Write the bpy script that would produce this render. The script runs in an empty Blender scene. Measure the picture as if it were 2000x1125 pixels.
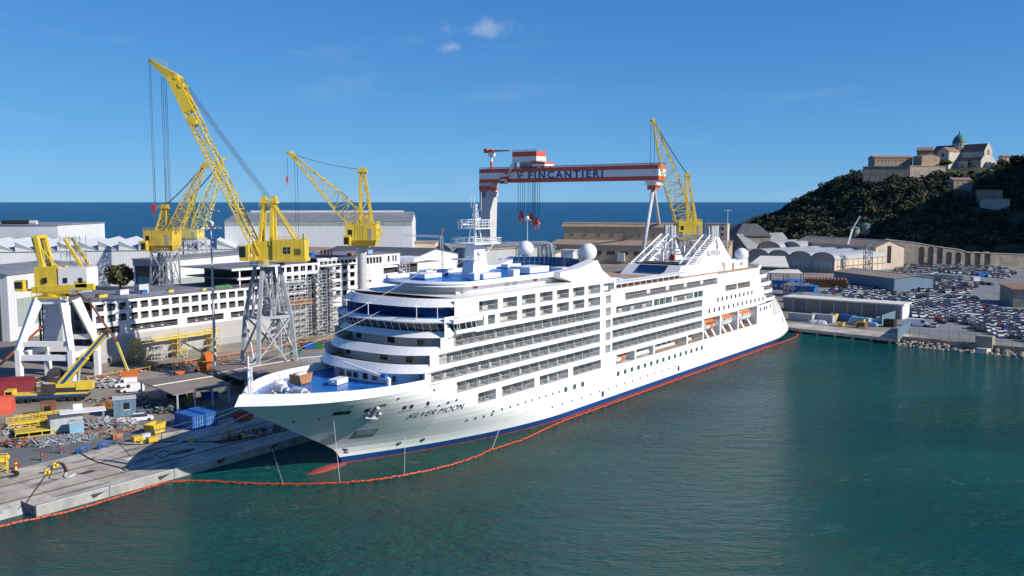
import bpy, math, random, bisect
import numpy as np
from mathutils import Vector, Matrix
R=math.radians
SC=bpy.context.scene
COL=SC.collection
# ---------------------------------------------------------------- camera, sky, sun, exposure
FPX=1750.0; CAMH=44.7; PITCH=math.atan(168.5/FPX)
cam=bpy.data.cameras.new('camera'); camo=bpy.data.objects.new('camera',cam); COL.objects.link(camo)
cam.sensor_width=36.0; cam.lens=FPX/2000*36; cam.clip_start=1.0; cam.clip_end=90000
camo.location=(0,0,CAMH); camo.rotation_euler=(math.pi/2-PITCH,0,0)
SC.camera=camo
SUN_EL=R(30); SUN_AZ=R(-23)          # azimuth from +X towards +Y
world=bpy.data.worlds.new('World'); SC.world=world; world.use_nodes=True
wn=world.node_tree; wn.nodes.clear()
sky=wn.nodes.new('ShaderNodeTexSky'); sky.sky_type='NISHITA'; sky.sun_disc=False
sky.sun_elevation=SUN_EL; sky.sun_rotation=math.pi/2-SUN_AZ
sky.altitude=0; sky.air_density=.52; sky.dust_density=0; sky.ozone_density=10
def W(t,**k):
    n=wn.nodes.new(t)
    for a,b in k.items(): setattr(n,a,b)
    return n
tc=W('ShaderNodeTexCoord'); sep=W('ShaderNodeSeparateXYZ'); wn.links.new(tc.outputs['Generated'],sep.inputs[0])
# thin high cirrus: stretched noise over the whole dome
mp=W('ShaderNodeMapping'); mp.inputs['Scale'].default_value=(3,3,16); mp.inputs['Location'].default_value=(0.35,0.1,0.2)
wn.links.new(tc.outputs['Generated'],mp.inputs[0])
nz=W('ShaderNodeTexNoise'); nz.inputs['Scale'].default_value=1.6; nz.inputs['Detail'].default_value=7; nz.inputs['Roughness'].default_value=.58
wn.links.new(mp.outputs[0],nz.inputs['Vector'])
rm=W('ShaderNodeMapRange'); rm.inputs[1].default_value=.58; rm.inputs[2].default_value=1.0; rm.inputs[3].default_value=0; rm.inputs[4].default_value=.22
wn.links.new(nz.outputs[0],rm.inputs[0])
mx=W('ShaderNodeMix',data_type='RGBA'); mx.inputs[7].default_value=(5.6,5.9,6.3,1)
# one small wisp high over the gantry: noise broken cloud round a fixed direction of the sky
def wisp(dirv,rad,stretch,amt):
    sb=W('ShaderNodeVectorMath',operation='SUBTRACT'); sb.inputs[1].default_value=dirv; wn.links.new(tc.outputs['Generated'],sb.inputs[0])
    m2=W('ShaderNodeMapping'); m2.inputs['Scale'].default_value=stretch; m2.inputs['Rotation'].default_value=(0,R(-28),0); wn.links.new(sb.outputs[0],m2.inputs[0])
    ln=W('ShaderNodeVectorMath',operation='LENGTH'); wn.links.new(m2.outputs[0],ln.inputs[0])
    n2=W('ShaderNodeTexNoise'); n2.inputs['Scale'].default_value=34; n2.inputs['Detail'].default_value=6; n2.inputs['Roughness'].default_value=.65; wn.links.new(tc.outputs['Generated'],n2.inputs['Vector'])
    ad=W('ShaderNodeMath',operation='MULTIPLY_ADD'); wn.links.new(n2.outputs[0],ad.inputs[0]); ad.inputs[1].default_value=-rad*1.7; wn.links.new(ln.outputs['Value'],ad.inputs[2])
    r2=W('ShaderNodeMapRange'); r2.interpolation_type='SMOOTHSTEP'; r2.inputs[1].default_value=-rad*.25; r2.inputs[2].default_value=-rad*1.05; r2.inputs[3].default_value=0; r2.inputs[4].default_value=amt; wn.links.new(ad.outputs[0],r2.inputs[0]); return r2
w1=wisp((-.029,.982,.186),.040,(.45,1,1.9),.3); w2=wisp((-.066,.984,.166),.018,(.7,1,1.5),.28)
a1=W('ShaderNodeMath',operation='ADD',use_clamp=True); wn.links.new(rm.outputs[0],a1.inputs[0]); wn.links.new(w1.outputs[0],a1.inputs[1])
a2=W('ShaderNodeMath',operation='ADD',use_clamp=True); wn.links.new(a1.outputs[0],a2.inputs[0]); wn.links.new(w2.outputs[0],a2.inputs[1])
wn.links.new(a2.outputs[0],mx.inputs[0]); # soft shoulder on the sky radiance, the same over the whole dome, as the camera's response shows it
def vm(op,a,b):
    n=W('ShaderNodeVectorMath',operation=op)
    for i,q in enumerate((a,b)):
        if isinstance(q,tuple): n.inputs[i].default_value=q
        else: wn.links.new(q,n.inputs[i])
    return n.outputs[0]
den=vm('ADD',vm('MULTIPLY',sky.outputs[0],(.28,.28,.28)),(1,1,1))
skyc=vm('MULTIPLY',vm('DIVIDE',sky.outputs[0],den),(1.02,1.68,2.3))
wn.links.new(skyc,mx.inputs[6])
bg=W('ShaderNodeBackground'); bg.inputs[1].default_value=0.12
wn.links.new(mx.outputs[2],bg.inputs[0])
wo=W('ShaderNodeOutputWorld'); wn.links.new(bg.outputs[0],wo.inputs[0])
sl=bpy.data.lights.new('sun','SUN'); sl.energy=4.8; sl.angle=R(.53); sl.color=(1,.93,.835)
so=bpy.data.objects.new('sun',sl); COL.objects.link(so)
SUNV=Vector((math.cos(SUN_EL)*math.cos(SUN_AZ),math.cos(SUN_EL)*math.sin(SUN_AZ),math.sin(SUN_EL)))
so.rotation_euler=SUNV.to_track_quat('Z','Y').to_euler()
SC.view_settings.view_transform='Standard'; SC.view_settings.look='None'; SC.view_settings.gamma=1; SC.view_settings.exposure=0.22
# ---------------------------------------------------------------- helpers
_f=np.array([0,math.cos(PITCH),-math.sin(PITCH)]); _u=np.array([0,math.sin(PITCH),math.cos(PITCH)])
def ray(x,y): return _f+np.array([1.,0,0])*(x-1000)/FPX+_u*(562.5-y)/FPX
ZG=1.5                               # level of the yard and quays above the water
def G(x,y,z=ZG):                    # survey: picture point on the level z
    r=ray(x,y); p=np.array([0,0,CAMH])+r*(z-CAMH)/r[2]; return Vector(p)
def D(x,y,Y):                        # survey: picture point at the distance Y
    r=ray(x,y); return Vector(np.array([0,0,CAMH])+r*Y/r[1])
def lerp(a,b,t): return a+(b-a)*t
def interp(tab,x):
    xs=[q[0] for q in tab]
    if x<=xs[0]: return tab[0][1]
    if x>=xs[-1]: return tab[-1][1]
    i=bisect.bisect(xs,x)-1; (a,b),(c,d)=tab[i],tab[i+1]
    return b+(d-b)*(x-a)/(c-a)
class MB:
    def __init__(s): s.v=[]; s.f=[]; s.m=[]; s.k=0
    def add(s,vs,fs):
        o=len(s.v); s.v+=[tuple(p) for p in vs]; s.f+=[tuple(i+o for i in f) for f in fs]; s.m+=[s.k]*len(fs); return s
    def quad(s,*p): return s.add(p,[tuple(range(len(p)))])
    def box(s,x0,x1,y0,y1,z0,z1):
        return s.add([(x0,y0,z0),(x1,y0,z0),(x1,y1,z0),(x0,y1,z0),(x0,y0,z1),(x1,y0,z1),(x1,y1,z1),(x0,y1,z1)],
          [(0,3,2,1),(4,5,6,7),(0,1,5,4),(1,2,6,5),(2,3,7,6),(3,0,4,7)])
    def obox(s,c,sz,rz=0,rx=0,ry=0):
        M=Matrix.Rotation(rz,3,'Z')@Matrix.Rotation(ry,3,'Y')@Matrix.Rotation(rx,3,'X'); c=Vector(c); a,b,h=sz[0]/2,sz[1]/2,sz[2]/2
        P=[c+M@Vector((i*a,j*b,k*h)) for k in(-1,1) for i,j in((-1,-1),(1,-1),(1,1),(-1,1))]
        return s.add(P,[(0,3,2,1),(4,5,6,7),(0,1,5,4),(1,2,6,5),(2,3,7,6),(3,0,4,7)])
    def bar(s,p,q,w,h=None,w2=None,h2=None):
        p,q=Vector(p),Vector(q); h=h or w; w2=w2 or w; h2=h2 or h*w2/w; d=(q-p)
        if d.length<1e-6: return s
        d.normalize(); up=Vector((0,0,1)) if abs(d.z)<.95 else Vector((0,1,0))
        a=d.cross(up).normalized(); b=a.cross(d).normalized()
        P=[p+a*w/2*i+b*h/2*j for i,j in((-1,-1),(1,-1),(1,1),(-1,1))]+[q+a*w2/2*i+b*h2/2*j for i,j in((-1,-1),(1,-1),(1,1),(-1,1))]
        return s.add(P,[(0,3,2,1),(4,5,6,7),(0,1,5,4),(1,2,6,5),(2,3,7,6),(3,0,4,7)])
    def tube(s,p,q,r,r2=None,n=8,cap=True):
        p,q=Vector(p),Vector(q); r2=r if r2 is None else r2; d=(q-p).normalized(); up=Vector((0,0,1)) if abs(d.z)<.95 else Vector((0,1,0))
        a=d.cross(up).normalized(); b=a.cross(d).normalized(); P=[]
        for c,rr in((p,r),(q,r2)):
            P+=[c+(a*math.cos(t)+b*math.sin(t))*rr for t in(2*math.pi*i/n for i in range(n))]
        F=[(i,(i+1)%n,n+(i+1)%n,n+i) for i in range(n)]
        if cap: F+=[tuple(range(n))[::-1],tuple(range(n,2*n))]
        return s.add(P,F)
    def path(s,pts,r,n=5):
        for a,b in zip(pts,pts[1:]): s.tube(a,b,r,n=n,cap=False)
        return s
    def prism(s,poly,z0,z1,top=None):
        n=len(poly); t=top or poly
        return s.add([(x,y,z0) for x,y in poly]+[(x,y,z1) for x,y in t],[tuple(range(n))[::-1],tuple(range(n,2*n))]+[(i,(i+1)%n,n+(i+1)%n,n+i) for i in range(n)])
    def lathe(s,prof,c=(0,0,0),n=16):
        c=Vector(c); P=[];m=len(prof)
        for r,z in prof: P+=[c+Vector((r*math.cos(2*math.pi*i/n),r*math.sin(2*math.pi*i/n),z)) for i in range(n)]
        F=[(j*n+i,j*n+(i+1)%n,(j+1)*n+(i+1)%n,(j+1)*n+i) for j in range(m-1) for i in range(n)]
        return s.add(P,F)
    def ball(s,c,r,n=16,m=9,sz=1):
        return s.lathe([(max(1e-3,r*math.sin(math.pi*j/m)),-r*sz*math.cos(math.pi*j/m)) for j in range(m+1)],c,n)
    def grid(s,rows):                # rows of equal-length point lists
        m=len(rows[0]); o=[p for r in rows for p in r]
        return s.add(o,[(j*m+i,j*m+i+1,(j+1)*m+i+1,(j+1)*m+i) for j in range(len(rows)-1) for i in range(m-1)])
    def lattice(s,p,q,w0,d0,w1,d1,n,r,rd=None,up=None,tube=False):   # four chord truss
        p,q=Vector(p),Vector(q); d=(q-p).normalized(); up=Vector(up or (0,0,1)); rd=rd or r*.6
        a=d.cross(up).normalized(); b=a.cross(d).normalized()
        st=[]
        for i in range(n+1):
            t=i/n; c=p.lerp(q,t); w=lerp(w0,w1,t)/2; h=lerp(d0,d1,t)/2
            st.append([c+a*w*x+b*h*y for x,y in((-1,-1),(1,-1),(1,1),(-1,1))])
        for k in range(4): s.bar(st[0][k],st[-1][k],r)
        for i in range(n):
            for k in range(4):
                k2=(k+1)%4
                s.bar(st[i][k] if (i+k)%2 else st[i][k2],st[i+1][k2] if (i+k)%2 else st[i+1][k],rd)
                s.bar(st[i+1][k],st[i+1][k2],rd)
        return s
    def build(s,name,mat,parent=None,smooth=False,loc=None,rz=0):
        me=bpy.data.meshes.new(name); me.from_pydata(s.v,[],s.f)
        for x in (mat if isinstance(mat,(list,tuple)) else [mat]): me.materials.append(M[x])
        if any(s.m): me.polygons.foreach_set('material_index',s.m)
        if smooth: me.polygons.foreach_set('use_smooth',[True]*len(s.f))
        me.update(); return put(name,me,parent,loc,rz)
def put(name,me,parent=None,loc=None,rz=0):
    o=bpy.data.objects.new(name,me); COL.objects.link(o)
    if parent: o.parent=parent
    if loc is not None: o.location=loc
    if rz: o.rotation_euler=(0,0,rz)
    return o
def tag(o,label,cat,group=None):
    o['label']=label; o['category']=cat
    if group: o['group']=group
    return o
def thing(name,label,cat,loc=(0,0,0),rz=0,group=None):
    o=bpy.data.objects.new(name,None); COL.objects.link(o); o.location=loc; o.rotation_euler=(0,0,rz); o.empty_display_size=.5
    return tag(o,label,cat,group)
def struct(o): o['kind']='structure'; return o
def stuff(o,label=None,cat=None):
    o['kind']='stuff'
    if label: tag(o,label,cat)
    return o
def dup(root,loc,rz=0,label=None,group=None):
    r=root.copy(); COL.objects.link(r); r.location=loc; r.rotation_euler=(0,0,rz)
    if label: r['label']=label
    if group: r['group']=group
    for ch in list(root.children):
        c=ch.copy(); COL.objects.link(c); c.parent=r
        for g in list(ch.children):
            e=g.copy(); COL.objects.link(e); e.parent=c
    return r
# ---------------------------------------------------------------- materials
M={}
def mat(name,col,rough=.6,metal=0,var=.12,scale=.6,bump=0,spec=.4,streak=0,bscale=None,objcol=False,col2=None,detail=6,world=False):
    m=bpy.data.materials.new(name); m.use_nodes=True; nt=m.node_tree; N=nt.nodes; L=nt.links; b=N['Principled BSDF']
    b.inputs['Roughness'].default_value=rough; b.inputs['Metallic'].default_value=metal; b.inputs['Specular IOR Level'].default_value=spec
    tc=N.new('ShaderNodeTexCoord'); src=tc.outputs['Object']
    if world:
        gm=N.new('ShaderNodeNewGeometry'); src=gm.outputs['Position']
    nz=N.new('ShaderNodeTexNoise'); nz.inputs['Scale'].default_value=scale; nz.inputs['Detail'].default_value=detail; nz.inputs['Roughness'].default_value=.6
    if streak:
        mp=N.new('ShaderNodeMapping'); mp.inputs['Scale'].default_value=(1,1,streak); L.new(src,mp.inputs[0]); L.new(mp.outputs[0],nz.inputs['Vector'])
    else: L.new(src,nz.inputs['Vector'])
    c=tuple(col)+(1,)
    mr=N.new('ShaderNodeMapRange'); mr.inputs[1].default_value=.3; mr.inputs[2].default_value=.7
    L.new(nz.outputs[0],mr.inputs[0])
    mx=N.new('ShaderNodeMix'); mx.data_type='RGBA'
    if col2: mx.inputs[6].default_value=c; mx.inputs[7].default_value=tuple(col2)+(1,)
    else:
        mx.inputs[6].default_value=tuple(x*(1-var) for x in col)+(1,); mx.inputs[7].default_value=tuple(min(1,x*(1+var)) for x in col)+(1,)
    L.new(mr.outputs[0],mx.inputs[0]); out=mx.outputs[2]
    if objcol:
        oi=N.new('ShaderNodeObjectInfo'); mu=N.new('ShaderNodeMix'); mu.data_type='RGBA'; mu.blend_type='MULTIPLY'; mu.inputs[0].default_value=1
        L.new(out,mu.inputs[6]); L.new(oi.outputs['Color'],mu.inputs[7]); out=mu.outputs[2]
    L.new(out,b.inputs['Base Color'])
    if bump:
        n2=N.new('ShaderNodeTexNoise'); n2.inputs['Scale'].default_value=bscale or scale*4; n2.inputs['Detail'].default_value=4; L.new(src,n2.inputs['Vector'])
        bp=N.new('ShaderNodeBump'); bp.inputs['Strength'].default_value=bump; bp.inputs['Distance'].default_value=.2
        L.new(n2.outputs[0],bp.inputs['Height']); L.new(bp.outputs[0],b.inputs['Normal'])
    M[name]=m; return m
mat('white',(.80,.80,.79),.42,var=.03,scale=.25)
mat('hullwhite',(.82,.825,.82),.4,var=.035,scale=.5,streak=.18)
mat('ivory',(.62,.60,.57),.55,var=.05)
mat('blue_boot',(.010,.055,.20),.35,var=.1)
mat('red_boot',(.28,.055,.045),.5,var=.25,scale=.8)
mat('navy',(.012,.02,.075),.4)
mat('logo_grey',(.16,.18,.24),.4)
mat('deck_blue',(.012,.15,.50),.3,var=.15,scale=.4)
mat('teak',(.42,.27,.16),.65,var=.15)
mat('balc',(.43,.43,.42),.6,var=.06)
mat('divider',(.46,.47,.465),.5,var=.05)
mat('glass',(.015,.022,.028),.08,var=.2,spec=.7)
mat('glass_blue',(.008,.035,.10),.06,var=.25,scale=.15,spec=.8)
mat('glass_green',(.05,.10,.09),.1,var=.3,spec=.7)
mat('railing',(.5,.5,.5),.4)
mat('black',(.02,.02,.022),.6)
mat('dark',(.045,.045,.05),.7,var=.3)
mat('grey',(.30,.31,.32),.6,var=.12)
mat('lgrey',(.52,.53,.54),.55,var=.08)
mat('steel',(.38,.40,.42),.45,var=.15,scale=.4)
mat('steel_dark',(.16,.17,.18),.5,var=.2)
mat('yellow',(.70,.51,.05),.5,var=.17,scale=.5,streak=.3)
mat('yellow_pale',(.62,.55,.16),.55,var=.12,scale=.3)
mat('yellow_worn',(.60,.42,.05),.6,var=.25,scale=.5)
mat('orange',(.60,.15,.035),.5,var=.15)
mat('boom_orange',(.50,.06,.02),.5,var=.2,scale=2)
mat('red',(.48,.03,.025),.5,var=.15)
mat('redpaint',(.62,.105,.06),.55,var=.10,scale=.3)
mat('rust',(.20,.085,.045),.8,var=.4,scale=.8)
mat('green',(.02,.16,.06),.5,var=.2)
mat('teal',(.02,.20,.22),.5,var=.2)
mat('blue',(.015,.12,.42),.45,var=.15)
mat('ltblue',(.22,.42,.55),.5,var=.15)
mat('rope',(.55,.56,.58),.8)
mat('cable',(.03,.035,.045),.6)
mat('tyre',(.02,.02,.02),.8)
mat('shed_white',(.66,.68,.70),.55,var=.06,scale=.08,streak=.2)
mat('shed_grey',(.42,.45,.46),.6,var=.10,scale=.1,streak=.2)
mat('shed_green',(.33,.38,.36),.6,var=.08,scale=.2,streak=.2)
mat('roof_grey',(.24,.255,.27),.6,var=.2,scale=.12)
mat('roof_dark',(.10,.105,.115),.7,var=.25,scale=.2)
mat('roof_tan',(.33,.26,.20),.75,var=.2,scale=.15)
mat('roof_cream',(.74,.70,.60),.6,var=.08,scale=.3)
mat('roof_brown',(.25,.21,.18),.75,var=.15,scale=.4)
mat('beige',(.44,.35,.24),.75,var=.12,scale=.15)
mat('cream',(.60,.49,.37),.75,var=.10,scale=.15)
mat('shed_blue',(.13,.22,.30),.6,var=.10,scale=.2)
mat('concrete',(.36,.335,.295),.85,var=.22,scale=.35,bump=.15)
mat('quay_wall',(.36,.355,.33),.85,var=.3,scale=.4,streak=.35,bump=.2)
mat('asphalt',(.085,.085,.088),.9,var=.25,scale=.12,world=True)
mat('stone',(.30,.265,.22),.9,var=.35,scale=.25,bump=.4)
mat('stone_white',(.50,.47,.42),.85,var=.15,scale=.2,bump=.2)
mat('brick',(.36,.275,.205),.85,var=.25,scale=.2,bump=.2)
mat('tile',(.26,.15,.10),.85,var=.2,scale=.5)
mat('copper',(.055,.17,.16),.6,var=.2,scale=.4)
mat('rock',(.34,.29,.235),.9,var=.3,scale=.5,bump=.5,bscale=2)
mat('brown',(.22,.10,.045),.6)
mat('wood',(.38,.20,.09),.75,var=.2)
mat('tarp',(.58,.60,.62),.6,var=.1)
mat('ground',(.25,.22,.185),.9,var=.3,scale=.06,world=True)
mat('apron',(.45,.405,.335),.9,var=.38,scale=.22,world=True,bump=.1,bscale=1.5)
mat('road',(.155,.155,.155),.9,var=.18,scale=.12,world=True)
mat('carpark',(.20,.205,.21),.9,var=.2,scale=.08,world=True)
mat('deck_new',(.20,.19,.225),.8,var=.3,scale=.2)
mat('shed_grey2',(.43,.43,.42),.6,var=.08,scale=.15,streak=.3)
mat('roof_silver',(.42,.44,.46),.5,var=.15,scale=.1)
mat('shed_wood',(.27,.245,.21),.75,var=.15,scale=.3,streak=.3)
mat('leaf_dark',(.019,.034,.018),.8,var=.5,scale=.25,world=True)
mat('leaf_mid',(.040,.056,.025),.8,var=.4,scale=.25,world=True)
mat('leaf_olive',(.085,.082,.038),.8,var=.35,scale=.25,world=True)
mat('bark',(.09,.065,.045),.9)
mat('hill',(.035,.042,.02),.95,var=.4,scale=.03,world=True,col2=(.075,.07,.04))
mat('carpaint',(1,1,1),.28,var=0,spec=.6,objcol=True)
mat('sign_blue',(.01,.08,.28),.5)
mat('skin',(.45,.26,.18),.6)
mat('cloth_navy',(.015,.02,.05),.8)
mat('cloth_hi',(.75,.28,.03),.7)
mat('oil',(.06,.055,.05),.6,var=.4,scale=.6)
mat('patch',(.25,.22,.185),.85,var=.3,scale=.3)
mat('maroon',(.20,.025,.03),.5,var=.2,scale=.3)
mat('primer',(.70,.715,.73),.6,var=.16,scale=.35,streak=.5,bump=.05)
def plating(m,sx,sz,amt):                # faint plate seams and weld ripple
    nt=m.node_tree; N=nt.nodes; Lk=nt.links; b=N['Principled BSDF']; tcn=N.new('ShaderNodeTexCoord'); sp=N.new('ShaderNodeSeparateXYZ'); cb=N.new('ShaderNodeCombineXYZ'); Lk.new(tcn.outputs['Object'],sp.inputs[0]); Lk.new(sp.outputs[0],cb.inputs[0]); Lk.new(sp.outputs[2],cb.inputs[1])
    br=N.new('ShaderNodeTexBrick'); br.inputs['Scale'].default_value=1; br.inputs['Brick Width'].default_value=sx; br.inputs['Row Height'].default_value=sz; br.inputs['Mortar Size'].default_value=.035; br.inputs['Mortar Smooth'].default_value=.6; Lk.new(cb.outputs[0],br.inputs['Vector'])
    src=b.inputs['Base Color'].links[0].from_socket; mxn=N.new('ShaderNodeMix'); mxn.data_type='RGBA'; mxn.blend_type='MULTIPLY'; mxn.inputs[0].default_value=amt
    br.inputs['Color1'].default_value=(1,1,1,1); br.inputs['Color2'].default_value=(.93,.93,.925,1); br.inputs['Mortar'].default_value=(.62,.62,.60,1); Lk.new(src,mxn.inputs[6]); Lk.new(br.outputs['Color'],mxn.inputs[7]); Lk.new(mxn.outputs[2],b.inputs['Base Color'])
    nz=N.new('ShaderNodeTexNoise'); nz.inputs['Scale'].default_value=.55; nz.inputs['Detail'].default_value=2; Lk.new(tcn.outputs['Object'],nz.inputs['Vector']); bp=N.new('ShaderNodeBump'); bp.inputs['Strength'].default_value=.35; bp.inputs['Distance'].default_value=.06; Lk.new(nz.outputs[0],bp.inputs['Height']); Lk.new(bp.outputs[0],b.inputs['Normal'])
plating(M['hullwhite'],9,2.4,.22); plating(M['primer'],4,1.4,.8); plating(M['shed_grey2'],6,2.2,.7)
def ribs(m,width,amt):                   # profiled sheet cladding: regular vertical ribs
    nt=m.node_tree; N=nt.nodes; Lk=nt.links; b=N['Principled BSDF']; tcn=N.new('ShaderNodeTexCoord'); wv=N.new('ShaderNodeTexWave'); wv.wave_type='BANDS'; wv.bands_direction='DIAGONAL'; wv.inputs['Scale'].default_value=1/width; mp=N.new('ShaderNodeMapping'); mp.inputs['Scale'].default_value=(1,1,0); Lk.new(tcn.outputs['Object'],mp.inputs[0]); Lk.new(mp.outputs[0],wv.inputs['Vector'])
    src=b.inputs['Base Color'].links[0].from_socket; mxn=N.new('ShaderNodeMix'); mxn.data_type='RGBA'; mxn.blend_type='MULTIPLY'; mxn.inputs[0].default_value=amt; Lk.new(src,mxn.inputs[6]); Lk.new(wv.outputs['Color'],mxn.inputs[7]); Lk.new(mxn.outputs[2],b.inputs['Base Color'])
for q in ('shed_white','shed_grey','shed_green','shed_blue','roof_grey','roof_silver','roof_tan','roof_brown','roof_dark'): ribs(M[q],2.2,.13)
mat('curtain',(.55,.52,.46),.7)
mat('hangar_gable_shade',(.36,.32,.265),.7,var=.12,scale=.2,streak=.3)  # grey-brown hangar gables, the shade on the fronts put into the colour
mat('dull_white',(.40,.40,.39),.8,var=.2)
mat('dull_orange',(.36,.13,.05),.8,var=.3)
mat('dull_blue',(.07,.12,.20),.8,var=.3)
mat('dull_green',(.06,.13,.09),.8,var=.3)
mat('dull_yellow',(.40,.28,.05),.8,var=.3)
mat('car_glass',(.045,.05,.058),.15,var=.2,spec=.6)
# ---------------------------------------------------------------- survey frame of the quay and the moored ship
SA=R(53.73); SD=Vector((math.cos(SA),math.sin(SA),0)); SN=Vector((SD.y,-SD.x,0)); SB=G(663,904,0)
def SW(s,t,z=0): return SB+SD*s+SN*t+Vector((0,0,z))
# ---------------------------------------------------------------- water
def water(name,deep,shallow,rough,spec,bump,y0):
    m=bpy.data.materials.new(name); m.use_nodes=True; nt=m.node_tree; N=nt.nodes; L=nt.links; b=N['Principled BSDF']
    b.inputs['Roughness'].default_value=rough; b.inputs['IOR'].default_value=1.33; b.inputs['Specular IOR Level'].default_value=spec
    g=N.new('ShaderNodeNewGeometry')
    def noise(sc,rot,scale,det,dist=0):
        mp=N.new('ShaderNodeMapping'); mp.inputs['Scale'].default_value=scale; mp.inputs['Rotation'].default_value=(0,0,rot); L.new(g.outputs['Position'],mp.inputs[0])
        n=N.new('ShaderNodeTexNoise'); n.inputs['Scale'].default_value=sc; n.inputs['Detail'].default_value=det; n.inputs['Roughness'].default_value=.55; n.inputs['Distortion'].default_value=dist
        L.new(mp.outputs[0],n.inputs['Vector']); return n
    big=noise(.012,.4,(1,2.2,1),3); mr=N.new('ShaderNodeMapRange'); mr.inputs[1].default_value=.35; mr.inputs[2].default_value=.68; L.new(big.outputs[0],mr.inputs[0])
    mx=N.new('ShaderNodeMix'); mx.data_type='RGBA'; mx.inputs[6].default_value=deep+(1,); mx.inputs[7].default_value=shallow+(1,); L.new(mr.outputs[0],mx.inputs[0])
    # thin drifting foam lines
    fo=noise(.028,R(35),(1,3.2,1),5,.6); fa=N.new('ShaderNodeMath'); fa.operation='SUBTRACT'; L.new(fo.outputs[0],fa.inputs[0]); fa.inputs[1].default_value=.5; fb=N.new('ShaderNodeMath'); fb.operation='ABSOLUTE'; L.new(fa.outputs[0],fb.inputs[0])
    fr_=N.new('ShaderNodeMapRange'); fr_.inputs[1].default_value=.0035; fr_.inputs[2].default_value=.0; fr_.inputs[4].default_value=1; L.new(fb.outputs[0],fr_.inputs[0])
    fm=noise(.09,0,(1,1,1),4); fm2=N.new('ShaderNodeMapRange'); fm2.inputs[1].default_value=.53; fm2.inputs[2].default_value=.70; fm2.inputs[4].default_value=.4; L.new(fm.outputs[0],fm2.inputs[0])
    fx=N.new('ShaderNodeMath'); fx.operation='MULTIPLY'; L.new(fr_.outputs[0],fx.inputs[0]); L.new(fm2.outputs[0],fx.inputs[1])
    fmx=N.new('ShaderNodeMix'); fmx.data_type='RGBA'; fmx.inputs[7].default_value=(.45,.55,.55,1); L.new(fx.outputs[0],fmx.inputs[0]); L.new(mx.outputs[2],fmx.inputs[6])
    L.new(fmx.outputs[2],b.inputs['Base Color'])
    n1=noise(.75,R(-12),(1,2.6,1),5,.3); n2=noise(.2,R(10),(1,2.4,1),3,.2); n3=noise(2.6,R(-30),(1,1.6,1),3)
    a=N.new('ShaderNodeMath'); a.operation='MULTIPLY_ADD'; L.new(n2.outputs[0],a.inputs[0]); a.inputs[1].default_value=1.6; L.new(n1.outputs[0],a.inputs[2])
    a2=N.new('ShaderNodeMath'); a2.operation='MULTIPLY_ADD'; L.new(n3.outputs[0],a2.inputs[0]); a2.inputs[1].default_value=.18; L.new(a.outputs[0],a2.inputs[2])
    bp=N.new('ShaderNodeBump'); wp=noise(.02,R(20),(1,1.8,1),3); wpr=N.new('ShaderNodeMapRange'); wpr.inputs[1].default_value=.35; wpr.inputs[2].default_value=.65; wpr.inputs[3].default_value=.5; wpr.inputs[4].default_value=1; L.new(wp.outputs[0],wpr.inputs[0]); L.new(wpr.outputs[0],bp.inputs['Strength']); bp.inputs['Distance'].default_value=bump; L.new(a2.outputs[0],bp.inputs['Height']); L.new(bp.outputs[0],b.inputs['Normal'])
    M[name]=m
water('harbour',(.002,.066,.066),(.009,.092,.076),.10,.13,1.0,0)
water('sea',(.002,.060,.135),(.004,.072,.15),.28,.12,.9,0)
struct(MB().quad((-2500,-1500,0),(2500,-1500,0),(2500,560,0),(-2500,560,0)).build('harbour_water','harbour'))
struct(MB().quad((-60000,560,0),(60000,560,0),(60000,80000,0),(-60000,80000,0)).build('sea','sea'))
# ---------------------------------------------------------------- land, quay, pier
QT=-15.9
c0=SW(-330,QT-3.6); c0b=SW(-44,QT-3.6); c0c=SW(-44,QT); c1=SW(206,QT); pr=G(1762,661); rr=G(2000,684); re=rr+(rr-pr).normalized()*240
shore=[c0,c0b,c0c,c1,Vector((pr.x,pr.y,0)),Vector((rr.x,rr.y,0)),Vector((re.x,re.y,0)),Vector((900,250,0)),Vector((1400,700,0)),Vector((1300,1500,0)),Vector((700,1300,0)),Vector((330,1040,0)),Vector((255,900,0)),Vector((60,900,0)),Vector((-60,830,0)),Vector((-200,860,0)),Vector((-700,860,0)),Vector((-800,300,0))]
poly=[(p.x,p.y) for p in shore]
struct(MB().prism(poly,-6,ZG).build('ground','ground' if 'ground' in M else 'concrete'))
# ---------------------------------------------------------------- cruise ship (local: x aft, -y port, z up)
ship=thing('cruise_ship','white cruise ship with blue waterline band and blue foredeck moored at the quay','cruise ship',SW(-.3,.8),SA)
HB=13.3
def P(s,t,z): return (s,-t,z)
STEM=[(-3,3.5),(-1,.9),(0,.3),(1,-.2),(2,-.8),(3,-1.8),(4.5,-4.2),(6,-7.0),(14.1,-21.3),(15.6,-20.3)]
SEND=[(-3,176),(-1,184),(0,189),(1.2,195),(2,197.5),(2.8,197.3),(8.6,191),(13.6,184.5),(16.5,178)]
def stem(z): return interp(STEM,z)
def send(z): return interp(SEND,z)
def HT(s,z):
    zz=max(0,min(z,14)); L=lerp(52,28,zz/14); p=lerp(1.75,2.7,zz/14); u=max(0,min(1,(s-stem(z))/L))
    w=HB*(1-(1-u)**p)
    e=send(z); k=max(0,min(1,(s-(e-30))/30)); w*=1-.38*k**2.8
    if z<0: w*=1+.12*z*max(0,1-s/40)
    return w
WH=['hullwhite','blue_boot','red_boot']
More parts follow.
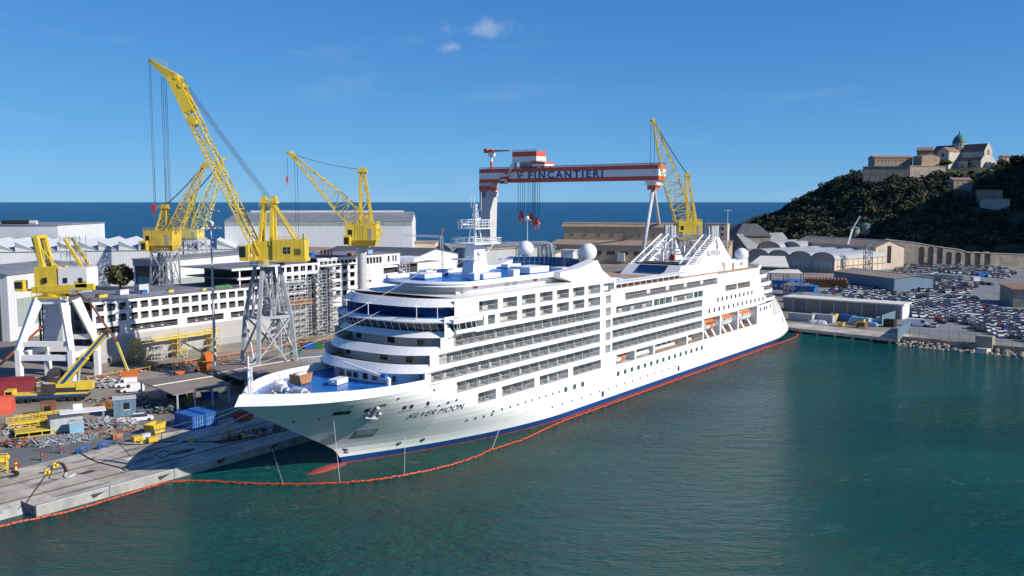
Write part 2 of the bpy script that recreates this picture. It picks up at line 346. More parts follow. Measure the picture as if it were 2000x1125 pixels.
# --- hull shell: bow part to s=12 up to the knuckle, the rest up to z=8
def zm(z): return 2 if z<.25 else 1 if z<1.3 else 0
hull=MB(); Z1=[-2.5,-1.2,0,.25,.25001,.8,1.3,1.30001,2,3,4,5,6,7,8,9,10,11,12,13,13.9]
us=[(i/26)**1.5 for i in range(27)]
for sg in (1,-1):
    for a,b in zip(Z1,Z1[1:]):
        hull.k=zm((a+b)/2)
        hull.grid([[P(lerp(stem(z),12,u),sg*HT(lerp(stem(z),12,u),z),z) for u in us] for z in (a,b)])
        if b<=8.001:
            us2=[i/60 for i in range(61)]
            hull.grid([[P(lerp(12,send(z),1-(1-u)**1.25),sg*HT(lerp(12,send(z),1-(1-u)**1.25),z),z) for u in us2] for z in (a,b)])
hull.k=0
# transom and stern shell 8..13.6
ZS=[8,9,10,11,12,12.8,13.6]
for sg in (1,-1):
    hull.grid([[P(lerp(157,send(z),i/20),sg*HT(lerp(157,send(z),i/20),z),z) for i in range(21)] for z in ZS])
for a,b in zip(Z1[:15]+ZS[1:],Z1[1:15]+ZS[1:]):
    if b>a:
        hull.k=zm((a+b)/2)
        hull.grid([[P(send(z)+.9*(1-(2*i/12-1)**2),lerp(-1,1,i/12)*HT(send(z),z),z) for i in range(13)] for z in (a,b)])
hull.k=0
ho=hull.build('hull',WH,ship)
ho.data.polygons.foreach_set('use_smooth',[True]*len(ho.data.polygons))
MB().add([P(s,t,-.95+z) for s,t,z in [(-9.6+14*i/10,1.75*math.sin(math.pi*min(1,.12+i/12))*math.cos(2*math.pi*j/12),1.45*math.sin(math.pi*min(1,.12+i/12))*math.sin(2*math.pi*j/12)) for i in range(11) for j in range(12)]],
  [(i*12+j,i*12+(j+1)%12,(i+1)*12+(j+1)%12,(i+1)*12+j) for i in range(10) for j in range(12)]).build('bulbous_bow','red_boot',ship,True)
# --- bulwark round the bow
bw=MB(); ss=[0,.02,.05,.09,.14,.2,.28,.37,.47,.58,.7,.82,.92,1]
for sg in (1,-1):
    lo=[(lerp(-21.3,8,u),HT(lerp(-21.3,8,u),13.9)) for u in ss]
    hi=[(lerp(-20.3,8,u),max(0,HT(lerp(-21.3,8,u),13.9)-.25*min(1,u*12))) for u in ss]
    zt=[lerp(15.6,15.0,u) for u in ss]
    bw.grid([[P(s,sg*w,13.9) for s,w in lo],[P(s,sg*w,z) for (s,w),z in zip(hi,zt)],[P(s+.25,sg*max(0,w-.35),z) for (s,w),z in zip(hi,zt)],[P(s+.45,sg*max(0,min(w-.5,HT(s+.45,13.36)-.15)),13.36) for (s,w),z in zip(hi,zt)]])
bwo=bw.build('bulwark','white',ship,True)
rb=MB()
for sg in(1,-1):
    for i in range(18):
        s=-17+1.35*i; w=HT(s,13.4)-.45; rb.box(s,s+.12,-sg*w-.22,-sg*w+.22,13.3,14.8)
stuff(rb.build('bulwark_rib','white',bwo))
fd=MB(); fs=[lerp(-20,12,(i/24)**1.3) for i in range(25)]
fd.grid([[P(s,-max(0,HT(s,13.85)-.3),13.86) for s in fs],[P(s,max(0,HT(s,13.85)-.3),13.86) for s in fs]]).build('foredeck','deck_blue',ship)
# --- side plating with real openings
ROWS={'G':(8.4,10.35),'F':(11.4,13.35),'E':(14.25,16.15),'D':(17.0,18.9),'C':(19.65,21.55),'B':(22.4,24.25),'A':(25.05,26.95)}
OP=[]   # s0,s1,z0,z1,kind
for r,s0 in (('F',14.9),('E',8.6),('D',10.6),('C',14.2),('A',21.3)): OP.append((s0,63.6,*ROWS[r],'bal'+r))
OP.append((27.4,63.6,*ROWS['B'],'balB'))
for a,b in ((21,26.2),(28,38.7),(40.5,50.9),(52.8,64.1)): OP.append((a,b,*ROWS['G'],'balG'))
for a in (17.3,20.6,23.9): OP.append((a,a+2.1,22.5,24.2,'win'))
for z0,z1 in ((17.1,18.95),(14.4,16.2),(11.45,13.4)): OP.append((69,116.4,z0,z1,'balX'))
OP.append((70.6,88.0,19.75,21.35,'suite')); OP.append((88.8,98.4,19.75,21.35,'green')); OP.append((99.2,110.6,19.75,21.35,'suite')); OP.append((111.2,116.6,19.75,21.35,'green'))
OP.append((74.7,126,22.45,24.1,'lounge'))
OP+=[(70.8,79.5,8.0,10.35,'bay'),(80.2,88.8,8.0,10.35,'bay'),(89.6,107.2,8.0,10.3,'prom'),(108,117.1,8.0,10.35,'prom')]
OP+=[(117.8,128.3,8.0,13.5,'boat'),(129.3,140.9,8.0,13.5,'boat'),(141.8,155.8,8.0,13.6,'boat')]
OP+=[(131.6,139.6,19.85,21.5,'open'),(140.3,149.6,19.85,21.5,'open')]
for a,b,z0,z1 in ((66.0,68.2,11.4,13.2),(66.0,68.2,14.2,16),(66,68.2,17,18.8),(66,68.2,19.7,21.5),(66,68.2,22.4,24.2),(65,69.6,25.1,26.9)): OP.append((a,b,z0,z1,'stair'))
def bounds(z):
    if z<13.9: return 12,157
    if z<16.2: return 7.2,163
    if z<18.9: return 8.4,161
    if z<21.6: return 11.0,158.5
    if z<25.05: return 12.0,157
    return 14.5,70.5
sb=sorted({o[0] for o in OP}|{o[1] for o in OP}|{12,7.2,8.4,11.0,14.5,16,18,20,70.5,157,158.5,161,163}|set(range(76,157,8)))
zb=sorted({o[2] for o in OP}|{o[3] for o in OP}|{8.0,13.9,16.2,18.9,21.6,25.05,27.9})
def side_t(s,z): return HT(s,min(z,13.9)) if z<13.9 else HB*min(1,.965+.035*min(1,max(0,(s-7)/8)))
pl=MB(); DEP=1.75
def inop(sm,z):
    for o in OP:
        if o[0]<sm<o[1] and o[2]<z<o[3]: return True
    return False
for i in range(len(sb)-1):
    for j in range(len(zb)-1):
        s0,s1,z0,z1=sb[i],sb[i+1],zb[j],zb[j+1]; sm,zm_=(s0+s1)/2,(z0+z1)/2; lo,hi=bounds(zm_)
        if sm<lo or sm>hi or inop(sm,zm_): continue
        pl.quad(P(s0,side_t(s0,z0),z0),P(s1,side_t(s1,z0),z0),P(s1,side_t(s1,z1),z1),P(s0,side_t(s0,z1),z1))
for s0,s1,z0,z1,k in OP:      # thickness of the plating round each opening
    n=max(1,int((s1-s0)/8))
    for i in range(n):
        a,b=lerp(s0,s1,i/n),lerp(s0,s1,(i+1)/n)
        for z in (z0,z1): pl.quad(P(a,side_t(a,z),z),P(b,side_t(b,z),z),P(b,side_t(b,z)-.35,z),P(a,side_t(a,z)-.35,z))
    for s in (s0,s1): pl.quad(P(s,side_t(s,z0),z0),P(s,side_t(s,z1),z1),P(s,side_t(s,z1)-.35,z1),P(s,side_t(s,z0)-.35,z0))
pl.build('side_plating','hullwhite',ship)
# starboard plating, plain with recessed window bands
sp=MB()
for z0,z1,lo,hi in ((8,13.9,12,157),(13.9,16.2,7.2,163),(16.2,18.9,8.4,161),(18.9,21.6,11,158.5),(21.6,25.05,12,157),(25.05,27.9,14.5,70.5)):
    sx=[lo,16,20,40,70]+([120,hi] if hi>71 else []); sp.grid([[P(s,-side_t(s,z),z) for s in sx] for z in (z0,z1)])
sp.build('starboard_plating','hullwhite',ship)
# --- balcony interiors, dividers, doors, rails
def divmesh(h,dep,mname):
    b=MB(); n=6; pts=[(0,0),(0,h)]+[(dep-.45+.45*math.sin(a),h-.45+.45*math.cos(a)) for a in (math.pi/2*i/n for i in range(n+1))]+[(dep,0)]
    N=len(pts); b.add([(-.04,-x,z) for x,z in pts]+[(.04,-x,z) for x,z in pts],[tuple(range(N)),tuple(range(N,2*N))[::-1]]+[(i,(i+1)%N,N+(i+1)%N,N+i) for i in range(N)])
    me=bpy.data.meshes.new('balcony_divider'); me.from_pydata(b.v,[],b.f); me.materials.append(M[mname]); return me
DIV=divmesh(1.88,1.62,'divider')
def boxmesh(name,x0,x1,y0,y1,z0,z1,mname):
    b=MB().box(x0,x1,y0,y1,z0,z1); me=bpy.data.meshes.new(name); me.from_pydata(b.v,[],b.f); me.materials.append(M[mname]); return me
DOORC=boxmesh('glass_door',0,1.15,-.05,.05,.05,1.65,'curtain'); DOOR=boxmesh('glass_door',0,1.15,-.05,.05,.05,1.65,'glass'); DOORG=boxmesh('glass_door',0,1.35,-.05,.05,.05,1.5,'glass_green')
_b=MB().box(-.3,.3,-.3,.3,.32,.42); _b.box(-.32,-.22,-.3,.3,.42,.95); [_b.box(x-.04,x+.04,y-.04,y+.04,0,.32) for x in (-.25,.25) for y in (-.25,.25)]; CHAIR=bpy.data.meshes.new('deck_chair'); CHAIR.from_pydata(_b.v,[],_b.f); CHAIR.materials.append(M['grey'])
PILL=boxmesh('balcony_pillar',-.75,.75,-.12,.12,0,1.9,'white')
random.seed(5)
for s0,s1,z0,z1,k in OP:
    inter=MB(); rail=MB(); wood=MB()
    dep={'bal':1.75,'win':.35,'sui':1.2,'gre':.4,'lou':.7,'bay':3.6,'pro':2.6,'boa':3.8,'ope':3.2,'sta':1.0}[k[:3]]
    n=max(1,int((s1-s0)/6)); 
    for i in range(n):
        a,b=lerp(s0,s1,i/n),lerp(s0,s1,(i+1)/n); ta,tb=side_t(a,z0)-.34,side_t(b,z0)-.34; ba,bb=ta-dep,tb-dep
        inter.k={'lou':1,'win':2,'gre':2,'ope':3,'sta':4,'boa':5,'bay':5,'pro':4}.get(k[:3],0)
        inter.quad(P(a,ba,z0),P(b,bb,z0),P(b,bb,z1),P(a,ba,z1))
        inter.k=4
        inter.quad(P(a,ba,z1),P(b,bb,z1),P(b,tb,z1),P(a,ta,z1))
        wood.quad(P(a,ba,z0),P(b,bb,z0),P(b,tb,z0),P(a,ta,z0))
        if k[:3] in('bal','sui','pro','ope','lou'):
            for h in ((.25,.5,.75,1.0) if k[:3]!='pro' else (.3,.6,.9)): rail.bar(P(a,ta+.2,z0+h),P(b,tb+.2,z0+h),.03,.03 if h<.9 else .07)
    for s in (s0,s1):
        t=side_t(s,z0)-.34; inter.k=4; inter.quad(P(s,t,z0),P(s,t,z1),P(s,t-dep,z1),P(s,t-dep,z0))
    if k[:3]=='bal':
        wide=k in('balA','balB'); m=max(1,round((s1-s0)/(6.05 if wide else 3.15))); pt=(s1-s0)/m
        for i in range(m):
            s=s0+pt*i; t=side_t(s,z0)-.34
            if random.random()<.5: put('deck_chair',CHAIR,ship,P(s+random.uniform(1.2,2.2),t-dep+.9,z0))
            if i or not wide: put('balcony_divider',DIV,ship,P(s+(.6 if i==0 else 0),t-dep,z0))
            d=put('glass_door',random.choices((DOOR,DOORC,DOORG),(6,2,2))[0],ship,P(s+(.9 if wide else .95),t-dep+.08,z0))
            if wide:
                put('glass_door',random.choice((DOOR,DOOR,DOORC)),ship,P(s+2.3,t-dep+.08,z0))
                if i: put('balcony_pillar',PILL,ship,P(s+.4,side_t(s,z0)-.2,z0))
    elif k=='suite':
        m=round((s1-s0)/5.8)
        for i in range(m):
            s=s0+(s1-s0)/m*i; put('glass_door',DOOR,ship,P(s+.8,side_t(s,z0)-.34-dep+.08,z0)); put('glass_door',DOOR,ship,P(s+2.3,side_t(s,z0)-.34-dep+.08,z0))
            if i: put('balcony_divider',DIV,ship,P(s,side_t(s,z0)-.34-dep,z0-.1))
    elif k in('green',):
        m=round((s1-s0)/2.9)
        for i in range(m):
            s=s0+(s1-s0)/m*i; put('glass_door',DOORG,ship,P(s+.35,HB-.34-dep+.1,z0)); rail.bar(P(s,HB-.25,z0),P(s,HB-.25,z1),.45,.1)
            put('glass_door',DOORG,ship,P(s+1.5,HB-.34-dep+.1,z0))
    elif k=='win':
        put('glass_door',DOOR,ship,P(s0+.12,HB-.34-dep+.1,z0)); put('glass_door',DOORG,ship,P(s0+.85,HB-.34-dep+.12,z0))
        for h in(.3,.6,.9): rail.bar(P(s0,HB-.1,z0+h),P(s1,HB-.1,z0+h),.05,.06)
    elif k=='lounge':
        for i in range(60):
            s=lerp(s0+1.5,s1,i/60); rail.bar(P(s,HB-.55,z0),P(s+.25,HB-.45,z1),.13,.14)
        for i in range(5):
            s=s0+11+i*10; wood.k=1; wood.box(s,s+1.6,-(HB-.5),-(HB-.3),z0+.55,z1-.15); wood.k=0
    elif k=='prom':
        for i in range(int((s1-s0)/3)):
            w=MB().box(s0+1+i*3,s0+2.3+i*3,-(HB-.3-dep+.03),-(HB-.4-dep+.03),z0+.8,z0+2.0).build('promenade_window','navy',ship)
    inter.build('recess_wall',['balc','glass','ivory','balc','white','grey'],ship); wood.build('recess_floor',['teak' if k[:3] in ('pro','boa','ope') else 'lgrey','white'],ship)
    if rail.f: rail.build('railing','railing',ship)
# --- hull windows, portholes, doors
WIN=boxmesh('window',-.55,.55,-.04,.04,-.5,.5,'glass_green'); WIN2=boxmesh('window',-.42,.42,-.04,.04,-.55,.55,'navy')
PORT=bpy.data.meshes.new('porthole'); _b=MB().tube((0,.03,0),(0,-.03,0),.22,n=10); PORT.from_pydata(_b.v,[],_b.f); PORT.materials.append(M['navy'])
def onhull(me,name,s,z,off=.02): 
    t=HT(s,z)+off; t2=HT(s+.5,z)+off
    o=put(name,me,ship,P(s,t,z)); o.rotation_euler=(0,0,-math.atan2(t2-t,.5)); return o
for i in range(15): onhull(WIN,'window',lerp(71.8,116.6,i/14),6.0)
for s in (50,53.4,56.6): onhull(WIN,'window',s,6.1)
for i in range(10): onhull(PORT,'porthole',lerp(26,47.5,i/9),6.05)
for i in range(16): onhull(PORT,'porthole',lerp(45,101,i/15),lerp(3.3,3.3,i/15))
for i in range(4): onhull(PORT,'porthole',lerp(20,26,i/3),5.4)
for s,z in ((-6.5,12.6),(1,12.9),(9,13),(-12,10.2),(-9,10.4),(11,9.9),(13,10.1),(15,10.2)): onhull(PORT,'porthole',s,z)
for i in range(9): onhull(WIN2,'window',lerp(126.5,151.2,i/8),18.0).location.y=-HB-.02
for i in range(13): onhull(WIN2,'window',lerp(121,160.4,i/12),15.4).location.y=-HB*.999-.02
for i in range(4): onhull(WIN2,'window',(158.5,162,164,168)[i],12.2)
SD_=boxmesh('hull_door',-.4,.4,-.05,.05,-.6,.6,'navy')
for s in (65,102.8): onhull(SD_,'hull_door',s,2.55)
# --- bow openings: anchor pocket, mooring ports
ap=MB(); 
for s0,s1,z0,z1 in ((-.6,3.0,4.9,6.7),):
    ap.k=0; ap.grid([[P(lerp(s0,s1,i/4)+(z-z0)*-.25,HT(lerp(s0,s1,i/4)+(z-z0)*-.25,z)+.04,z) for i in range(5)] for z in (z0,(z0+z1)/2,z1)])
    ap.k=1; ap.grid([[P(lerp(s0+.5,s1-.4,i/4)+(z-z0)*-.25,HT(lerp(s0+.5,s1-.4,i/4)+(z-z0)*-.25,z)+.09,z) for i in range(5)] for z in (z0+.75,z1-.15)])
ap.build('anchor_pocket',['grey','lgrey'],ship)
mp_=MB()
for s,w in ((-7.9,1.5),(-6.3,.8),(-3.4,.8),(3.3,.7),(4.6,.7),(8.0,.6)):
    z0=10.9 if s<0 else 10.4; 
    mp_.k=0; mp_.grid([[P(s+i*w/2-(z-z0)*.4,HT(s+i*w/2-(z-z0)*.4,z)+.04,z) for i in range(3)] for z in (z0,z0+.75)])
    mp_.k=1; mp_.grid([[P(s-.25+i*(w+.5)/2,HT(s-.25+i*(w+.5)/2,z)+.16,z) for i in range(3)] for z in (z0-.22,z0-.05)])
mp_.build('mooring_port',['dark','white'],ship)
an=MB(); s=-1.5; t=HT(s,10.6)
for a,b,w in (((s-.5,11.7),(s-.1,10.0),.5),((s-1.1,10.0),(s+1.2,9.5),.55),((s-1.1,10.0),(s-1.0,10.7),.4),((s+1.2,9.5),(s+1.0,10.3),.4)):
    an.bar(P(a[0],HT(a[0],a[1])+.3,a[1]),P(b[0],HT(b[0],b[1])+.3,b[1]),w)
an.k=1; an.grid([[P(s-.9+i*.9,HT(s-.9+i*.9,z)+.05,z) for i in range(3)] for z in (10.3,12.2)])
an.build('anchor',['lgrey','steel_dark'],ship)
thr=MB()
for s in (9.0,13.3):
    z=2.35; c=[(s+.42*math.cos(a),z+.42*math.sin(a)) for a in (2*math.pi*i/14 for i in range(14))]; c2=[(s+(x-s)*.72,z+(q-z)*.72) for x,q in c]
    thr.add([P(x,HT(x,q)+.04,q) for x,q in c]+[P(x,HT(x,q)+.04,q) for x,q in c2],[(i,(i+1)%14,14+(i+1)%14,14+i) for i in range(14)])
    for a,b in (((s-.25,z+.25),(s+.25,z-.25)),((s+.25,z+.25),(s-.25,z-.25))): thr.bar(P(a[0],HT(*a)+.05,a[1]),P(b[0],HT(*b)+.05,b[1]),.1)
thr.bar(P(-.3,HT(-.3,2.9)+.05,2.9),P(.5,HT(.5,2.9)+.05,2.6),.12); thr.bar(P(.5,HT(.5,2.6)+.05,2.6),P(.1,HT(.1,2.2)+.05,2.1),.12); thr.bar(P(.1,HT(.1,2.1)+.05,2.1),P(.9,HT(.9,2)+.05,2.0),.12)
stuff(thr.build('thruster_mark','navy',ship))
# --- lettering wrapped on the plating
def textmesh(txt,size,shear=0,space=1,off=.02):
    c=bpy.data.curves.new('lettering','FONT'); c.body=txt; c.size=size; c.shear=shear; c.space_character=space; c.resolution_u=3; c.offset=off*size
    o=bpy.data.objects.new('lettering',c); COL.objects.link(o); dg=bpy.context.evaluated_depsgraph_get(); me=bpy.data.meshes.new_from_object(o.evaluated_get(dg))
    bpy.data.objects.remove(o); return me
def wrap(txt,size,fn,name,mname,parent,shear=0,space=1,sx=1,off=.0):
    me=textmesh(txt,size,shear,space,off)
    for v in me.vertices: v.co=fn(v.co.x*sx,v.co.y)
    me.materials.clear(); me.materials.append(M[mname]); me.name=name; return stuff(put(name,me,parent))
wrap('SILVER MOON',1.55,lambda x,y:P(5.6+x,HT(5.6+x,8.15+y)+.05,8.15+y-.0*x),'lettering','navy',ship,.28,1.06,1.12)
# --- curved front tiers
def front(nose,z,w=HB,depth=5.0,n=26,p=3.2,close=None):
    return [(nose+depth*abs(t/w)**p,t,z) for t in (lerp(-w,w,(1-math.cos(math.pi*i/n))/2) for i in range(n+1))]
def tier(name,lines,mname,smooth=False,par=None):
    return MB().grid([[P(*q) for q in l] for l in lines]).build(name,mname,par or ship,smooth)
def deckfill(name,nose,z,back,mname,w=HB,depth=5.0): 
    f=front(nose,z,w,depth); return MB().grid([[P(*q) for q in f],[P(back,q[1],z) for q in f]]).build(name,mname,ship)
# house on the foredeck
hw=10.5; tier('foredeck_house',[front(4.6,13.3,hw,4),front(4.6,16.3,hw,4)],'white')
for t in (-6.5,-4.5,-2.6,-1,1.4,3.5,7): 
    s=4.6+4*abs(t/hw)**3.2; put('house_window',boxmesh('house_window',-.06,.0,-.55,.55,.6,1.6,'glass'),ship,P(s-.03,t,13.6))
put('house_door',boxmesh('house_door',-.06,0,-.5,.5,.1,2.1,'grey'),ship,P(4.75,-5.5,13.4))
def bulw(z0,n0,z1,n1,name,w0=HB,w1=HB,d=5.0):
    return tier(name,[front(n0,z0,w0,d),front(n1,z1,w1,d),front(n1+.3,z1,w1-.25,d),front(n1+.35,z1-1.1,w1-.3,d)],'white')
bulw(16.0,3.0,17.35,4.2,'tier_bulwark'); deckfill('tier_deck',3.6,16.5,20,'teak',HB-.3)
tier('tier_soffit',[front(3.0,16.0),front(9,16.05)],'white')
bulw(18.75,5.4,20.05,6.7,'tier_bulwark'); deckfill('tier_deck',6.2,19.2,22,'teak',HB-.3)
tier('tier_soffit',[front(5.4,18.75),front(11,18.8)],'white')
def wallf(nose,z0,z1,mname='ivory'): return tier('tier_wall',[front(nose,z0,HB-.4,4.2),front(nose,z1,HB-.4,4.2)],mname)
wallf(8.6,16.5,18.8); wallf(11.0,19.2,21.6)
for z,nz,ts in ((17.1,8.6,(-7.5,2.0,7.2)),(19.8,11.0,(-7,1.5,7.5))):
    for t in ts: put('tier_window',boxmesh('tier_window',-.08,0,-.85,.85,0,.95,'glass'),ship,P(nz+4.2*abs(t/(HB-.4))**3.2-.03,t,z))
# bridge
tier('bridge_front',[front(8.1,21.45,HB+.3),front(9.5,22.45,HB+.6)],'white'); tier('bridge_soffit',[front(8.1,21.45,HB+.3),front(12.5,21.5,HB)],'white')
a,b=front(9.7,22.45,HB+.7),front(8.9,23.9,HB+.9)
tier('bridge_mullion',[a,b],'glass')
for i in range(0,27): MB().bar(P(*a[i]),P(*b[i]),.1,.1).build('window_mullion','white',ship)
for sgn in (1,-1):
    gz=MB().quad(P(15.1,sgn*(HB+.7),22.45),P(19.2,sgn*(HB+.7),22.45),P(19.9,sgn*(HB+.9),23.85),P(13.2,sgn*(HB+.9),23.85)).build('bridge_wing_window','glass',ship)
    w=MB(); 
    for s in (15.1,16.8,18.4,19.6): w.bar(P(s,sgn*(HB+.72),22.4),P(s-.6,sgn*(HB+.93),23.9),.16)
    w.bar(P(14,sgn*(HB+.6),22.3),P(20.5,sgn*(HB+.6),22.3),.35,.7); w.build('bridge_wing','white',ship)
tier('bridge_fascia',[front(8.6,23.88,HB+1.1),front(8.3,24.15,HB+1.1),front(9.2,24.7,HB+.6),front(11,24.72,HB)],'white')
MB().grid([[P(q[0],q[1],24.77) for q in front(9.2,0,HB+.2)],[P(22,q[1],24.77) for q in front(9.2,0,HB+.2)]]).build('bridge_roof','deck_blue',ship)
MB().box(13,21,-HB-1.1,-HB+.2,23.85,24.6).build('bridge_wing_roof','white',ship); MB().box(13,21,HB-.2,HB+1.1,23.85,24.6).build('bridge_wing_roof','white',ship)
a,b=front(11.0,24.78,HB-.3),front(10.0,26.5,HB-.2); tier('observation_window',[a,b],'glass_blue')
[MB().bar(P(*a[i]),P(*b[i]),.08).build('window_mullion','navy',ship) for i in range(0,27,3)]
bulw(26.6,9.5,27.95,10.9,'tier_bulwark',HB+.2,HB); deckfill('lounge_roof',10.4,27.35,24,'teak',HB-.2)
tier('tier_soffit',[front(9.5,26.6,HB+.2),front(13,26.65,HB)],'white')
# wiper masts on the bridge roof
pm=MB()
for t in (-8.6,-1.8,8.6,11.6):
    s=8.7+5*abs(t/HB)**3.2; pm.tube(P(s,t,24.7),P(s,t,27.0),.07,n=6); pm.bar(P(s-.7,t,26.9),P(s+.7,t+.2,26.75),.09)
pm.build('lamp_post','white',ship)
# --- promenade deck 27.9, upper house, blue top deck
MB().add([P(s,t,27.92) for s,t in ((16,-HB),(70.5,-HB),(70.5,HB),(16,HB))],[(0,1,2,3)]).build('upper_deck','white',ship)
uw=8.6; RW=10.4
f=front(20.0,28,uw,4.0); MB().grid([[P(*q) for q in f]+[P(64,uw,28)],[P(q[0],q[1],29.6) for q in f]+[P(64,uw,29.6)]]).build('upper_house','white',ship)
tier('upper_house_front',[[(q[0]-.04,q[1],28) for q in f[3:-3]],[(q[0]-.04,q[1],29.5) for q in f[3:-3]]],'ivory')
for s in (24,43.5): put('fire_box',boxmesh('fire_box',-.45,.45,-.15,.15,0,.9,'red'),ship,P(s+2,uw+.15,28.7))
for s in (19,34,36.5,50,57): put('house_door',boxmesh('house_door',-.6,.6,-.05,.05,0,1.8,'lgrey'),ship,P(s+2,uw+.04,28.0))
# roof slab with white fascia
f1=front(17.0,29.4,RW,4.2); f2=front(18.2,30.3,RW-.15,4.2)
sl_=[[P(*q) for q in f1]+[P(58,RW,29.4)],[P(*q) for q in f2]+[P(58,RW-.15,30.3)],[P(q[0]+.2,q[1]*.98,30.25) for q in f2]+[P(58,RW-.4,30.25)],[P(q[0]+.2,q[1]*.98,29.7) for q in f2]+[P(58,RW-.4,29.7)]]
MB().grid(sl_).build('roof_fascia','white',ship)
MB().grid([[P(q[0],q[1],29.4) for q in f1],[P(64,q[1],29.4) for q in f1]]).build('roof_soffit','white',ship)
MB().grid([[P(q[0]+.15,q[1]*.98,29.85) for q in f1],[P(66,q[1]*.98,29.85) for q in f1]]).build('sun_deck','deck_blue',ship)
MB().box(22,64,RW-.6,RW-.1,29.4,30.6).build('roof_fascia','white',ship)
# aft arch wings
for sg in (1,-1):
    w=MB(); pts=[(50,29.4),(50,30.3),(56.5,30.6),(64.8,32.0),(66.8,29.8),(70.4,27.9),(55,27.9)]
    n=len(pts); t0,t1=sg*(RW+1.4),sg*(RW-1.4)
    w.add([P(s,t0,z) for s,z in pts]+[P(s,t1,z) for s,z in pts],[tuple(range(n)),tuple(range(n,2*n))]+[(i,(i+1)%n,n+(i+1)%n,n+i) for i in range(n)]); w.build('arch_wing','white',ship)
ws=MB(); wsp=[(66.2-5*(abs(t)/9.5)**2,t) for t in [lerp(-9,9,i/18) for i in range(19)]]
ws.grid([[P(s,t,29.9) for s,t in wsp],[P(s+.3,t,32.2) for s,t in wsp]]); ws.build('wind_screen','glass_blue',ship)
wf=MB(); [wf.bar(P(s,t,29.9),P(s+.3,t,32.2),.07) for s,t in wsp]; [wf.bar(P(*wsp[i],z),P(*wsp[i+1],z),.06) for i in range(18) for z in(31.0,32.2)]; wf.build('screen_frame','ltblue',ship)
# roof boxes with blue kick strips, vents, antennas
random.seed(3)
bx=[(24,-4,5,4,.9),(30,5.5,5.5,4,1.0),(29,-7,3,2,1.2),(46,4.5,7,5,1.3),(44,-6,4,3,1),(52,0,4,5,.8),(38,8,2,1.5,1.4),(27,7,1.6,1.4,1.3),(34,-8,3,1.5,.9),(56,7,3,3,.7),(56,-7,5,2,.8)]
for s,t,l,w,h in bx:
    v=thing_part=MB(); v.box(s,s+l,-t-w/2,-t+w/2,30.1,30.0+h); v.k=1; v.box(s-.05,s+l+.05,-t-w/2-.05,-t+w/2+.05,29.84,30.12); v.build('roof_unit',['white','deck_blue'],ship)
rl=MB()
def railrun(pts,h=1.05,step=1.6,mb=rl,r=.05):
    for a,b in zip(pts,pts[1:]):
        a,b=Vector(a),Vector(b); n=max(1,int((b-a).length/step))
        for i in range(n+1): c=a.lerp(b,i/n); mb.bar(c,c+Vector((0,0,h)),r)
        for k in (.35,.7,1): mb.bar(a+Vector((0,0,h*k)),b+Vector((0,0,h*k)),r if k<1 else r*1.4)
railrun([P(16.5,HB-.15,27.9),P(57,HB-.15,27.9)]); railrun([P(q[0]+.5,q[1]*.97,27.9) for q in front(10.9,27.9,HB)[2:-2:3]],.5)
railrun([P(23,-RW+.3,30.5),P(64,-RW+.3,30.5)],1.0); railrun([P(24,RW-.4,30.25),P(55,RW-.4,30.25)],.8)
# pool deck and aft decks
MB().quad(P(66,-HB,25.1),P(157,-HB,25.1),P(157,HB,25.1),P(66,HB,25.1)).build('pool_deck','teak',ship)
MB().box(68,126,-HB,-HB+.35,25.0,25.35).build('deck_edge','white',ship)
railrun([P(70.5,HB-.1,25.3),P(126,HB-.1,25.3)],1.25,2.2); railrun([P(70.5,HB-4,26.3),P(112,HB-4,26.3)],1.1,2.2); railrun([P(70.5,-HB+.2,25.1),P(150,-HB+.2,25.1)],1.2,2.2); railrun([P(126,HB-.2,25.1),P(157,HB-.2,25.1)],1.0,2)
MB().box(71,112,-HB+1.2,-HB+4.2,26.1,26.35).build('gallery_deck','white',ship); MB().box(71,112,-HB+4.2,-HB+4.5,25.1,26.4).build('gallery_wall','white',ship)
gp=MB(); [gp.bar(P(s,HB-1.3,25.1),P(s,HB-1.3,26.1),.18) for s in range(72,112,3)]; gp.build('gallery_post','white',ship)
# slanted sunshade frames by the arch
for sg in(1,-1): MB().add([P(s,sg*t,z) for s,t,z in ((70,HB-.2,27.9),(74,HB-.2,27.3),(74,HB-5,27.3),(70,HB-5,27.9),(70,HB-.2,27.7),(74,HB-.2,27.1),(74,HB-5,27.1),(70,HB-5,27.7))],[(0,1,2,3),(4,5,6,7),(0,1,5,4),(1,2,6,5),(2,3,7,6),(3,0,4,7)]).build('sun_shade','white',ship)
pool=MB(); pool.box(84,98,-4,4,25.05,25.3); pool.k=1; pool.box(85,97,-3,3,25.06,25.32); pool.build('swimming_pool',['white','ltblue'],ship)
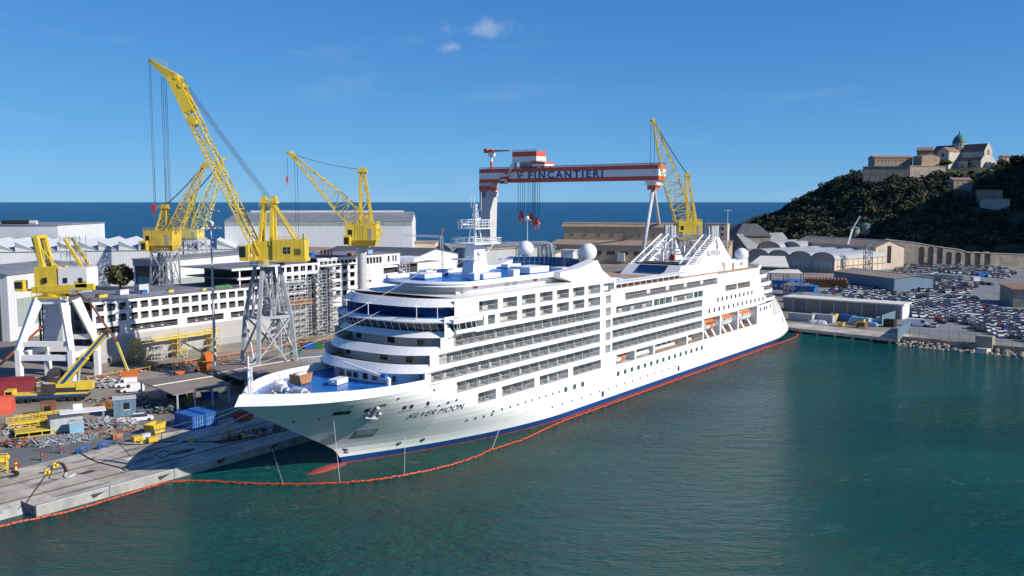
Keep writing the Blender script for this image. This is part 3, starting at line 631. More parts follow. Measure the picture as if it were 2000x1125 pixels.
# --- funnel
fh=MB(); fo=[(111,-8.5),(113,-9.6),(150,-9.6),(153,-8.5),(153,8.5),(150,9.6),(113,9.6),(111,8.5)]
fi=[(114.5,-8),(116,-8.8),(149,-8.8),(151,-8),(151,8),(149,8.8),(116,8.8),(114.5,8)]
fh.prism([(s,-t) for s,t in fo],25.1,27.7,[(s,-t) for s,t in fi]); fh.build('funnel_base','white',ship)
MB().quad(P(111.6,-4.3,25.9),P(111.6,4.3,25.9),P(114.4,4.3,27.72),P(114.4,-4.3,27.72)).build('funnel_glass','glass_blue',ship)
for sg in (1,-1):
    t0,t1=sg*8.3,sg*7.3
    pts=[(124,27.6),(137.2,34.6),(139.6,34.6),(147.5,27.6)]
    w=MB().add([P(s,t0-sg*(z-27.6)*.1,z) for s,z in pts]+[P(s,t1-sg*(z-27.6)*.1,z) for s,z in pts],[(0,1,2,3),(7,6,5,4)]+[(i,(i+1)%4,4+(i+1)%4,4+i) for i in range(4)]).build('funnel_side','white',ship)
    lv=MB()
    for dt in (0,2.2,):
        for q in (0,1):
            tt=t0-sg*dt*1.0; lv.bar(P(116.5+q*5.5,tt,27.7),P(133.5+q*3.8,tt-sg*.7,35.4-q*.8),.25,.35)
    for i in range(16):
        k=(i+.5)/16; lv.bar(P(lerp(116.7,133.6,k),t0,lerp(27.8,35.2,k)),P(lerp(122,137.3,k),t0-sg*.2,lerp(27.8,34.5,k)),.1,.14)
        lv.bar(P(lerp(116.7,133.6,k),t0-sg*2.2,lerp(27.8,35.2,k)),P(lerp(116.7,133.6,k),t0,lerp(27.8,35.2,k)),.1,.14)
    lv.build('funnel_louvre','white',ship)
    ex=MB()
    for a,bq in ((135.5,.5),(137.2,.5),(138.9,.5),(136.3,1.9),(138.1,1.9)): ex.tube(P(a,t0-sg*bq-sg*.6,27.5),P(a,t0-sg*bq-sg*.6,38.0-.2*bq),.55,n=12)
    ex.build('exhaust_pipe','steel',ship,True)
    cl=MB(); random.seed(11+sg)
    for i in range(40):
        a=Vector(P(random.uniform(124,136),sg*random.uniform(2.5,7),random.uniform(27.6,32))); b=a+Vector(random.choice([(random.uniform(1,4),0,0),(0,random.uniform(-2.5,2.5),0),(0,0,random.uniform(1,3))])); cl.bar(a,b,random.choice([.12,.2,.45]))
    stuff(cl.build('funnel_machinery','white',ship))
cr=MB(); [cr.bar(P(s,-8,z),P(s,8,z),.3) for s,z in ((134.5,34.4),(138,34.3),(130,31.5))]; railrun([P(134.5,-8,34.5),P(134.5,8,34.5)],1,1.2,cr); railrun([P(139,-8,34.4),P(139,8,34.4)],1,1.2,cr); cr.build('funnel_bridge','white',ship)
MB().box(116,124,-6.5,6.5,27.7,28.1).build('funnel_intake','black',ship)
MB().box(125,126,-.5,.5,28.3,30).build('fire_locker','red',ship)
fun_t=lambda s,z:8.3-(z-27.6)*.1+.03
wrap('SILVERSEA',1.95,lambda x,y:P(130.3+x,fun_t(0,29.6+y),29.6+y),'lettering','logo_grey',ship,0,1.05,1.02,.02)
lg=MB()
for ds,dz,k in ((0,0,.55),(.45,.55,.4),(-.1,1.2,.55)):
    k*=1.35; c=(137.6+ds*1.35,31.75+dz*1.35); lg.quad(*[P(c[0]+x*k,fun_t(0,c[1]+y*k)+.01,c[1]+y*k) for x,y in ((-1,0),(0,-1.1),(1,0),(0,1.1))])
lg.build('funnel_emblem','logo_grey',ship)
# aft house with brown door, stern terraces
ah=MB(); ah.prism([(139,-10),(156,-10),(160,-7),(160,7),(156,10),(139,10)],25.1,27.4); ah.build('aft_house','white',ship)
put('house_door',boxmesh('house_door',-.5,.5,-.05,.05,0,1.9,'brown'),ship,P(144.5,10.05,25.15)); put('fire_box',boxmesh('fire_box',-.4,.4,-.1,.1,0,.8,'red'),ship,P(150.5,10.1,26))
for z,s1,tip,w in ((13.6,172,184.2,10.2),(16.4,167,180.2,10.8),(19.1,163,176.5,11.6),(21.8,160,171.5,12.2),(24.8,157,166,12.4)):
    def rnd(sx,ww,n=14): return [(158,ww)]+[(sx-6+6*math.sin(math.pi*i/n),ww*math.cos(math.pi*i/n)) for i in range(n+1)]+[(158,-ww)]
    q=rnd(tip,w); 
    MB().prism([(s,-t) for s,t in q],z-.35,z).build('terrace_deck','white',ship)
    q2=rnd(tip-.3,w-.3); MB().add([P(s,t,z+.02) for s,t in q2],[tuple(range(len(q2)))]).build('terrace_planking','teak',ship)
    b=MB(); b.grid([[P(s,t,z-.3) for s,t in q],[P(s+.25,t*1.01,z+.75) for s,t in q],[P(s-.1,t*.99,z+.78) for s,t in q],[P(s-.2,t*.98,z) for s,t in q]]); b.build('terrace_bulwark','white',ship)
    if z<24:
        h=rnd(s1,w-.4); MB().grid([[P(s,t,z) for s,t in h],[P(s,t,z+2.45) for s,t in h]]).build('terrace_wall','glass' if z>15 else 'white',ship)
    r=MB(); railrun([P(s-.3,t*.97,z+.5) for s,t in q[1:-1:2]],.7,1.5,r,.06); r.build('terrace_railing','white',ship)
lv=MB()
for i in range(11):
    z=9.2+i*.4
    for a,b in ((170,175),(176,181.5)):
        if b<send(z)-2: lv.grid([[P(s,HT(s,zz)+.03,zz) for s in (a,(a+b)/2,b)] for zz in (z,z+.14)])
lv.build('stern_louvre','dark',ship)
so_=MB(); so_.grid([[P(s,HT(s,zz)+.03,zz) for s in (182,183.2)] for zz in (5.6,7.6)]); so_.build('stern_port','dark',ship)
# --- mast and radomes
ms=MB(); ms.prism([(34.2,-1.5),(39.6,-1.5),(39.6,1.5),(34.2,1.5)],29.8,36.3,[(35.4,-1.1),(38.2,-1.1),(38.2,1.1),(35.4,1.1)]); ms.build('mast','white',ship)
mt=MB(); mt.prism([(33,-3),(41.5,-3),(41.5,3),(33,3)],36.3,36.55); mt.prism([(33.2,-2.6),(35,-2.6),(35,3),(33.2,3)],33.2,33.4)
railrun([P(33,-3,36.5),P(41.5,-3,36.5),P(41.5,3,36.5),P(33,3,36.5),P(33,-3,36.5)],1,1.3,mt,.07); mt.bar(P(33.2,3,33.4),P(31,5.2,33.4),.8,.15)
for s,t in ((35.8,-.8),(38,-.8),(38,.8),(35.8,.8)): mt.bar(P(s,t,36.5),P(s*.5+18.45,t*.9,39.3),.18)
mt.prism([(34.2,-2.2),(39.8,-2.2),(39.8,2.2),(34.2,2.2)],39.3,39.5); railrun([P(34.2,-2.2,39.5),P(39.8,-2.2,39.5),P(39.8,2.2,39.5),P(34.2,2.2,39.5),P(34.2,-2.2,39.5)],1.6,1.,mt,.08)
mt.lattice(P(37,0,39.5),P(37,0,44.2),.9,.9,.6,.6,6,.12,.09,up=(1,0,0)); mt.tube(P(37,-.3,44),P(37,-.3,46.2),.05); mt.tube(P(37.5,1.1,43),P(37.5,1.1,46.6),.06); mt.bar(P(37,0,43.1),P(37.5,1.1,43),.08); mt.tube(P(36.4,-.6,43.5),P(36.4,-.6,45.6),.04)
mt.bar(P(34.8,1.6,41.1),P(36.2,1.9,41.5),.3,.2); mt.bar(P(33,0,40.3),P(34.4,.2,40.2),.3); mt.ball(P(33.6,3.6,34.6),.45,10,6); mt.bar(P(33.6,3.6,33.4),P(33.6,3.6,34.4),.2); mt.bar(P(41.5,0,36.4),P(44,.4,36.6),.15); mt.bar(P(43.5,0,36.4),P(38.6,0,33),.12)
mt.build('mast_platform','white',ship)
for s,t,zc,r,zb_ in ((65.0,-7.6,33.9,1.85,30.4),(66.6,8.3,33.6,1.95,30.4),(158.2,7,28.6,2.1,24.9)):
    rd=MB().ball((0,0,zc),r,28,16); rd.lathe([(.75,zb_),(.55,zb_+.7),(.55,zc-r*.9),(r*.62,zc-r*.78)],(0,0,0),14); rd.build('radome','white',ship,True,P(s,t,0))
# --- foredeck gear
fm=MB(); fm.tube(P(-18.6,0,13.9),P(-18.6,0,21.3),.22,.14,n=8); fm.bar(P(-18.6,0,20),P(-17.7,.2,20),.12); fm.bar(P(-18.6,0,18),P(-18.6,1,18),.12); fm.bar(P(-18.6,-.6,19.3),P(-18.6,.6,19.3),.1); fm.bar(P(-18.6,0,17.2),P(-16.6,1.2,13.9),.09); fm.bar(P(-18.6,0,17.2),P(-16.6,-1.2,13.9),.09)
for i in range(8): fm.bar(P(-18.2,-.25,13.8+i*.8),P(-18.2,.25,13.8+i*.8),.07)
fm.lattice(P(-18.2,0,13.9),P(-18.2,0,19.5),.5,.3,.4,.25,9,.07,.05,up=(1,0,0)); fm.build('bow_mast','white',ship)
wd=MB()
for t in (-2.4,2.4):
    wd.tube(P(-10.8,t-1.2,14.7),P(-10.8,t+1.2,14.7),.75,n=14); wd.tube(P(-10.8,t+1.2,14.7),P(-10.8,t+2.2,14.7),.4,n=10); wd.box(-11.6,-10,-t+1.0,-t+1.5,13.85,15.1); wd.box(-12.6,-9,-t-.3,-t+.3,13.85,14.3)
for s,t in ((-15.5,1.5),(-15.5,-1.5),(-13.6,3.2),(-6,6.8),(-6,-6.8),(-3,9.5)):
    for q in (0,.8): wd.tube(P(s+q,t,13.85),P(s+q,t,14.6),.24,n=8)
stuff(wd.build('windlass','lgrey',ship))
dc=MB(); dc.tube(P(1.2,10.3,13.9),P(1.2,10.3,15.9),.35,n=10); dc.bar(P(1.2,10.3,15.8),P(-1.6,2.6,18.2),.35,.5,.2,.3); dc.k=1; dc.obox(P(.9,9.6,16.3),(.7,.9,.5)); dc.build('deck_crane',['white','blue'],ship)
# ---------------------------------------------------------------- gantry crane over the building dock
GL=D(936,358,661); GR=D(1278,352,575); gd=(GR-GL); gd.z=0; glen=gd.length; ga=math.atan2(gd.y,gd.x); ZB=58.4; ZT=68.3
gb=Vector((GL.x,GL.y,ZG)); ga_len=glen+3
gan=thing('gantry_crane','huge red and white striped gantry crane with blue lettering spanning behind the ship','gantry crane',gb,ga)
gw=9.5; b0,b1=ZB-ZG,ZT-ZG; h=b1-b0
MB().box(0,ga_len,0,gw,b0,b0+h*.27).build('beam_stripe','redpaint',gan); MB().box(0,ga_len,0,gw,b0+h*.27,b0+h*.72).build('beam_stripe','white',gan); MB().box(0,ga_len,0,gw,b0+h*.72,b1).build('beam_stripe','redpaint',gan)
rg=MB(); railrun([(0,.1,b1),(ga_len,.1,b1)],1.1,4,rg,.14); railrun([(0,gw-.1,b1),(ga_len,gw-.1,b1)],1.1,4,rg,.14); rg.build('beam_railing','red',gan)
wrap('FINCANTIERI',h*.68,lambda x,y:(44.2+x,-.06,b0+h*.26+y),'lettering','sign_blue',gan,0,1.35,1.20,.035)
lgo=MB()
for p,q in (((34.5,.5),(36.3,.0)),((36.3,0),(37.6,.5)),((37.6,.5),(40.3,.5)),((38,.25),(40,.25)),((37.5,.5),(37.5,.02))): lgo.bar((p[0],-.08,b0+h*(.3+p[1]*.8)),(q[0],-.08,b0+h*(.3+q[1]*.8)),.06,.9)
lgo.build('emblem','sign_blue',gan)
lt=MB(); lt.prism([(.3,.3),(9.6,.3),(9.6,9),(.3,9)],b0-15,b0,[(-.2,0),(10.2,0),(10.2,gw),(-.2,gw)]); lt.prism([(3.0,1.5),(9.2,1.5),(9.2,8),(3.0,8)],6,b0-15,[(.3,.3),(9.6,.3),(9.6,9),(.3,9)]); lt.prism([(-3,-5),(15,-5),(15,14),(-3,14)],0,6,[(2.6,1),(9.6,1),(9.6,8.5),(2.6,8.5)]); lt.build('fixed_leg','lgrey',gan)
MB().prism([(-.1,-.1),(10,-.1),(10,gw),(-.1,gw)],b0-5.5,b0-2.2,[(-.2,-.1),(10.1,-.1),(10.1,gw),(-.2,gw)]).build('leg_stripe','redpaint',gan)
MB().box(9.9,11.5,1,8,b0-9.5,b0-6.5).build('leg_platform','lgrey',gan)
pl_=MB(); [pl_.bar(a,b,.5,.2) for a,b in (((1.5,-.25,b0-10.5),(1.5,-.25,b0-6)),((1.5,-.25,b0-6),(4,-.25,b0-6)),((4,-.25,b0-6),(4,-.25,b0-10.5)),((4,-.25,b0-10.5),(1.5,-.25,b0-10.5)),((5.5,-.25,b0-6),(5.5,-.25,b0-10.5)),((5.5,-.25,b0-6),(8,-.25,b0-6)),((2.7,-.25,b0-9),(2.7,-.25,b0-7)))]; pl_.build('emblem','sign_blue',gan)
top=Vector((ga_len-6,gw/2,b0-4)); inv=Matrix.Rotation(-ga,3,'Z')
for px,py,nm in ((1250,527,'front'),(1296,500,'rear')):
    f=inv@(G(px,py)-gb); lg_=MB(); lg_.tube((f.x,f.y,0),(top.x,top.y,top.z),1.35,1.1,n=14); lg_.box(f.x-3,f.x+3,f.y-2,f.y+2,0,2.5); lg_.build('hinged_leg','lgrey',gan,True)
hj=MB(); hj.box(top.x-3,top.x+3,top.y-3,top.y+3,b0-6,b0-3); hj.build('leg_joint','redpaint',gan)
hj=MB(); hj.prism([(top.x-3,top.y-3),(top.x+3,top.y-3),(top.x+3,top.y+3),(top.x-3,top.y+3)],b0-3,b0,[(top.x-4.5,top.y-4),(top.x+4.5,top.y-4),(top.x+4.5,top.y+4),(top.x-4.5,top.y+4)]); railrun([(top.x-5,top.y-4.5,b0-3.5),(top.x+5,top.y-4.5,b0-3.5),(top.x+5,top.y+4.5,b0-3.5)],1.1,2,hj,.14); hj.build('leg_head','white',gan)
for s0,L,z0,z1 in ((31,21,4.5,11.5),(48,11,1.0,4.0)):
    t=MB(); t.k=1; t.box(s0,s0+L,-1,gw+1,b1+z0,b1+lerp(z0,z1,.5)); t.k=0; t.box(s0,s0+L,-1,gw+1,b1+lerp(z0,z1,.5),b1+z1); t.k=2
    for x in (s0+2,s0+L-2):
        for y in (.5,gw-.5): t.bar((x,y,b1),(x,y,b1+z0),.9)
    t.box(s0+5,s0+L-6,1,gw-1,b1+.2,b1+z0-.6); t.k=0; railrun([(s0,-1,b1+z1),(s0+L,-1,b1+z1)],1,2.5,t,.12); t.build('hoist_trolley',['redpaint','white','grey'],gan)
ca=MB(); ca.k=1; ca.bar((33,-1.5,b1+3.5),(25,-2.5,b0+3.5),2.2,2.2); ca.k=0; ca.bar((29.5,-2.0,b0+h*.95),(26.5,-2.4,b0+h*.6),2.25,2.25); ca.k=1; ca.box(22,26.6,-4,-1,b0-1.2,b0+2.2); ca.k=0; ca.box(21.9,27.5,-4.1,-.9,b0+2.2,b0+4); ca.k=2; ca.box(22.2,26.3,-4.1,-3.9,b0-.6,b0+1.2); ca.build('operator_cabin',['redpaint','white','glass'],gan)
for i,(x,zl) in enumerate(((40,30),(48.5,29),(53,26))):
    cb=MB()
    for dx in (-.9,.9):
        for dy in (-2.6,2.6): cb.tube((x+dx,gw/2+dy-7,zl+6),(x+dx,gw/2+dy-7,b1),.16,n=5,cap=False)
    cb.build('hoist_cable','cable',gan)
    hk=MB(); hk.box(x-2.0,x+2.0,gw/2-9,gw/2-5,zl+1.5,zl+2.7); hk.prism([(x-1.1,gw/2-8.4),(x+1.1,gw/2-8.4),(x+1.1,gw/2-5.6),(x-1.1,gw/2-5.6)],zl+2.7,zl+6.5,[(x-.8,gw/2-8),(x+.8,gw/2-8),(x+.8,gw/2-6),(x-.8,gw/2-6)])
    for dx in (-1.4,1.4): hk.bar((x+dx,gw/2-7,zl+1.5),(x+dx*1.2,gw/2-7,zl-1.6),.55); hk.bar((x+dx*1.2,gw/2-7,zl-1.6),(x+dx*.5,gw/2-7,zl-2.6),.5)
    hk.build('hook_block','redpaint',gan)
tc_=MB(); tc_.k=0; tc_.tube((7.5,5,b1),(7.5,5,b1+5.5),.9,n=10); tc_.tube((7.5,5,b1+9),(7.5,5,b1+11),.9,n=10); tc_.bar((2,5,b1+13.3),(24.5,5,b1+13),1.1,1.6,.7,.8); tc_.box(1.5,4.5,3.5,6.5,b1+12,b1+15); tc_.box(6,9.5,3.6,6.4,b1+12,b1+14.3); tc_.k=1; tc_.tube((7.5,5,b1+5.5),(7.5,5,b1+9),.9,n=10); tc_.box(5.5,10,3.5,6.5,b1+9.4,b1+11.6); tc_.build('service_crane',['redpaint','white'],gan)
# ---------------------------------------------------------------- yellow shipyard cranes
def rope(mb,a,b,r=.05,sag=0,n=8):
    a,b=Vector(a),Vector(b); pts=[a.lerp(b,i/n)-Vector((0,0,sag*4*(i/n)*(1-i/n))) for i in range(n+1)]
    for p,q in zip(pts,pts[1:]): mb.tube(p,q,r,n=4,cap=False)
def L(base): return lambda x,y,Y: D(x,y,Y)-base
# crane on grey braced portal in the foreground
cb=G(528,738); Y0=cb.y; q=L(cb)
c=thing('harbour_crane','tall bright yellow harbour crane on a grey braced steel portal beside the foredeck','crane',cb)
zt=q(0,519,Y0).z; zk=q(0,617,Y0).z
feet=[Vector((-7.3,.6,0)),Vector((-1.2,-6.3,0)),Vector((6.8,0,0)),Vector((1.2,6.6,0))]
knee=[Vector((f.x*.80,f.y*.80,zk)) for f in feet]; tops=[Vector((f.x*.42,f.y*.42,zt)) for f in feet]
for f,k,t in zip(feet,knee,tops):
    l=MB(); l.bar(f,k,.85,.85,.95); l.bar(k,t,.95,.95,.75); l.box(f.x-1,f.x+1,f.y-1,f.y+1,0,1.0); l.build('portal_leg','steel',c)
br=MB()
for i in range(4):
    a,b2=i,(i+1)%4; br.bar(knee[a],knee[b2],.5,.7); m=(knee[a]+knee[b2])/2; br.bar(m,tops[a],.35); br.bar(m,tops[b2],.35); m2=(feet[a]+feet[b2])/2
    br.bar(knee[a],feet[b2].lerp(knee[b2],.0),.38); br.bar(knee[b2],feet[a].lerp(knee[a],.35),.38)
br.build('portal_brace','steel',c)
mid=MB(); mid.lattice((0,0,zk),(0,0,zt),3.2,3.2,2.6,2.6,5,.3,.15,up=(0,1,0)); mid.tube((0,0,zk),(0,0,zt),1.2,n=12); mid.build('portal_core','steel',c)
pf=MB(); pf.tube((0,0,zt),(0,0,zt+.5),4.1,n=24); railrun([(4*math.cos(a),4*math.sin(a),zt+.5) for a in (2*math.pi*i/16 for i in range(17))],1,2,pf,.07); pf.build('slewing_platform','lgrey',c)
sb_=MB(); sb_.tube((0,0,zt+.5),(0,0,zt+1.6),2.4,n=16); p0=q(503,480,Y0); sb_.box(-3.0,2.0,-2,2,zt+1.5,zt+6); sb_.build('slewing_base','yellow',c)
mh=MB(); zh0,zh1=q(0,506,Y0).z,q(0,468,Y0).z; mh.box(2.0,9.6,-2.5,2.5,zh0,zh1); mh.box(2,9.9,-2.6,2.6,zh0-.5,zh0+.4); mh.build('machine_house','yellow',c); g=MB(); railrun([(2.1,-2.4,zh1),(9.5,-2.4,zh1),(9.5,2.4,zh1)],.9,1.3,g,.06); g.build('roof_railing','yellow',c); g=MB(); [g.box(3+i*1.1,3.06+i*1.1,-2.54,-2.49,zh0+.4,zh1-.2) for i in range(7) if i not in (2,)]; stuff(g.build('panel_seam','yellow_worn',c)); g=MB(); [g.box(7.2,8.8,-2.56,-2.5,zh0+1.2+.22*i,zh0+1.3+.22*i) for i in range(7)]; stuff(g.build('vent_louvre','dark',c)); MB().tube((8.6,1.2,zh1),(8.6,1.2,zh1+1.4),.18,n=8).build('exhaust_stack','steel_dark',c)
lad=MB(); [lad.bar((-5.9+.35*z/zk*1.2,.2,z),(-5.4+.35*z/zk*1.2,.2,z),.05) for z in [x*.5 for x in range(2,32)]]; stuff(lad.build('ladder','lgrey',c))
w=MB(); w.box(4.6,6.3,-2.56,-2.5,zh0+1.5,zh0+3.0); w.build('window','glass',c)
wf_=MB(); wf_.bar((5.45,-2.58,zh0+1.4),(5.45,-2.58,zh0+3.1),.12); wf_.bar((4.5,-2.58,zh0+2.25),(6.4,-2.58,zh0+2.25),.1); wf_.build('window_bar','grey',c)
at=q(526,392,Y0); ap_=MB()
for dy in (-1.7,1.7):
    ap_.bar((-1.4,dy,zt+5),(at.x-1.1,dy*.6,at.z),.8,.8,.6); ap_.bar((1.6,dy,zt+5),(at.x+.9,dy*.6,at.z),.95,1.1,.7); ap_.bar((at.x+1.2,dy*.6,at.z-1),(7.2,dy,zh1),.4)
for k in (.25,.5,.75): ap_.bar((lerp(-1.4,at.x-1,k),-1.7*lerp(1,.6,k),lerp(zt+5,at.z,k)),(lerp(-1.4,at.x-1,k),1.7*lerp(1,.6,k),lerp(zt+5,at.z,k)),.3)
ap_.box(at.x-2.0,at.x+2.0,-1.6,1.6,at.z-.6,at.z); railrun([(at.x-2,-1.8,at.z-1.6),(at.x+2.4,-1.8,at.z-1.6)],1,1.5,ap_,.06)
for dx in (-1.2,1.2): ap_.tube((at.x+dx,-.9,at.z+.5),(at.x+dx,.9,at.z+.5),.6,n=12)
ap_.build('a_frame','yellow',c)
cbn=MB(); k0,k1=q(476,508,Y0),q(503,478,Y0); cbn.box(k0.x,k0.x+2.2,-3.4,-1.6,k0.z,k1.z); cbn.box(k0.x+2.2,-2,-3,-1.8,k0.z,k0.z+1); cbn.build('operator_cabin','yellow',c); MB().box(k0.x-.05,k0.x+1.5,-3.46,-3.4,k0.z+.9,k1.z-.3).build('cabin_window','glass',c); MB().box(k0.x-.06,k0.x-.01,-3.3,-1.7,k0.z+.8,k1.z-.3).build('cabin_window','glass',c)
bf=q(508,498,Y0); bm=q(368,210,Y0); bh=q(340,150,Y0); tip=q(292,118,Y0)
bo=MB(); bo.lattice((bf.x,0,bf.z),(bm.x,0,bm.z),4.4,1.0,3.2,2.6,13,.3,.15); bo.build('boom_lattice','yellow',c)
bx_=MB(); 
for dy in (-1.5,1.5): bx_.bar((bm.x+.5,dy,bm.z-1),(bh.x,dy,bh.z),.5,2.6,.5,2.6); bx_.bar((bh.x+.6,dy,bh.z-.6),(tip.x,dy*.3,tip.z),.4,2.4,.3,.7)
bx_.bar((bm.x,0,bm.z),(bh.x,0,bh.z),2.6,.4); bx_.bar((bh.x,0,bh.z),(tip.x,0,tip.z),1.2,.3)
for px,py in ((358,168),(348,152),(336,157)):
    p=q(px,py,Y0); bx_.tube((p.x,-1.9,p.z),(p.x,1.9,p.z),.65,n=12)
p=q(378,237,Y0); bx_.obox((p.x,0,p.z),(2.2,3.6,1.2),0,0,R(62)); a_,b_=q(300,120,Y0),q(330,133,Y0); railrun([(a_.x,-1,a_.z+.3),(b_.x,-1,b_.z+.3)],.9,1.2,bx_,.05); bx_.build('boom_head','yellow',c)
rp=MB(); 
for dx,dy in ((0,-.7),(0,.7),(.8,-.4),(-.8,.4)): rope(rp,(at.x+dx,dy,at.z+.6),(bh.x+1.6,dy,bh.z-.2+dx),.055,.5)
for px,py,y2 in ((292,122,395),(316,150,400),(323,152,400)):
    p=q(px,py,Y0); e=q(px+ (8 if px<300 else 6),y2,Y0); rp.tube((p.x,-.5,p.z),(p.x,-.5,e.z),.05,n=4,cap=False); rp.tube((p.x,.5,p.z),(p.x,.5,e.z),.05,n=4,cap=False)
rp.build('hoist_cable','cable',c)
hkb=MB(); e=q(300,400,Y0); hkb.box(e.x-.4,e.x+.4,-.4,.4,e.z-1.2,e.z); hkb.bar((e.x,0,e.z-1.2),(e.x,0,e.z-2.2),.2); hkb.build('hook_block','red',c)
# generic luffing crane in perspective plane
def luffer(name,label,base_px,Yd,plat_y,house,aframe,foot,head,colr,bw=(5,2.4),nb=10,portal='lattice',pw=9,jib=None,hoist=None,ropes=True,base_col='steel',depth=None):
    bx,by=base_px; B=Vector((D(bx,394,Yd).x,Yd,ZG)); q=L(B); c=thing(name,label,'crane',B)
    zp=q(0,plat_y,Yd).z
    if portal=='lattice':
        l=MB(); fe=[Vector((sx*pw/2,sy*pw/2,0)) for sx,sy in((-1,-1),(1,-1),(1,1),(-1,1))]; tp=[Vector((f.x*.8,f.y*.8,zp)) for f in fe]
        for k in range(4):
            MB().bar(fe[k],tp[k],.6).build('portal_leg',base_col,c)
            k2=(k+1)%4
            for a,b in ((0,.5),(.5,1)):
                l.bar(fe[k].lerp(tp[k],a),fe[k2].lerp(tp[k2],b),.28); l.bar(fe[k2].lerp(tp[k2],a),fe[k].lerp(tp[k],b),.28); l.bar(fe[k].lerp(tp[k],b),fe[k2].lerp(tp[k2],b),.3)
        l.lattice((0,0,0),(0,0,zp),3,3,2.4,2.4,5,.22,.14,up=(0,1,0)); l.build('portal_brace',base_col,c)
    else:
        MB().lathe([(pw/2,0),(pw/2,zp*.9),(pw/2*1.25,zp*.97),(pw/2*1.25,zp)],(0,0,0),20).build('column','lgrey',c,True)
    s=MB(); s.tube((0,0,zp),(0,0,zp+.5),pw*.55 if portal=='lattice' else pw*.8,n=18); railrun([(pw*.55*math.cos(a),pw*.55*math.sin(a),zp+.5) for a in (2*math.pi*i/12 for i in range(13))],1,2,s,.08); s.build('slewing_platform','steel',c)
    x0,y0,x1,y1=house; a,b=q(x0,y1,Yd),q(x1,y0,Yd); hd=(b.x-a.x)*.45
    h=MB(); h.prism([(a.x+.6,-hd*.7),(b.x-.6,-hd*.7),(b.x-.6,hd*.7),(a.x+.6,hd*.7)],zp+.4,a.z+(b.z-a.z)*.25,[(a.x,-hd),(b.x,-hd),(b.x,hd),(a.x,hd)]); h.box(a.x,b.x,-hd,hd,a.z+(b.z-a.z)*.25,b.z); h.build('machine_house',colr,c); g=MB(); railrun([(a.x,-hd,b.z),(b.x,-hd,b.z),(b.x,hd,b.z)],1.0,1.6,g,.08); g.build('roof_railing',colr,c); MB().box(b.x-2.6,b.x-1.4,-hd-.07,-hd,a.z+(b.z-a.z)*.3,a.z+(b.z-a.z)*.8).build('access_door','grey',c); g=MB(); [g.box(a.x+3+.9*i,a.x+3.06+.9*i,-hd-.05,-hd+.02,a.z+(b.z-a.z)*.28,b.z-.2) for i in range(max(0,int((b.x-a.x-6)/.9)))]; stuff(g.build('panel_seam','steel_dark',c)) if g.f else None
    MB().box(a.x+.8,a.x+2.2,-hd-.06,-hd,a.z+(b.z-a.z)*.4,a.z+(b.z-a.z)*.75).build('window','glass',c)
    kb=MB(); kb.box(a.x-.4,a.x+1.8,-hd-2.0,-hd+.2,a.z,a.z+(b.z-a.z)*.5); kb.build('operator_cabin',colr,c); MB().box(a.x-.1,a.x+1.4,-hd-2.06,-hd-2.0,a.z+.5,a.z+(b.z-a.z)*.4).build('cabin_window','glass',c)
    (ax0,ay0),(ax1,ay1)=aframe; A0,A1=q(ax0,ay0,Yd),q(ax1,ay1,Yd); f=MB(); hw_=1.6
    for dy in (-hw_,hw_):
        for dx in (-2.0,2.0): f.bar((A0.x+dx,dy,A0.z),(A1.x+dx*.35,dy*.5,A1.z),.55)
    n=4
    for i in range(n):
        k0,k1=i/n,(i+1)/n
        for dy in(-hw_,hw_):
            f.bar((lerp(A0.x-2,A1.x-.7,k0),dy*lerp(1,.5,k0),lerp(A0.z,A1.z,k0)),(lerp(A0.x+2,A1.x+.7,k1),dy*lerp(1,.5,k1),lerp(A0.z,A1.z,k1)),.2); f.bar((lerp(A0.x-2,A1.x-.7,k1),dy*lerp(1,.5,k1),lerp(A0.z,A1.z,k1)),(lerp(A0.x+2,A1.x+.7,k1),dy*lerp(1,.5,k1),lerp(A0.z,A1.z,k1)),.2)
    f.box(A1.x-1.6,A1.x+1.6,-1.2,1.2,A1.z,A1.z+.5); f.obox((A1.x,0,A1.z+1.1),(2.2,1.6,1.2)); railrun([(A1.x-2,-1.6,A1.z+.1),(A1.x+2.4,-1.6,A1.z+.1)],1.1,1.2,f,.08); f.build('a_frame',colr,c)
    F,Hd=q(*foot,Yd),q(*head,Yd); dd=depth or 0; m=F.lerp(Hd,.45); m.y+=dd*.45
    bo=MB(); k=.27*Yd/300
    bo.lattice(F,m,bw[0],bw[1]*1.1,bw[0]*.8,bw[1],nb//2,k,k*.55); bo.lattice(m,Hd+Vector((0,dd,0)),bw[0]*.8,bw[1],1.3,.9,nb-nb//2,k,k*.55); bo.build('boom_lattice',colr,c)
    hd_=MB(); H2=Hd+Vector((0,dd,0)); dirv=(Hd-F).normalized(); hd_.bar(H2-dirv*1.2,H2+dirv*1.6,1.5,1.3); sx=-1 if Hd.x<F.x else 1; hd_.bar(H2,H2+Vector((sx*2.6,0,1.1)),1.0,.8,.5,.4); hd_.tube(H2+Vector((0,-1.0,0)),H2+Vector((0,1.0,0)),.8,n=12); hd_.build('boom_head',colr,c)
    r_=MB(); rr_=.05*Yd/250
    for dy in (-.8,0,.8): rope(r_,(A1.x,dy,A1.z+1.2),H2+Vector((0,dy,.5)),rr_,.8)
    if hoist:
        for px,y2 in hoist:
            p=q(px,head[1]+4,Yd); e=q(px,y2,Yd); r_.tube((p.x,dd,p.z),(p.x,dd,e.z),rr_,n=4,cap=False)
    r_.build('hoist_cable','cable',c)
    if hoist:
        px,y2=hoist[0]; e=q(px,y2,Yd); hb=MB(); hb.box(e.x-.35,e.x+.35,dd-.35,dd+.35,e.z-1.6,e.z); hb.bar((e.x,dd,e.z-1.6),(e.x,dd,e.z-2.8),.25); hb.build('hook_block','redpaint',c)
    return c
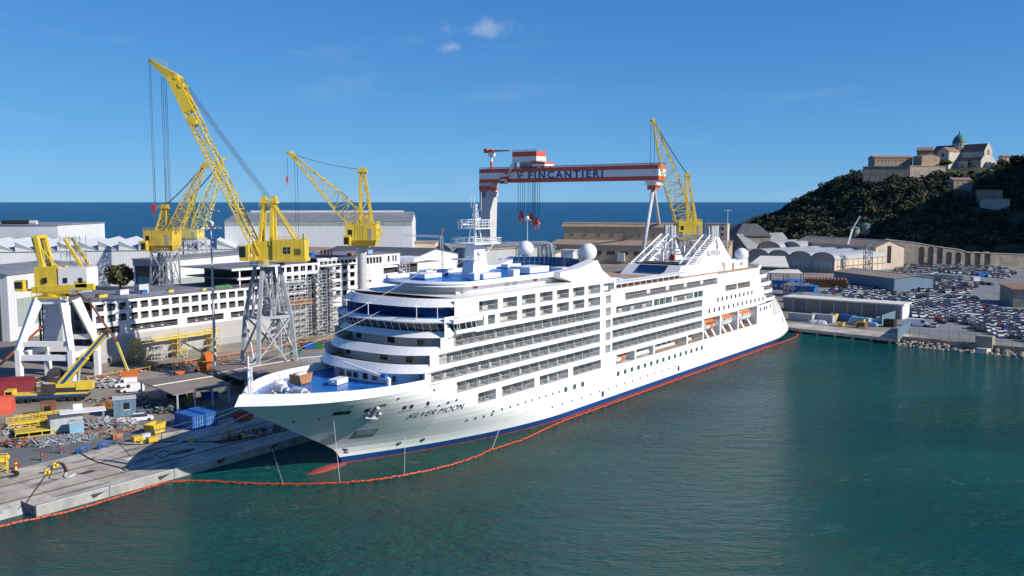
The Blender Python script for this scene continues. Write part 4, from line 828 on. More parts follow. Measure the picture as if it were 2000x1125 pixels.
luffer('column_crane','yellow luffing crane on a thick grey column behind the bridge','%s'%'' or (705,0),300,482,(676,436,740,478),((716,440),(708,338)),(742,472),(572,304),'yellow',(6,5.5),14,'column',3.1,hoist=((561,345),(575,470),(580,470))) if 0 else luffer('column_crane','yellow luffing crane on a thick grey column behind the bridge',(705,0),300,482,(680,438,738,478),((716,440),(708,338)),(738,470),(572,304),'yellow',(6,5.5),14,'column',3.1,hoist=((561,345),(575,470),(580,470)))
luffer('dock_crane','worn yellow lattice crane on a galvanised tower with boom leaning right',(318,0),330,492,(291,450,345,488),((318,452),(322,408)),(342,448),(398,325),'yellow_worn',(4.5,3.6),12,'lattice',9,hoist=((301,408),(322,470),(328,480)))
luffer('dock_crane','pale yellow lattice crane standing behind the worn yellow one',(370,0),430,470,(346,448,392,468),((368,450),(376,385)),(388,446),(434,314),'yellow_pale',(6,5),12,'lattice',14,base_col='lgrey')
luffer('dock_crane','yellow luffing crane rising behind the ship funnel with boom leaning left',(1345,0),430,470,(1322,432,1368,466),((1352,436),(1342,345)),(1338,440),(1277,238),'yellow',(7,7.5),16,'lattice',10,hoist=((1271,320),(1279,340)))
# crane without a jib on a white box portal at the left edge
wb=G(118,742); Yw=wb.y; q=L(wb); c=thing('portal_crane','jibless yellow crane with white machine house on a white box girder portal','crane',wb)
zt=q(0,580,Yw).z
for y,dx in ((-6.5,0),(6.5,0)):
    for (bx_,tx) in ((-6.2,-2.9),(6.2,2.9)):
        l=MB(); l.bar((bx_,y,0),(bx_,y,8.5),1.15,1.5); l.bar((bx_,y,8.3),(tx,y*.42,zt),1.2,1.5,1.7,2.0); l.build('portal_leg','white',c)
    l=MB(); l.bar((-6.2,y,6.6),(6.2,y,6.6),1.0,1.3); l.bar((-5,y*.9,9.8),(5,y*.9,9.8),.9,1.2); l.build('portal_beam','white',c)
for x in (-6.2,6.2): MB().bar((x,-6.5,7.0),(x,6.5,7.0),1.0,1.3).build('portal_beam','white',c)
MB().box(-2.2,2.2,-2.2,2.2,9.5,zt).build('stair_shaft','lgrey',c); MB().box(-3.4,3.4,-3.2,3.2,zt-1.4,zt).build('portal_head','white',c)
t=MB(); t.box(-4,4,-3.8,3.8,zt,zt+.35); t.tube((0,0,zt+.3),(0,0,zt+1.3),3.0,n=18); t.box(-4.4,5,-3,3,zt+1.2,zt+2.6); t.bar((-3,-2.6,zt+2.1),(10.5,-2.6,zt+2.8),1.0,1.5); railrun([(-4,-3.8,zt+.3),(4,-3.8,zt+.3)],1,1.2,t,.07); t.build('slewing_base','yellow',c)
h0,h1=zt+2.6,q(0,520,Yw).z; MB().box(-3.6,2.2,-2.8,2.8,h0,h1).build('machine_house','yellow',c); MB().box(2.2,9,-3.0,2.8,h0,h1-.2).build('machine_house','white',c); MB().box(6.2,8.9,-3.1,-2.9,h0,h0+1.6).build('house_panel','yellow',c)
for x in (-1.5,3.4,7.0):
    MB().box(x,x+.95,-3.14,-2.78,h0+1.1,h0+2.3).build('window','glass',c)
kb=MB(); kb.box(-8.3,-6.2,-3,-1,zt+1.6,zt+4.2); kb.bar((-6.4,-2,zt+1.9),(-3,-2,zt+1.9),.8,.5); kb.build('operator_cabin','yellow',c); MB().box(-8.35,-6.5,-3.06,-2.9,zt+2.3,zt+3.9).build('cabin_window','glass',c)
f=MB(); e=q(80,462,Yw); e2=q(133,465,Yw)
for dy in (-1.9,1.9): f.bar((-1.8,dy,h1-1),(e.x-.2,dy,e.z+.2),1.1,1.3,.9,1.0); f.bar((-2.5+.3,dy,h1-1),(e.x-1.0,dy,e.z-.2),.5); f.bar((7.4,dy,h1),(e2.x,dy,e2.z),.6)
f.bar((e.x,-1.9,e.z),(e.x,1.9,e.z),.8); f.bar((e.x+1,-1.9,e.z-3),(1.5,-1.9,h1),.3); f.build('a_frame','yellow',c)
s=MB(); 
for i in range(4):
    z=h1+.3+i*1.9; railrun([(2.2,-1.5,z),(7.5-i*.6,-1.5,z)],.9,1.2,s,.06); railrun([(2.2,1.5,z),(7.5-i*.6,1.5,z)],.9,1.2,s,.06)
for x in (2.2,4.5,7): s.bar((x,-1.5,h1),(x,-1.5,h1+7.5),.1); s.bar((x,1.5,h1),(x,1.5,h1+7.5),.1)
s.build('access_scaffold','grey',c)
# ---------------------------------------------------------------- lamp masts
def lampmast(label,px,py,topy,foot=None,discy=None):
    B=foot or G(px,py); z=D(px,topy,B.y).z-ZG; c=thing('light_mast',label,'light mast',B)
    MB().lathe([(.45,0),(.42,2),(.16,z)],(0,0,0),10).build('pole','lgrey',c,True)
    r=MB(); 
    for i in range(6):
        a=i*math.pi/3; r.bar((0,0,z-.3),(1.6*math.cos(a),1.6*math.sin(a),z-.3),.12); r.obox((1.7*math.cos(a),1.7*math.sin(a),z-.45),(.8,.6,.3),a)
    r.tube((0,0,z-.5),(0,0,z+.1),.5,n=10); r.build('floodlight_ring','lgrey',c)
    return c,z
c,z=lampmast('tall grey light mast with two floodlight rings in front of the half built hull',421,735,408)
r=MB(); zz=D(0,444,G(421,735).y).z-ZG
for i in range(8):
    a=i*math.pi/4; r.bar((0,0,zz),(2.1*math.cos(a),2.1*math.sin(a),zz),.12); r.obox((2.2*math.cos(a),2.2*math.sin(a),zz-.15),(.9,.7,.35),a)
r.ball((.1,0,zz+.8),.8,10,6); r.build('floodlight_ring','lgrey',c)
f=Vector((D(1030,394,470).x,470,ZG)); c,z=lampmast('grey light mast with a domed floodlight ring in front of the gantry hooks',1030,0,428,f); MB().ball((0,0,z+.6),1.0,12,6).build('lamp_dome','white',c)
f=Vector((D(1422,394,520).x,520,ZG)); lampmast('slender light mast standing right of the ship funnel',1422,0,410,f)
# ---------------------------------------------------------------- half built cruise ship in the dock (local: x along, y<0 towards us)
nbp=G(185,722); NA=R(55.5)
nb=thing('unfinished_ship','half built grey and white ship hull with open deck rows behind the cranes','ship hull',nbp,NA)
def openwall(x0,x1,z0,z1,ops,y=0.0,dep=.4):
    m=MB(); xs=sorted({x0,x1}|{v for o in ops for v in o[:2] if x0<v<x1}); zs=sorted({z0,z1}|{v for o in ops for v in o[2:4] if z0<v<z1})
    for a,b in zip(xs,xs[1:]):
        for c,d in zip(zs,zs[1:]):
            if not any(o[0]<(a+b)/2<o[1] and o[2]<(c+d)/2<o[3] for o in ops): m.quad((a,y,c),(b,y,c),(b,y,d),(a,y,d))
    for a,b,c,d in [o[:4] for o in ops]:
        m.quad((a,y,c),(b,y,c),(b,y+dep,c),(a,y+dep,c)); m.quad((a,y,d),(b,y,d),(b,y+dep,d),(a,y+dep,d)); m.quad((a,y,c),(a,y,d),(a,y+dep,d),(a,y+dep,c)); m.quad((b,y,c),(b,y,d),(b,y+dep,d),(b,y+dep,c))
    return m
WB=27
Zn=[z-ZG for z in (9.6,12.55,15.5,18.9)]
# lower hull, rounded bilge
lh=MB(); prof=[(1.6,0),(.5,1.2),(.05,3.2),(0,Zn[0])]
lh.grid([[(x,y+(0 if x<110 else (x-110)**2*.012),z) for x in (0,30,60,90,110,120,130,138,144)] for y,z in prof]); lh.build('lower_hull','shed_grey2' if 'shed_grey2' in M else 'lgrey',nb)
pm_=MB(); [pm_.box(x,x+.06,-.03,.02,2.2,Zn[0]) for x in (12,25,37,50,62,86,99)]; stuff(pm_.build('weld_seam','grey',nb))
ops=[]
for r in range(3):
    z0=Zn[r]+(.85 if r else .75); z1=z0+1.75
    if r==0:
        for a,b in ((1,7.5),(10.5,25),(28,40.5),(43,56)): ops.append((a,b,z0,z1))
    else:
        x=.9
        while x<56: ops.append((x,x+2.35,z0,z1+.1)); x+=3.2
openwall(0,58,Zn[0],Zn[3],ops).build('hull_side','primer',nb)
for r in range(4):
    MB().box(0.02,58,.1,WB,Zn[r]-.16,Zn[r]-.02).build('deck_plate','steel_dark' if r<3 else 'deck_new',nb)
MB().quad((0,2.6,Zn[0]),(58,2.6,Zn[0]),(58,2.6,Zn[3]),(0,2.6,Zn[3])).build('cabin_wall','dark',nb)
inn=MB(); random.seed(8)
for o in ops:
    n=max(1,int((o[1]-o[0])/3.2)); 
    for i in range(n): inn.box(o[0]+i*3.2+1.2,o[0]+i*3.2+2.0,2.3,2.6,o[2],o[3])
stuff(inn.build('cabin_panel','lgrey',nb))
rr_=MB()
for o in ops:
    for h in (.4,.8,1.1): rr_.bar((o[0],.12,o[2]+h),(o[1],.12,o[2]+h),.06)
railrun([(0,.1,Zn[3]),(58,.1,Zn[3])],1.1,2.4,rr_,.06); railrun([(0,.1,Zn[3]),(0,WB,Zn[3])],1.1,2.4,rr_,.06); stuff(rr_.build('guard_rail','grey',nb))
# open stern section
for i in range(7): MB().box(.05,.5,.3+i*4.3,.7+i*4.3,.4,Zn[3]-.2).build('frame_post','steel_dark',nb)
MB().box(1.2,1.6,.4,WB,.4,Zn[3]-.3).build('stern_bulkhead','dark',nb); MB().box(0,.3,.0,WB,.4,2.0).build('stern_sill','grey',nb)
for r in range(3): 
    g=MB(); railrun([(.2,.3,Zn[r]),(.2,WB,Zn[r])],1.1,2,g,.07); stuff(g.build('guard_rail','grey',nb))
# middle open block
for z in (Zn[3]+2.9,Zn[3]+5.8):
    MB().box(46 if z<Zn[3]+4 else 44,78,.3,WB-2,z-.3,z).build('deck_plate','deck_new' if z>Zn[3]+4 else 'steel_dark',nb); MB().box(46 if z<Zn[3]+4 else 44,78,.1,.35,z-.5,z+.15).build('deck_edge','white',nb)
for x in range(47,78,5): MB().box(x,x+.4,.6,1.0,Zn[3],Zn[3]+5.8).build('frame_post','white' if x%2 else 'steel_dark',nb)
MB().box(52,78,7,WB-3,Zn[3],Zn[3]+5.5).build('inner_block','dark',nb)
ops=[]
for z0,x0 in ((Zn[1]+.8,60),(Zn[2]+.8,60),(Zn[3]+.7,62),(Zn[3]+3.6,62)):
    for i in range(6): ops.append((x0+i*2.9,x0+i*2.9+2.0,z0,z0+1.7))
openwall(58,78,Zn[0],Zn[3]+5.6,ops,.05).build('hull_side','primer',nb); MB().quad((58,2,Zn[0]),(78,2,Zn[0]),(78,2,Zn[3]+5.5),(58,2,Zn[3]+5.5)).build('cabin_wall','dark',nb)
# upper forward block with rows
ops=[]; ztop=24.5
for k,z0 in enumerate((Zn[1]+.6,Zn[2]+.6,Zn[3]+.2,Zn[3]+2.9)):
    for i in range(5): ops.append((79.2+i*3.4,81.4+i*3.4,z0,z0+1.75))
for i in range(9): ops.append((79+i*1.9,80.6+i*1.9,ztop-2.9,ztop-.9))
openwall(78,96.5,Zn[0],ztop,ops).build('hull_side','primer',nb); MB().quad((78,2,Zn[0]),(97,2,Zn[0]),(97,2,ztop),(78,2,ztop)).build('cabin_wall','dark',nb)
bands=MB(); [bands.box(77.6,97,-.35,.15,z-.45,z) for z in (Zn[2]-.1,Zn[3]-.4,Zn[3]+2.4,Zn[3]+5.1,ztop+.1)]; bands.build('deck_edge','white',nb)
MB().box(78,119,.2,WB-2,ztop,ztop+.25).build('deck_plate','deck_new',nb)
openwall(96.5,108.5,Zn[0],20.6,[(100,101,15.2,16),(102,103,15.2,16)],-.1).build('hull_side','primer',nb)
ops=[(98+i*1.6,99.2+i*1.6,21.6,23.8) for i in range(7)]+[(112,113,21.8,23.9),(114.5,115.3,21.8,23.9),(116,116.8,21.8,23.9)]
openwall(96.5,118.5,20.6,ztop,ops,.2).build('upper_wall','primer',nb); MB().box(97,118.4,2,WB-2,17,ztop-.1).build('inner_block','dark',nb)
MB().box(118.3,118.6,.2,WB-3,18,ztop).build('upper_wall','primer',nb)
ops=[(109.5,120,17.6,19.6),(121,131,17.6,19.6)]
m=openwall(108.5,144,Zn[0],20.5,ops,0); m.v=[(x,y+(0 if x<110 else (x-110)**2*.012),z+(0 if x<125 or z<18 else (x-125)*.03)) for x,y,z in m.v]; m.build('bow_side','primer',nb)
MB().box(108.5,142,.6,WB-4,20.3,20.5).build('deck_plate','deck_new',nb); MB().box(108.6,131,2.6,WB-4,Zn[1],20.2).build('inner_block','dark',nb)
MB().prism([(128,2),(147,8),(147,16),(128,22)],20.6,22.0,[(130,3),(141,8),(141,16),(130,20)]).build('bow_house','white',nb)
# gear on the open decks
ek=0; EQL=['yellow box near the open stern corner of the deck','small blue box on the long deck','yellow box at the deck edge left of the light mast','left green bin at the deck edge','right green bin at the deck edge','small yellow box at the deck edge beside the left green bin','pale grey cabin on the long deck','white covered crate left of the pale grey cabin','green bin on the upper middle deck','yellow crate on the upper middle deck','blue box beside the orange rack on the top deck','light blue box at the right end of the top deck','orange box on the top deck by the crane column']
for x,y,z,sz,m_ in ((8,9,Zn[3],(2.4,2,1),'yellow'),(20,8,Zn[3],(1.6,1.4,1.2),'blue'),(27,6,Zn[3],(1.5,1.2,.9),'yellow'),(41,3,Zn[3],(3,1.8,1.3),'green'),(45,4,Zn[3],(2.8,1.8,1.3),'green'),(36,3,Zn[3],(1.2,1,.8),'yellow'),(22,12,Zn[3],(3,2.4,2.6),'lgrey'),(16,12,Zn[3],(2.6,2.4,1.6),'tarp'),(57,2,Zn[3]+5.8,(2.6,1.8,1.5),'green'),(62,2,Zn[3]+5.8,(2,1.5,.9),'yellow'),(80,5,ztop+.2,(1.8,1.5,1.6),'blue'),(106,4,ztop+.2,(2.4,2,1.6),'ltblue'),(96,3,ztop+.2,(1.6,1.2,.8),'orange')):
    o=MB(); o.box(-sz[0]/2,sz[0]/2,-sz[1]/2,sz[1]/2,.12,sz[2]); o.box(-sz[0]/2-.08,sz[0]/2+.08,-sz[1]/2-.08,sz[1]/2+.08,sz[2]-.15,sz[2]); o.box(-sz[0]/2+.1,-sz[0]/2+.4,-sz[1]/2,sz[1]/2,0,.14); o.box(sz[0]/2-.4,sz[0]/2-.1,-sz[1]/2,sz[1]/2,0,.14)
    p=Matrix.Rotation(NA,3,'Z')@Vector((x,y,z))+nbp
    tag(o.build('equipment_box',m_,None,False,p,NA),EQL[ek]+' on the unfinished ship','box','equipment boxes on the unfinished ship'); ek+=1
of=MB(); 
for dx in (0,1.7,3.2): 
    for dy in (0,1.5): of.bar((dx,dy,0),(dx,dy,2.4),.3)
for z in (.3,1.3,2.3): of.bar((0,0,z),(1.7,0,z),.25); of.bar((1.7,0,z),(3.2,0,z),.2)
p=Matrix.Rotation(NA,3,'Z')@Vector((84,3,ztop+.25))+nbp; tag(of.build('storage_rack','orange',None,False,p,NA),'orange steel storage rack on the top deck of the unfinished ship','rack')
# scaffolds along the hull
def scaffold(label,x,y,L_,W_,H_,mname,stair=True,parent=None,deck='grey'):
    p=Matrix.Rotation(NA,3,'Z')@Vector((x,y,0))+nbp; c=thing('scaffold_tower',label,'scaffold',p,NA)
    m=MB(); nx=max(1,round(L_/2.2)); nz=int(H_/2)
    for i in range(nx+1):
        for yy in (0,W_): m.bar((L_*i/nx,yy,0),(L_*i/nx,yy,H_),.1)
    for k in range(nz+1):
        z=k*2
        for yy in (0,W_):
            for dz in (0,1): m.bar((0,yy,z+dz),(L_,yy,z+dz),.08)
        for i in range(nx+1): m.bar((L_*i/nx,0,z),(L_*i/nx,W_,z),.08)
    for k in range(nz):
        for i in range(nx):
            if (i+k)%2: m.bar((L_*i/nx,0,k*2),(L_*(i+1)/nx,0,k*2+2),.07)
    m.build('scaffold_frame',mname,c)
    for k in range(1,nz+1): MB().box(.05,L_-.05,.1,W_-.1,k*2-.12,k*2-.04).build('scaffold_board',deck,c)
    if stair:
        for k in range(nz): MB().bar((.6 if k%2 else L_-.6,W_*.3,k*2),(L_-.6 if k%2 else .6,W_*.3,k*2+2),.9,.15).build('stair_flight','lgrey',c)
    return c
scaffold('tall grey scaffold stair tower against the unfinished ship side',73.5,-4.4,4.2,4.0,21,'lgrey'); scaffold('grey scaffold tower with diagonal stairs right of the braced portal',79.0,-4.4,5.4,4.0,23,'lgrey')
scaffold('yellow scaffold stair tower near the open stern of the grey hull',9.6,-3.2,2.8,2.4,6.2,'yellow',True,None,'yellow'); scaffold('yellow scaffold stair tower midway along the grey hull',22.4,-3.2,3.0,2.4,7.2,'yellow',True,None,'yellow'); scaffold('yellow scaffold stair tower beside the tall light mast',34,-3.2,2.4,2.4,7.2,'yellow',True,None,'yellow')
scaffold('small silver scaffold standing between two yellow towers on the hull',16,-2,4,1.4,4.2,'lgrey',False)
p=Matrix.Rotation(NA,3,'Z')@Vector((9.6,-2.6,5.6))+nbp; cw=thing('catwalk','long yellow catwalk hung along the side of the grey hull','catwalk',p,NA); MB().box(0,26.5,-.6,.8,0,.35).build('walkway','yellow',cw); g=MB(); railrun([(0,-.6,.3),(26.5,-.6,.3)],1.1,1.6,g,.07); g.build('handrail','yellow',cw)
p=Matrix.Rotation(NA,3,'Z')@Vector((62,-2.6,10.6))+nbp; cw=thing('hanging_platform','tan timber work platform hung high on the unfinished ship side','platform',p,NA); MB().box(0,11.5,0,2.2,0,.4).build('walkway','wood',cw); g=MB(); railrun([(0,0,.3),(11.5,0,.3)],1.3,1.4,g,.12); railrun([(0,2.2,.3),(11.5,2.2,.3)],1.3,1.4,g,.12); g.build('handrail','wood',cw)
scaffold('wide silver scaffold in front of the middle block behind the grey portal',58.5,-2.6,14,1.6,19,'lgrey',False); scaffold('narrow scaffold at the step of the unfinished upper decks',96.6,-2.2,3,1.6,20,'lgrey',False); scaffold('scaffold round the open bow decks of the unfinished ship',118.5,-1.0,4,1.6,21,'lgrey',False)
# ---------------------------------------------------------------- sheds, halls and yard buildings
def frame(A,B):
    A=Vector(A); B=Vector(B); d=B-A; return A,math.atan2(d.y,d.x),math.hypot(d.x,d.y)
def winobj(parent,x,y,z,w,h,mname='glass',name='window',frame_='lgrey'):
    o=MB().box(x,x+w,y-.05,y,z,z+h).build(name,mname,parent); f=MB()
    f.bar((x-.08,y-.04,z-.06),(x+w+.08,y-.04,z-.06),.25,.14); f.bar((x-.05,y-.04,z+h+.05),(x+w+.05,y-.04,z+h+.05),.16,.12)
    for k in range(1,max(1,int(w/1.3))): f.bar((x+w*k/int(w/1.3),y-.06,z),(x+w*k/int(w/1.3),y-.06,z+h),.1)
    f.build('window_frame',frame_,o); return o
def shed(name,label,A,B,depth,h,wall,roof,kind='gable',rise=2,over=.6,along=True,cat='shed',low=None):
    A,rz,L_=frame(A,B); c=thing(name,label,cat,A,rz)
    if kind=='gable' and along:      # ridge along x
        MB().add([(0,0,0),(L_,0,0),(L_,depth,0),(0,depth,0),(0,0,h),(L_,0,h),(L_,depth,h),(0,depth,h),(0,depth/2,h+rise),(L_,depth/2,h+rise)],[(0,1,5,4),(1,2,6,9,5),(2,3,7,6),(3,0,4,8,7)]).build('wall',wall,c)
        r=MB()
        for y0,y1 in ((-over,depth/2),(depth+over,depth/2)):
            z0=h-rise*over/(depth/2); r.add([(-over,y0,z0),(L_+over,y0,z0),(L_+over,y1,h+rise),(-over,y1,h+rise),(-over,y0,z0+.25),(L_+over,y0,z0+.25),(L_+over,y1,h+rise+.25),(-over,y1,h+rise+.25)],[(0,1,2,3),(4,5,6,7),(0,1,5,4),(1,2,6,5),(2,3,7,6),(3,0,4,7)])
        ro=r.build('roof',roof,c); MB().box(-over,L_+over,depth/2-.3,depth/2+.3,h+rise+.15,h+rise+.45).build('ridge_cap','lgrey',ro)
    elif kind=='gable':              # ridge along y, gable faces us
        MB().add([(0,0,0),(L_,0,0),(L_,depth,0),(0,depth,0),(0,0,h),(L_,0,h),(L_,depth,h),(0,depth,h),(L_/2,0,h+rise),(L_/2,depth,h+rise)],[(0,1,5,8,4),(1,2,6,5),(2,3,7,9,6),(3,0,4,7)]).build('wall',wall,c)
        r=MB()
        for x0,x1 in ((-over,L_/2),(L_+over,L_/2)):
            z0=h-rise*over/(L_/2); r.add([(x0,-over,z0),(x0,depth+over,z0),(x1,depth+over,h+rise),(x1,-over,h+rise),(x0,-over,z0+.25),(x0,depth+over,z0+.25),(x1,depth+over,h+rise+.25),(x1,-over,h+rise+.25)],[(0,1,2,3),(4,5,6,7),(0,1,5,4),(1,2,6,5),(2,3,7,6),(3,0,4,7)])
        r.build('roof',roof,c)
    elif kind=='shed':
        lo=low if low is not None else h-rise
        MB().add([(0,0,0),(L_,0,0),(L_,depth,0),(0,depth,0),(0,0,lo),(L_,0,lo),(L_,depth,h),(0,depth,h)],[(0,1,5,4),(1,2,6,5),(2,3,7,6),(3,0,4,7)]).build('wall',wall,c)
        MB().add([(-over,-over,lo),(L_+over,-over,lo),(L_+over,depth+over,h),(-over,depth+over,h),(-over,-over,lo+.35),(L_+over,-over,lo+.35),(L_+over,depth+over,h+.35),(-over,depth+over,h+.35)],[(0,1,2,3),(4,5,6,7),(0,1,5,4),(1,2,6,5),(2,3,7,6),(3,0,4,7)]).build('roof',roof,c)
    elif kind=='vault':
        n=12; arc=[(L_/2-L_/2*math.cos(math.pi*i/n),h+rise*math.sin(math.pi*i/n)) for i in range(n+1)]
        MB().add([(0,0,0),(L_,0,0)]+[(x,0,z) for x,z in arc[::-1]],[tuple(range(n+3))]).build('gable_wall',wall,c); MB().add([(0,depth,0),(L_,depth,0)]+[(x,depth,z) for x,z in arc[::-1]],[tuple(range(n+3))]).build('gable_wall',wall,c)
        w=MB(); w.quad((0,0,0),(0,depth,0),(0,depth,h),(0,0,h)); w.quad((L_,0,0),(L_,depth,0),(L_,depth,h),(L_,0,h)); w.build('wall','cream',c)
        r=MB(); a2=[(L_/2-(L_/2+.5)*math.cos(math.pi*i/n),h+.1+(rise+.35)*math.sin(math.pi*i/n)) for i in range(n+1)]
        r.grid([[(x,-.6,z) for x,z in a2],[(x,depth+.4,z) for x,z in a2]]); r.grid([[(x,-.6,z) for x,z in arc],[(x,-.6,z) for x,z in a2]]); r.build('roof',roof,c)
    else:
        MB().box(0,L_,0,depth,0,h).build('wall',wall,c); p=MB(); p.box(-over,L_+over,-over,depth+over,h,h+.5); p.build('roof',roof,c)
    return c,L_
def at(px,Y,z=ZG): p=D(px,394,Y); return Vector((p.x,Y,z))
def zat(py,Y): return D(1000,py,Y).z-ZG
# left: white hall, saw-tooth hall, corner shed, open fronted shed
c,l=shed('factory_hall','plain white box shaped hall at the far left edge above the saw-tooth roofs',at(-130,520),at(110,520),60,zat(440,520),'shed_white','roof_grey','flat',cat='hall')
d_=MB(); d_.tube((l-35,6,zat(440,520)+1.3),(l-19,6,zat(440,520)+1.3),1.6,n=12); d_.k=1; d_.tube((l-19,6,zat(440,520)+1.3),(l-15,6,zat(440,520)+1.3),1.4,n=12); d_.build('roof_duct',['black','lgrey'],c)
YS=455; hs=zat(492,YS); c,l=shed('sawtooth_hall','long low white hall with a row of saw-tooth roof lights at left',at(-60,YS-12),at(470,YS+22),70,hs,'shed_white','roof_grey','flat',over=.2,cat='hall')
pitch=9.6; n=int(l/pitch)
for i in range(n):
    x=i*pitch; w=MB(); w.add([(x,.0,hs+.5),(x+pitch-.3,0,hs+.5),(x,0,hs+5.2)],[(0,1,2)]); w.build('tooth_gable','shed_white',c)
    r=MB().add([(x-.1,-.3,hs+5.3),(x+pitch-.2,-.3,hs+.55),(x+pitch-.2,70,hs+.55),(x-.1,70,hs+5.3)],[(0,1,2,3)]); r.build('tooth_roof','shed_white',c); MB().quad((x-.05,-.2,hs+.5),(x-.05,70,hs+.5),(x-.05,70,hs+5.2),(x-.05,-.2,hs+5.2)).build('tooth_glazing','shed_green',c)
    MB().add([(x+.2,.0-.12,hs+5.0),(x+pitch-1.5,-.12,hs+1.2),(x+pitch-1.5,-.12,hs+.9),(x+.2,-.12,hs+2.9)],[(0,1,2,3)]).build('gable_louvre','shed_green',c)
A=G(20,667); B=G(182,630); c,l=shed('workshop_shed','tall grey shed with a dark open end at the left edge behind the white portal',A,B,34,zat(537,A.y),'shed_white','roof_grey','gable',1.6,cat='shed')
MB().box(4,l-.4,-.06,0,4,zat(537,A.y)*.62).build('wall_panel','shed_green',c)
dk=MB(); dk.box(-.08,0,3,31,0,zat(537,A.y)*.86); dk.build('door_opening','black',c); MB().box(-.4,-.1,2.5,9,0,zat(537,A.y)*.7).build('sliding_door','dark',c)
A=at(256,388); B=at(322,382); hh=zat(508,386); c,l=shed('open_shed','grey green shed with wide dark open front behind the worn yellow crane',A,B,85,hh,'shed_white','roof_grey','flat',cat='shed')
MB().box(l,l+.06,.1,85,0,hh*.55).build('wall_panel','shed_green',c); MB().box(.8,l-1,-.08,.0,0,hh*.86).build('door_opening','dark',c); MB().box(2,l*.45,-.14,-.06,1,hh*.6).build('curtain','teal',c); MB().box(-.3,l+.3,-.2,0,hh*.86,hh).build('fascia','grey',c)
A=at(437,512); B=at(804,520); hh=zat(432,520); c,l=shed('assembly_hall','vast white assembly hall with low grey roof behind the yellow cranes',A,B,70,hh,'shed_white','roof_grey','gable',4.5,.3,cat='hall')
MB().box(.1,l-.1,-.1,-.02,hh-2.6,hh-.3).build('eaves_band','shed_green',c)
for i in range(9): MB().box(6+i*12,6.5+i*12,-.4,-.1,hh-1.6,hh-.9).build('wall_lamp','grey',c)
MB().tube((8,33,hh+4.9),(l-6,33,hh+4.9),1.0,n=10).build('roof_vent','lgrey',c)
A=at(600,420); B=at(800,400); c,l=shed('low_shed','low grey roofed shed in front of the vast white hall',A,B,50,zat(504,410),'shed_white','roof_dark','gable',3.5,cat='shed')
A=at(480,470); B=at(610,455); c,l=shed('low_shed','low tan roofed lean-to left of the tall yellow crane house',A,B,16,zat(486,460),'shed_grey','roof_tan','shed',2,cat='shed')
c,l=shed('wall_building','tan windowless wall of a building right of the white hall',at(806,560),at(850,560),20,zat(474,560),'cream','roof_tan','flat',cat='building')
c,l=shed('grey_shed','dark grey gabled shed behind the ship mast',at(852,470),at(882,452),60,zat(486,460),'shed_blue','roof_grey','gable',2.6,along=False,cat='shed')
c,l=shed('grey_shed','pale grey shed between the mast and the gantry leg',at(884,455),at(945,440),40,zat(486,450),'shed_grey','roof_tan','flat',cat='shed')
c,l=shed('process_building','cream flat roofed process building with bent grey pipes beside the gantry leg',at(975,470),at(1062,462),34,zat(496,466),'lgrey','roof_tan','shed',3,low=zat(496,466)-2.5,cat='building')
c2,l2=shed('process_annex','low grey block with a round corner and pipes between gantry leg and radome',at(938,455),at(972,452),26,zat(506,455),'grey','roof_tan','flat',cat='building')
for k,(px,py,Yq) in enumerate(((1052,478,460),(1060,478,460),(1068,478,460),(1076,476,460))):
    p=D(px,py,Yq); m=MB(); z=p.z; pts=[(0,0,-8),(0,0,-1.0),(-.3,0,-.3),(-1.0,0,0),(-2.2,0,0)]; m.path(pts,.75,10); m.build('vent_pipe','steel',None,True,(p.x,p.y-1.2,z)); o=bpy.context.scene.objects[-1] if 0 else None
for o in [o for o in COL.objects if o.name.startswith('vent_pipe')]: tag(o,'bent grey vent pipe on the front of the cream process building','pipe','bent vent pipes')
for px,py in ((950,498),(962,500)):
    p=D(px,py,448); m=MB(); m.path([(0,0,3),(.5,0,3.4),(1.4,0,3.2),(1.9,0,2.4),(1.9,0,0),(2.4,0,-1),(3.4,0,-1.3),(4.5,0,-1.1)],.55,10); tag(m.build('duct_pipe','lgrey',None,True,p),'white S shaped duct on the grey block by the gantry leg','pipe','S shaped ducts')
c,l=shed('cabin_block','small white corrugated cabin right of the bent pipes',at(1096,440),at(1120,438),10,zat(490,440),'tarp','lgrey','flat',.2,cat='cabin')
# beige twin level workshop
A=at(1072,640); B=at(1425,600); hh=zat(472,620); c,l=shed('beige_workshop','long beige workshop with two rows of windows behind the radomes',A,B,30,hh,'beige','roof_tan','shed',3,low=hh-3,cat='building')
for r,zz in enumerate((hh-9.5,hh-18,hh-25)):
    x=4
    while x<l-8: winobj(c,x,0,zz,5.6,2.6,'glass','window','beige'); x+=9.6
MB().box(4,l-30,26,29.9,hh,hh+9).build('clerestory_wall','beige',c); A2=MB(); A2.add([(2,25.4,hh+9),(l-28,25.4,hh+9),(l-28,34,hh+12),(2,34,hh+12),(2,25.4,hh+9.4),(l-28,25.4,hh+9.4),(l-28,34,hh+12.4),(2,34,hh+12.4)],[(0,1,2,3),(4,5,6,7),(0,1,5,4),(1,2,6,5),(3,0,4,7)]); A2.build('clerestory_roof','roof_tan',c); MB().box(4,l-30,30,34,hh-2,hh+11.8).build('clerestory_wall','beige',c)
for i in range(8): MB().box(10+i*10,11.4+i*10,25.85,26,hh+2.5,hh+4.5).build('window','steel_dark',c)
for i in range(9): MB().box(6+i*12,10+i*12,6,6.6,hh-2.0,hh-1.7).build('skylight','lgrey',c)
MB().box(l*.40,l*.40+5,-2.2,0,2,hh-8).build('stair_core','lgrey',c)
c,l=shed('office_block','small cream flat roofed office block right of the funnel',at(1378,640),at(1421,635),18,zat(438,638),'cream','roof_tan','flat',1.0,cat='building')
for i in range(3):
    for z in (3,7): winobj(c,2+i*4.6,0,zat(438,638)-z-1,1.8,1.7)
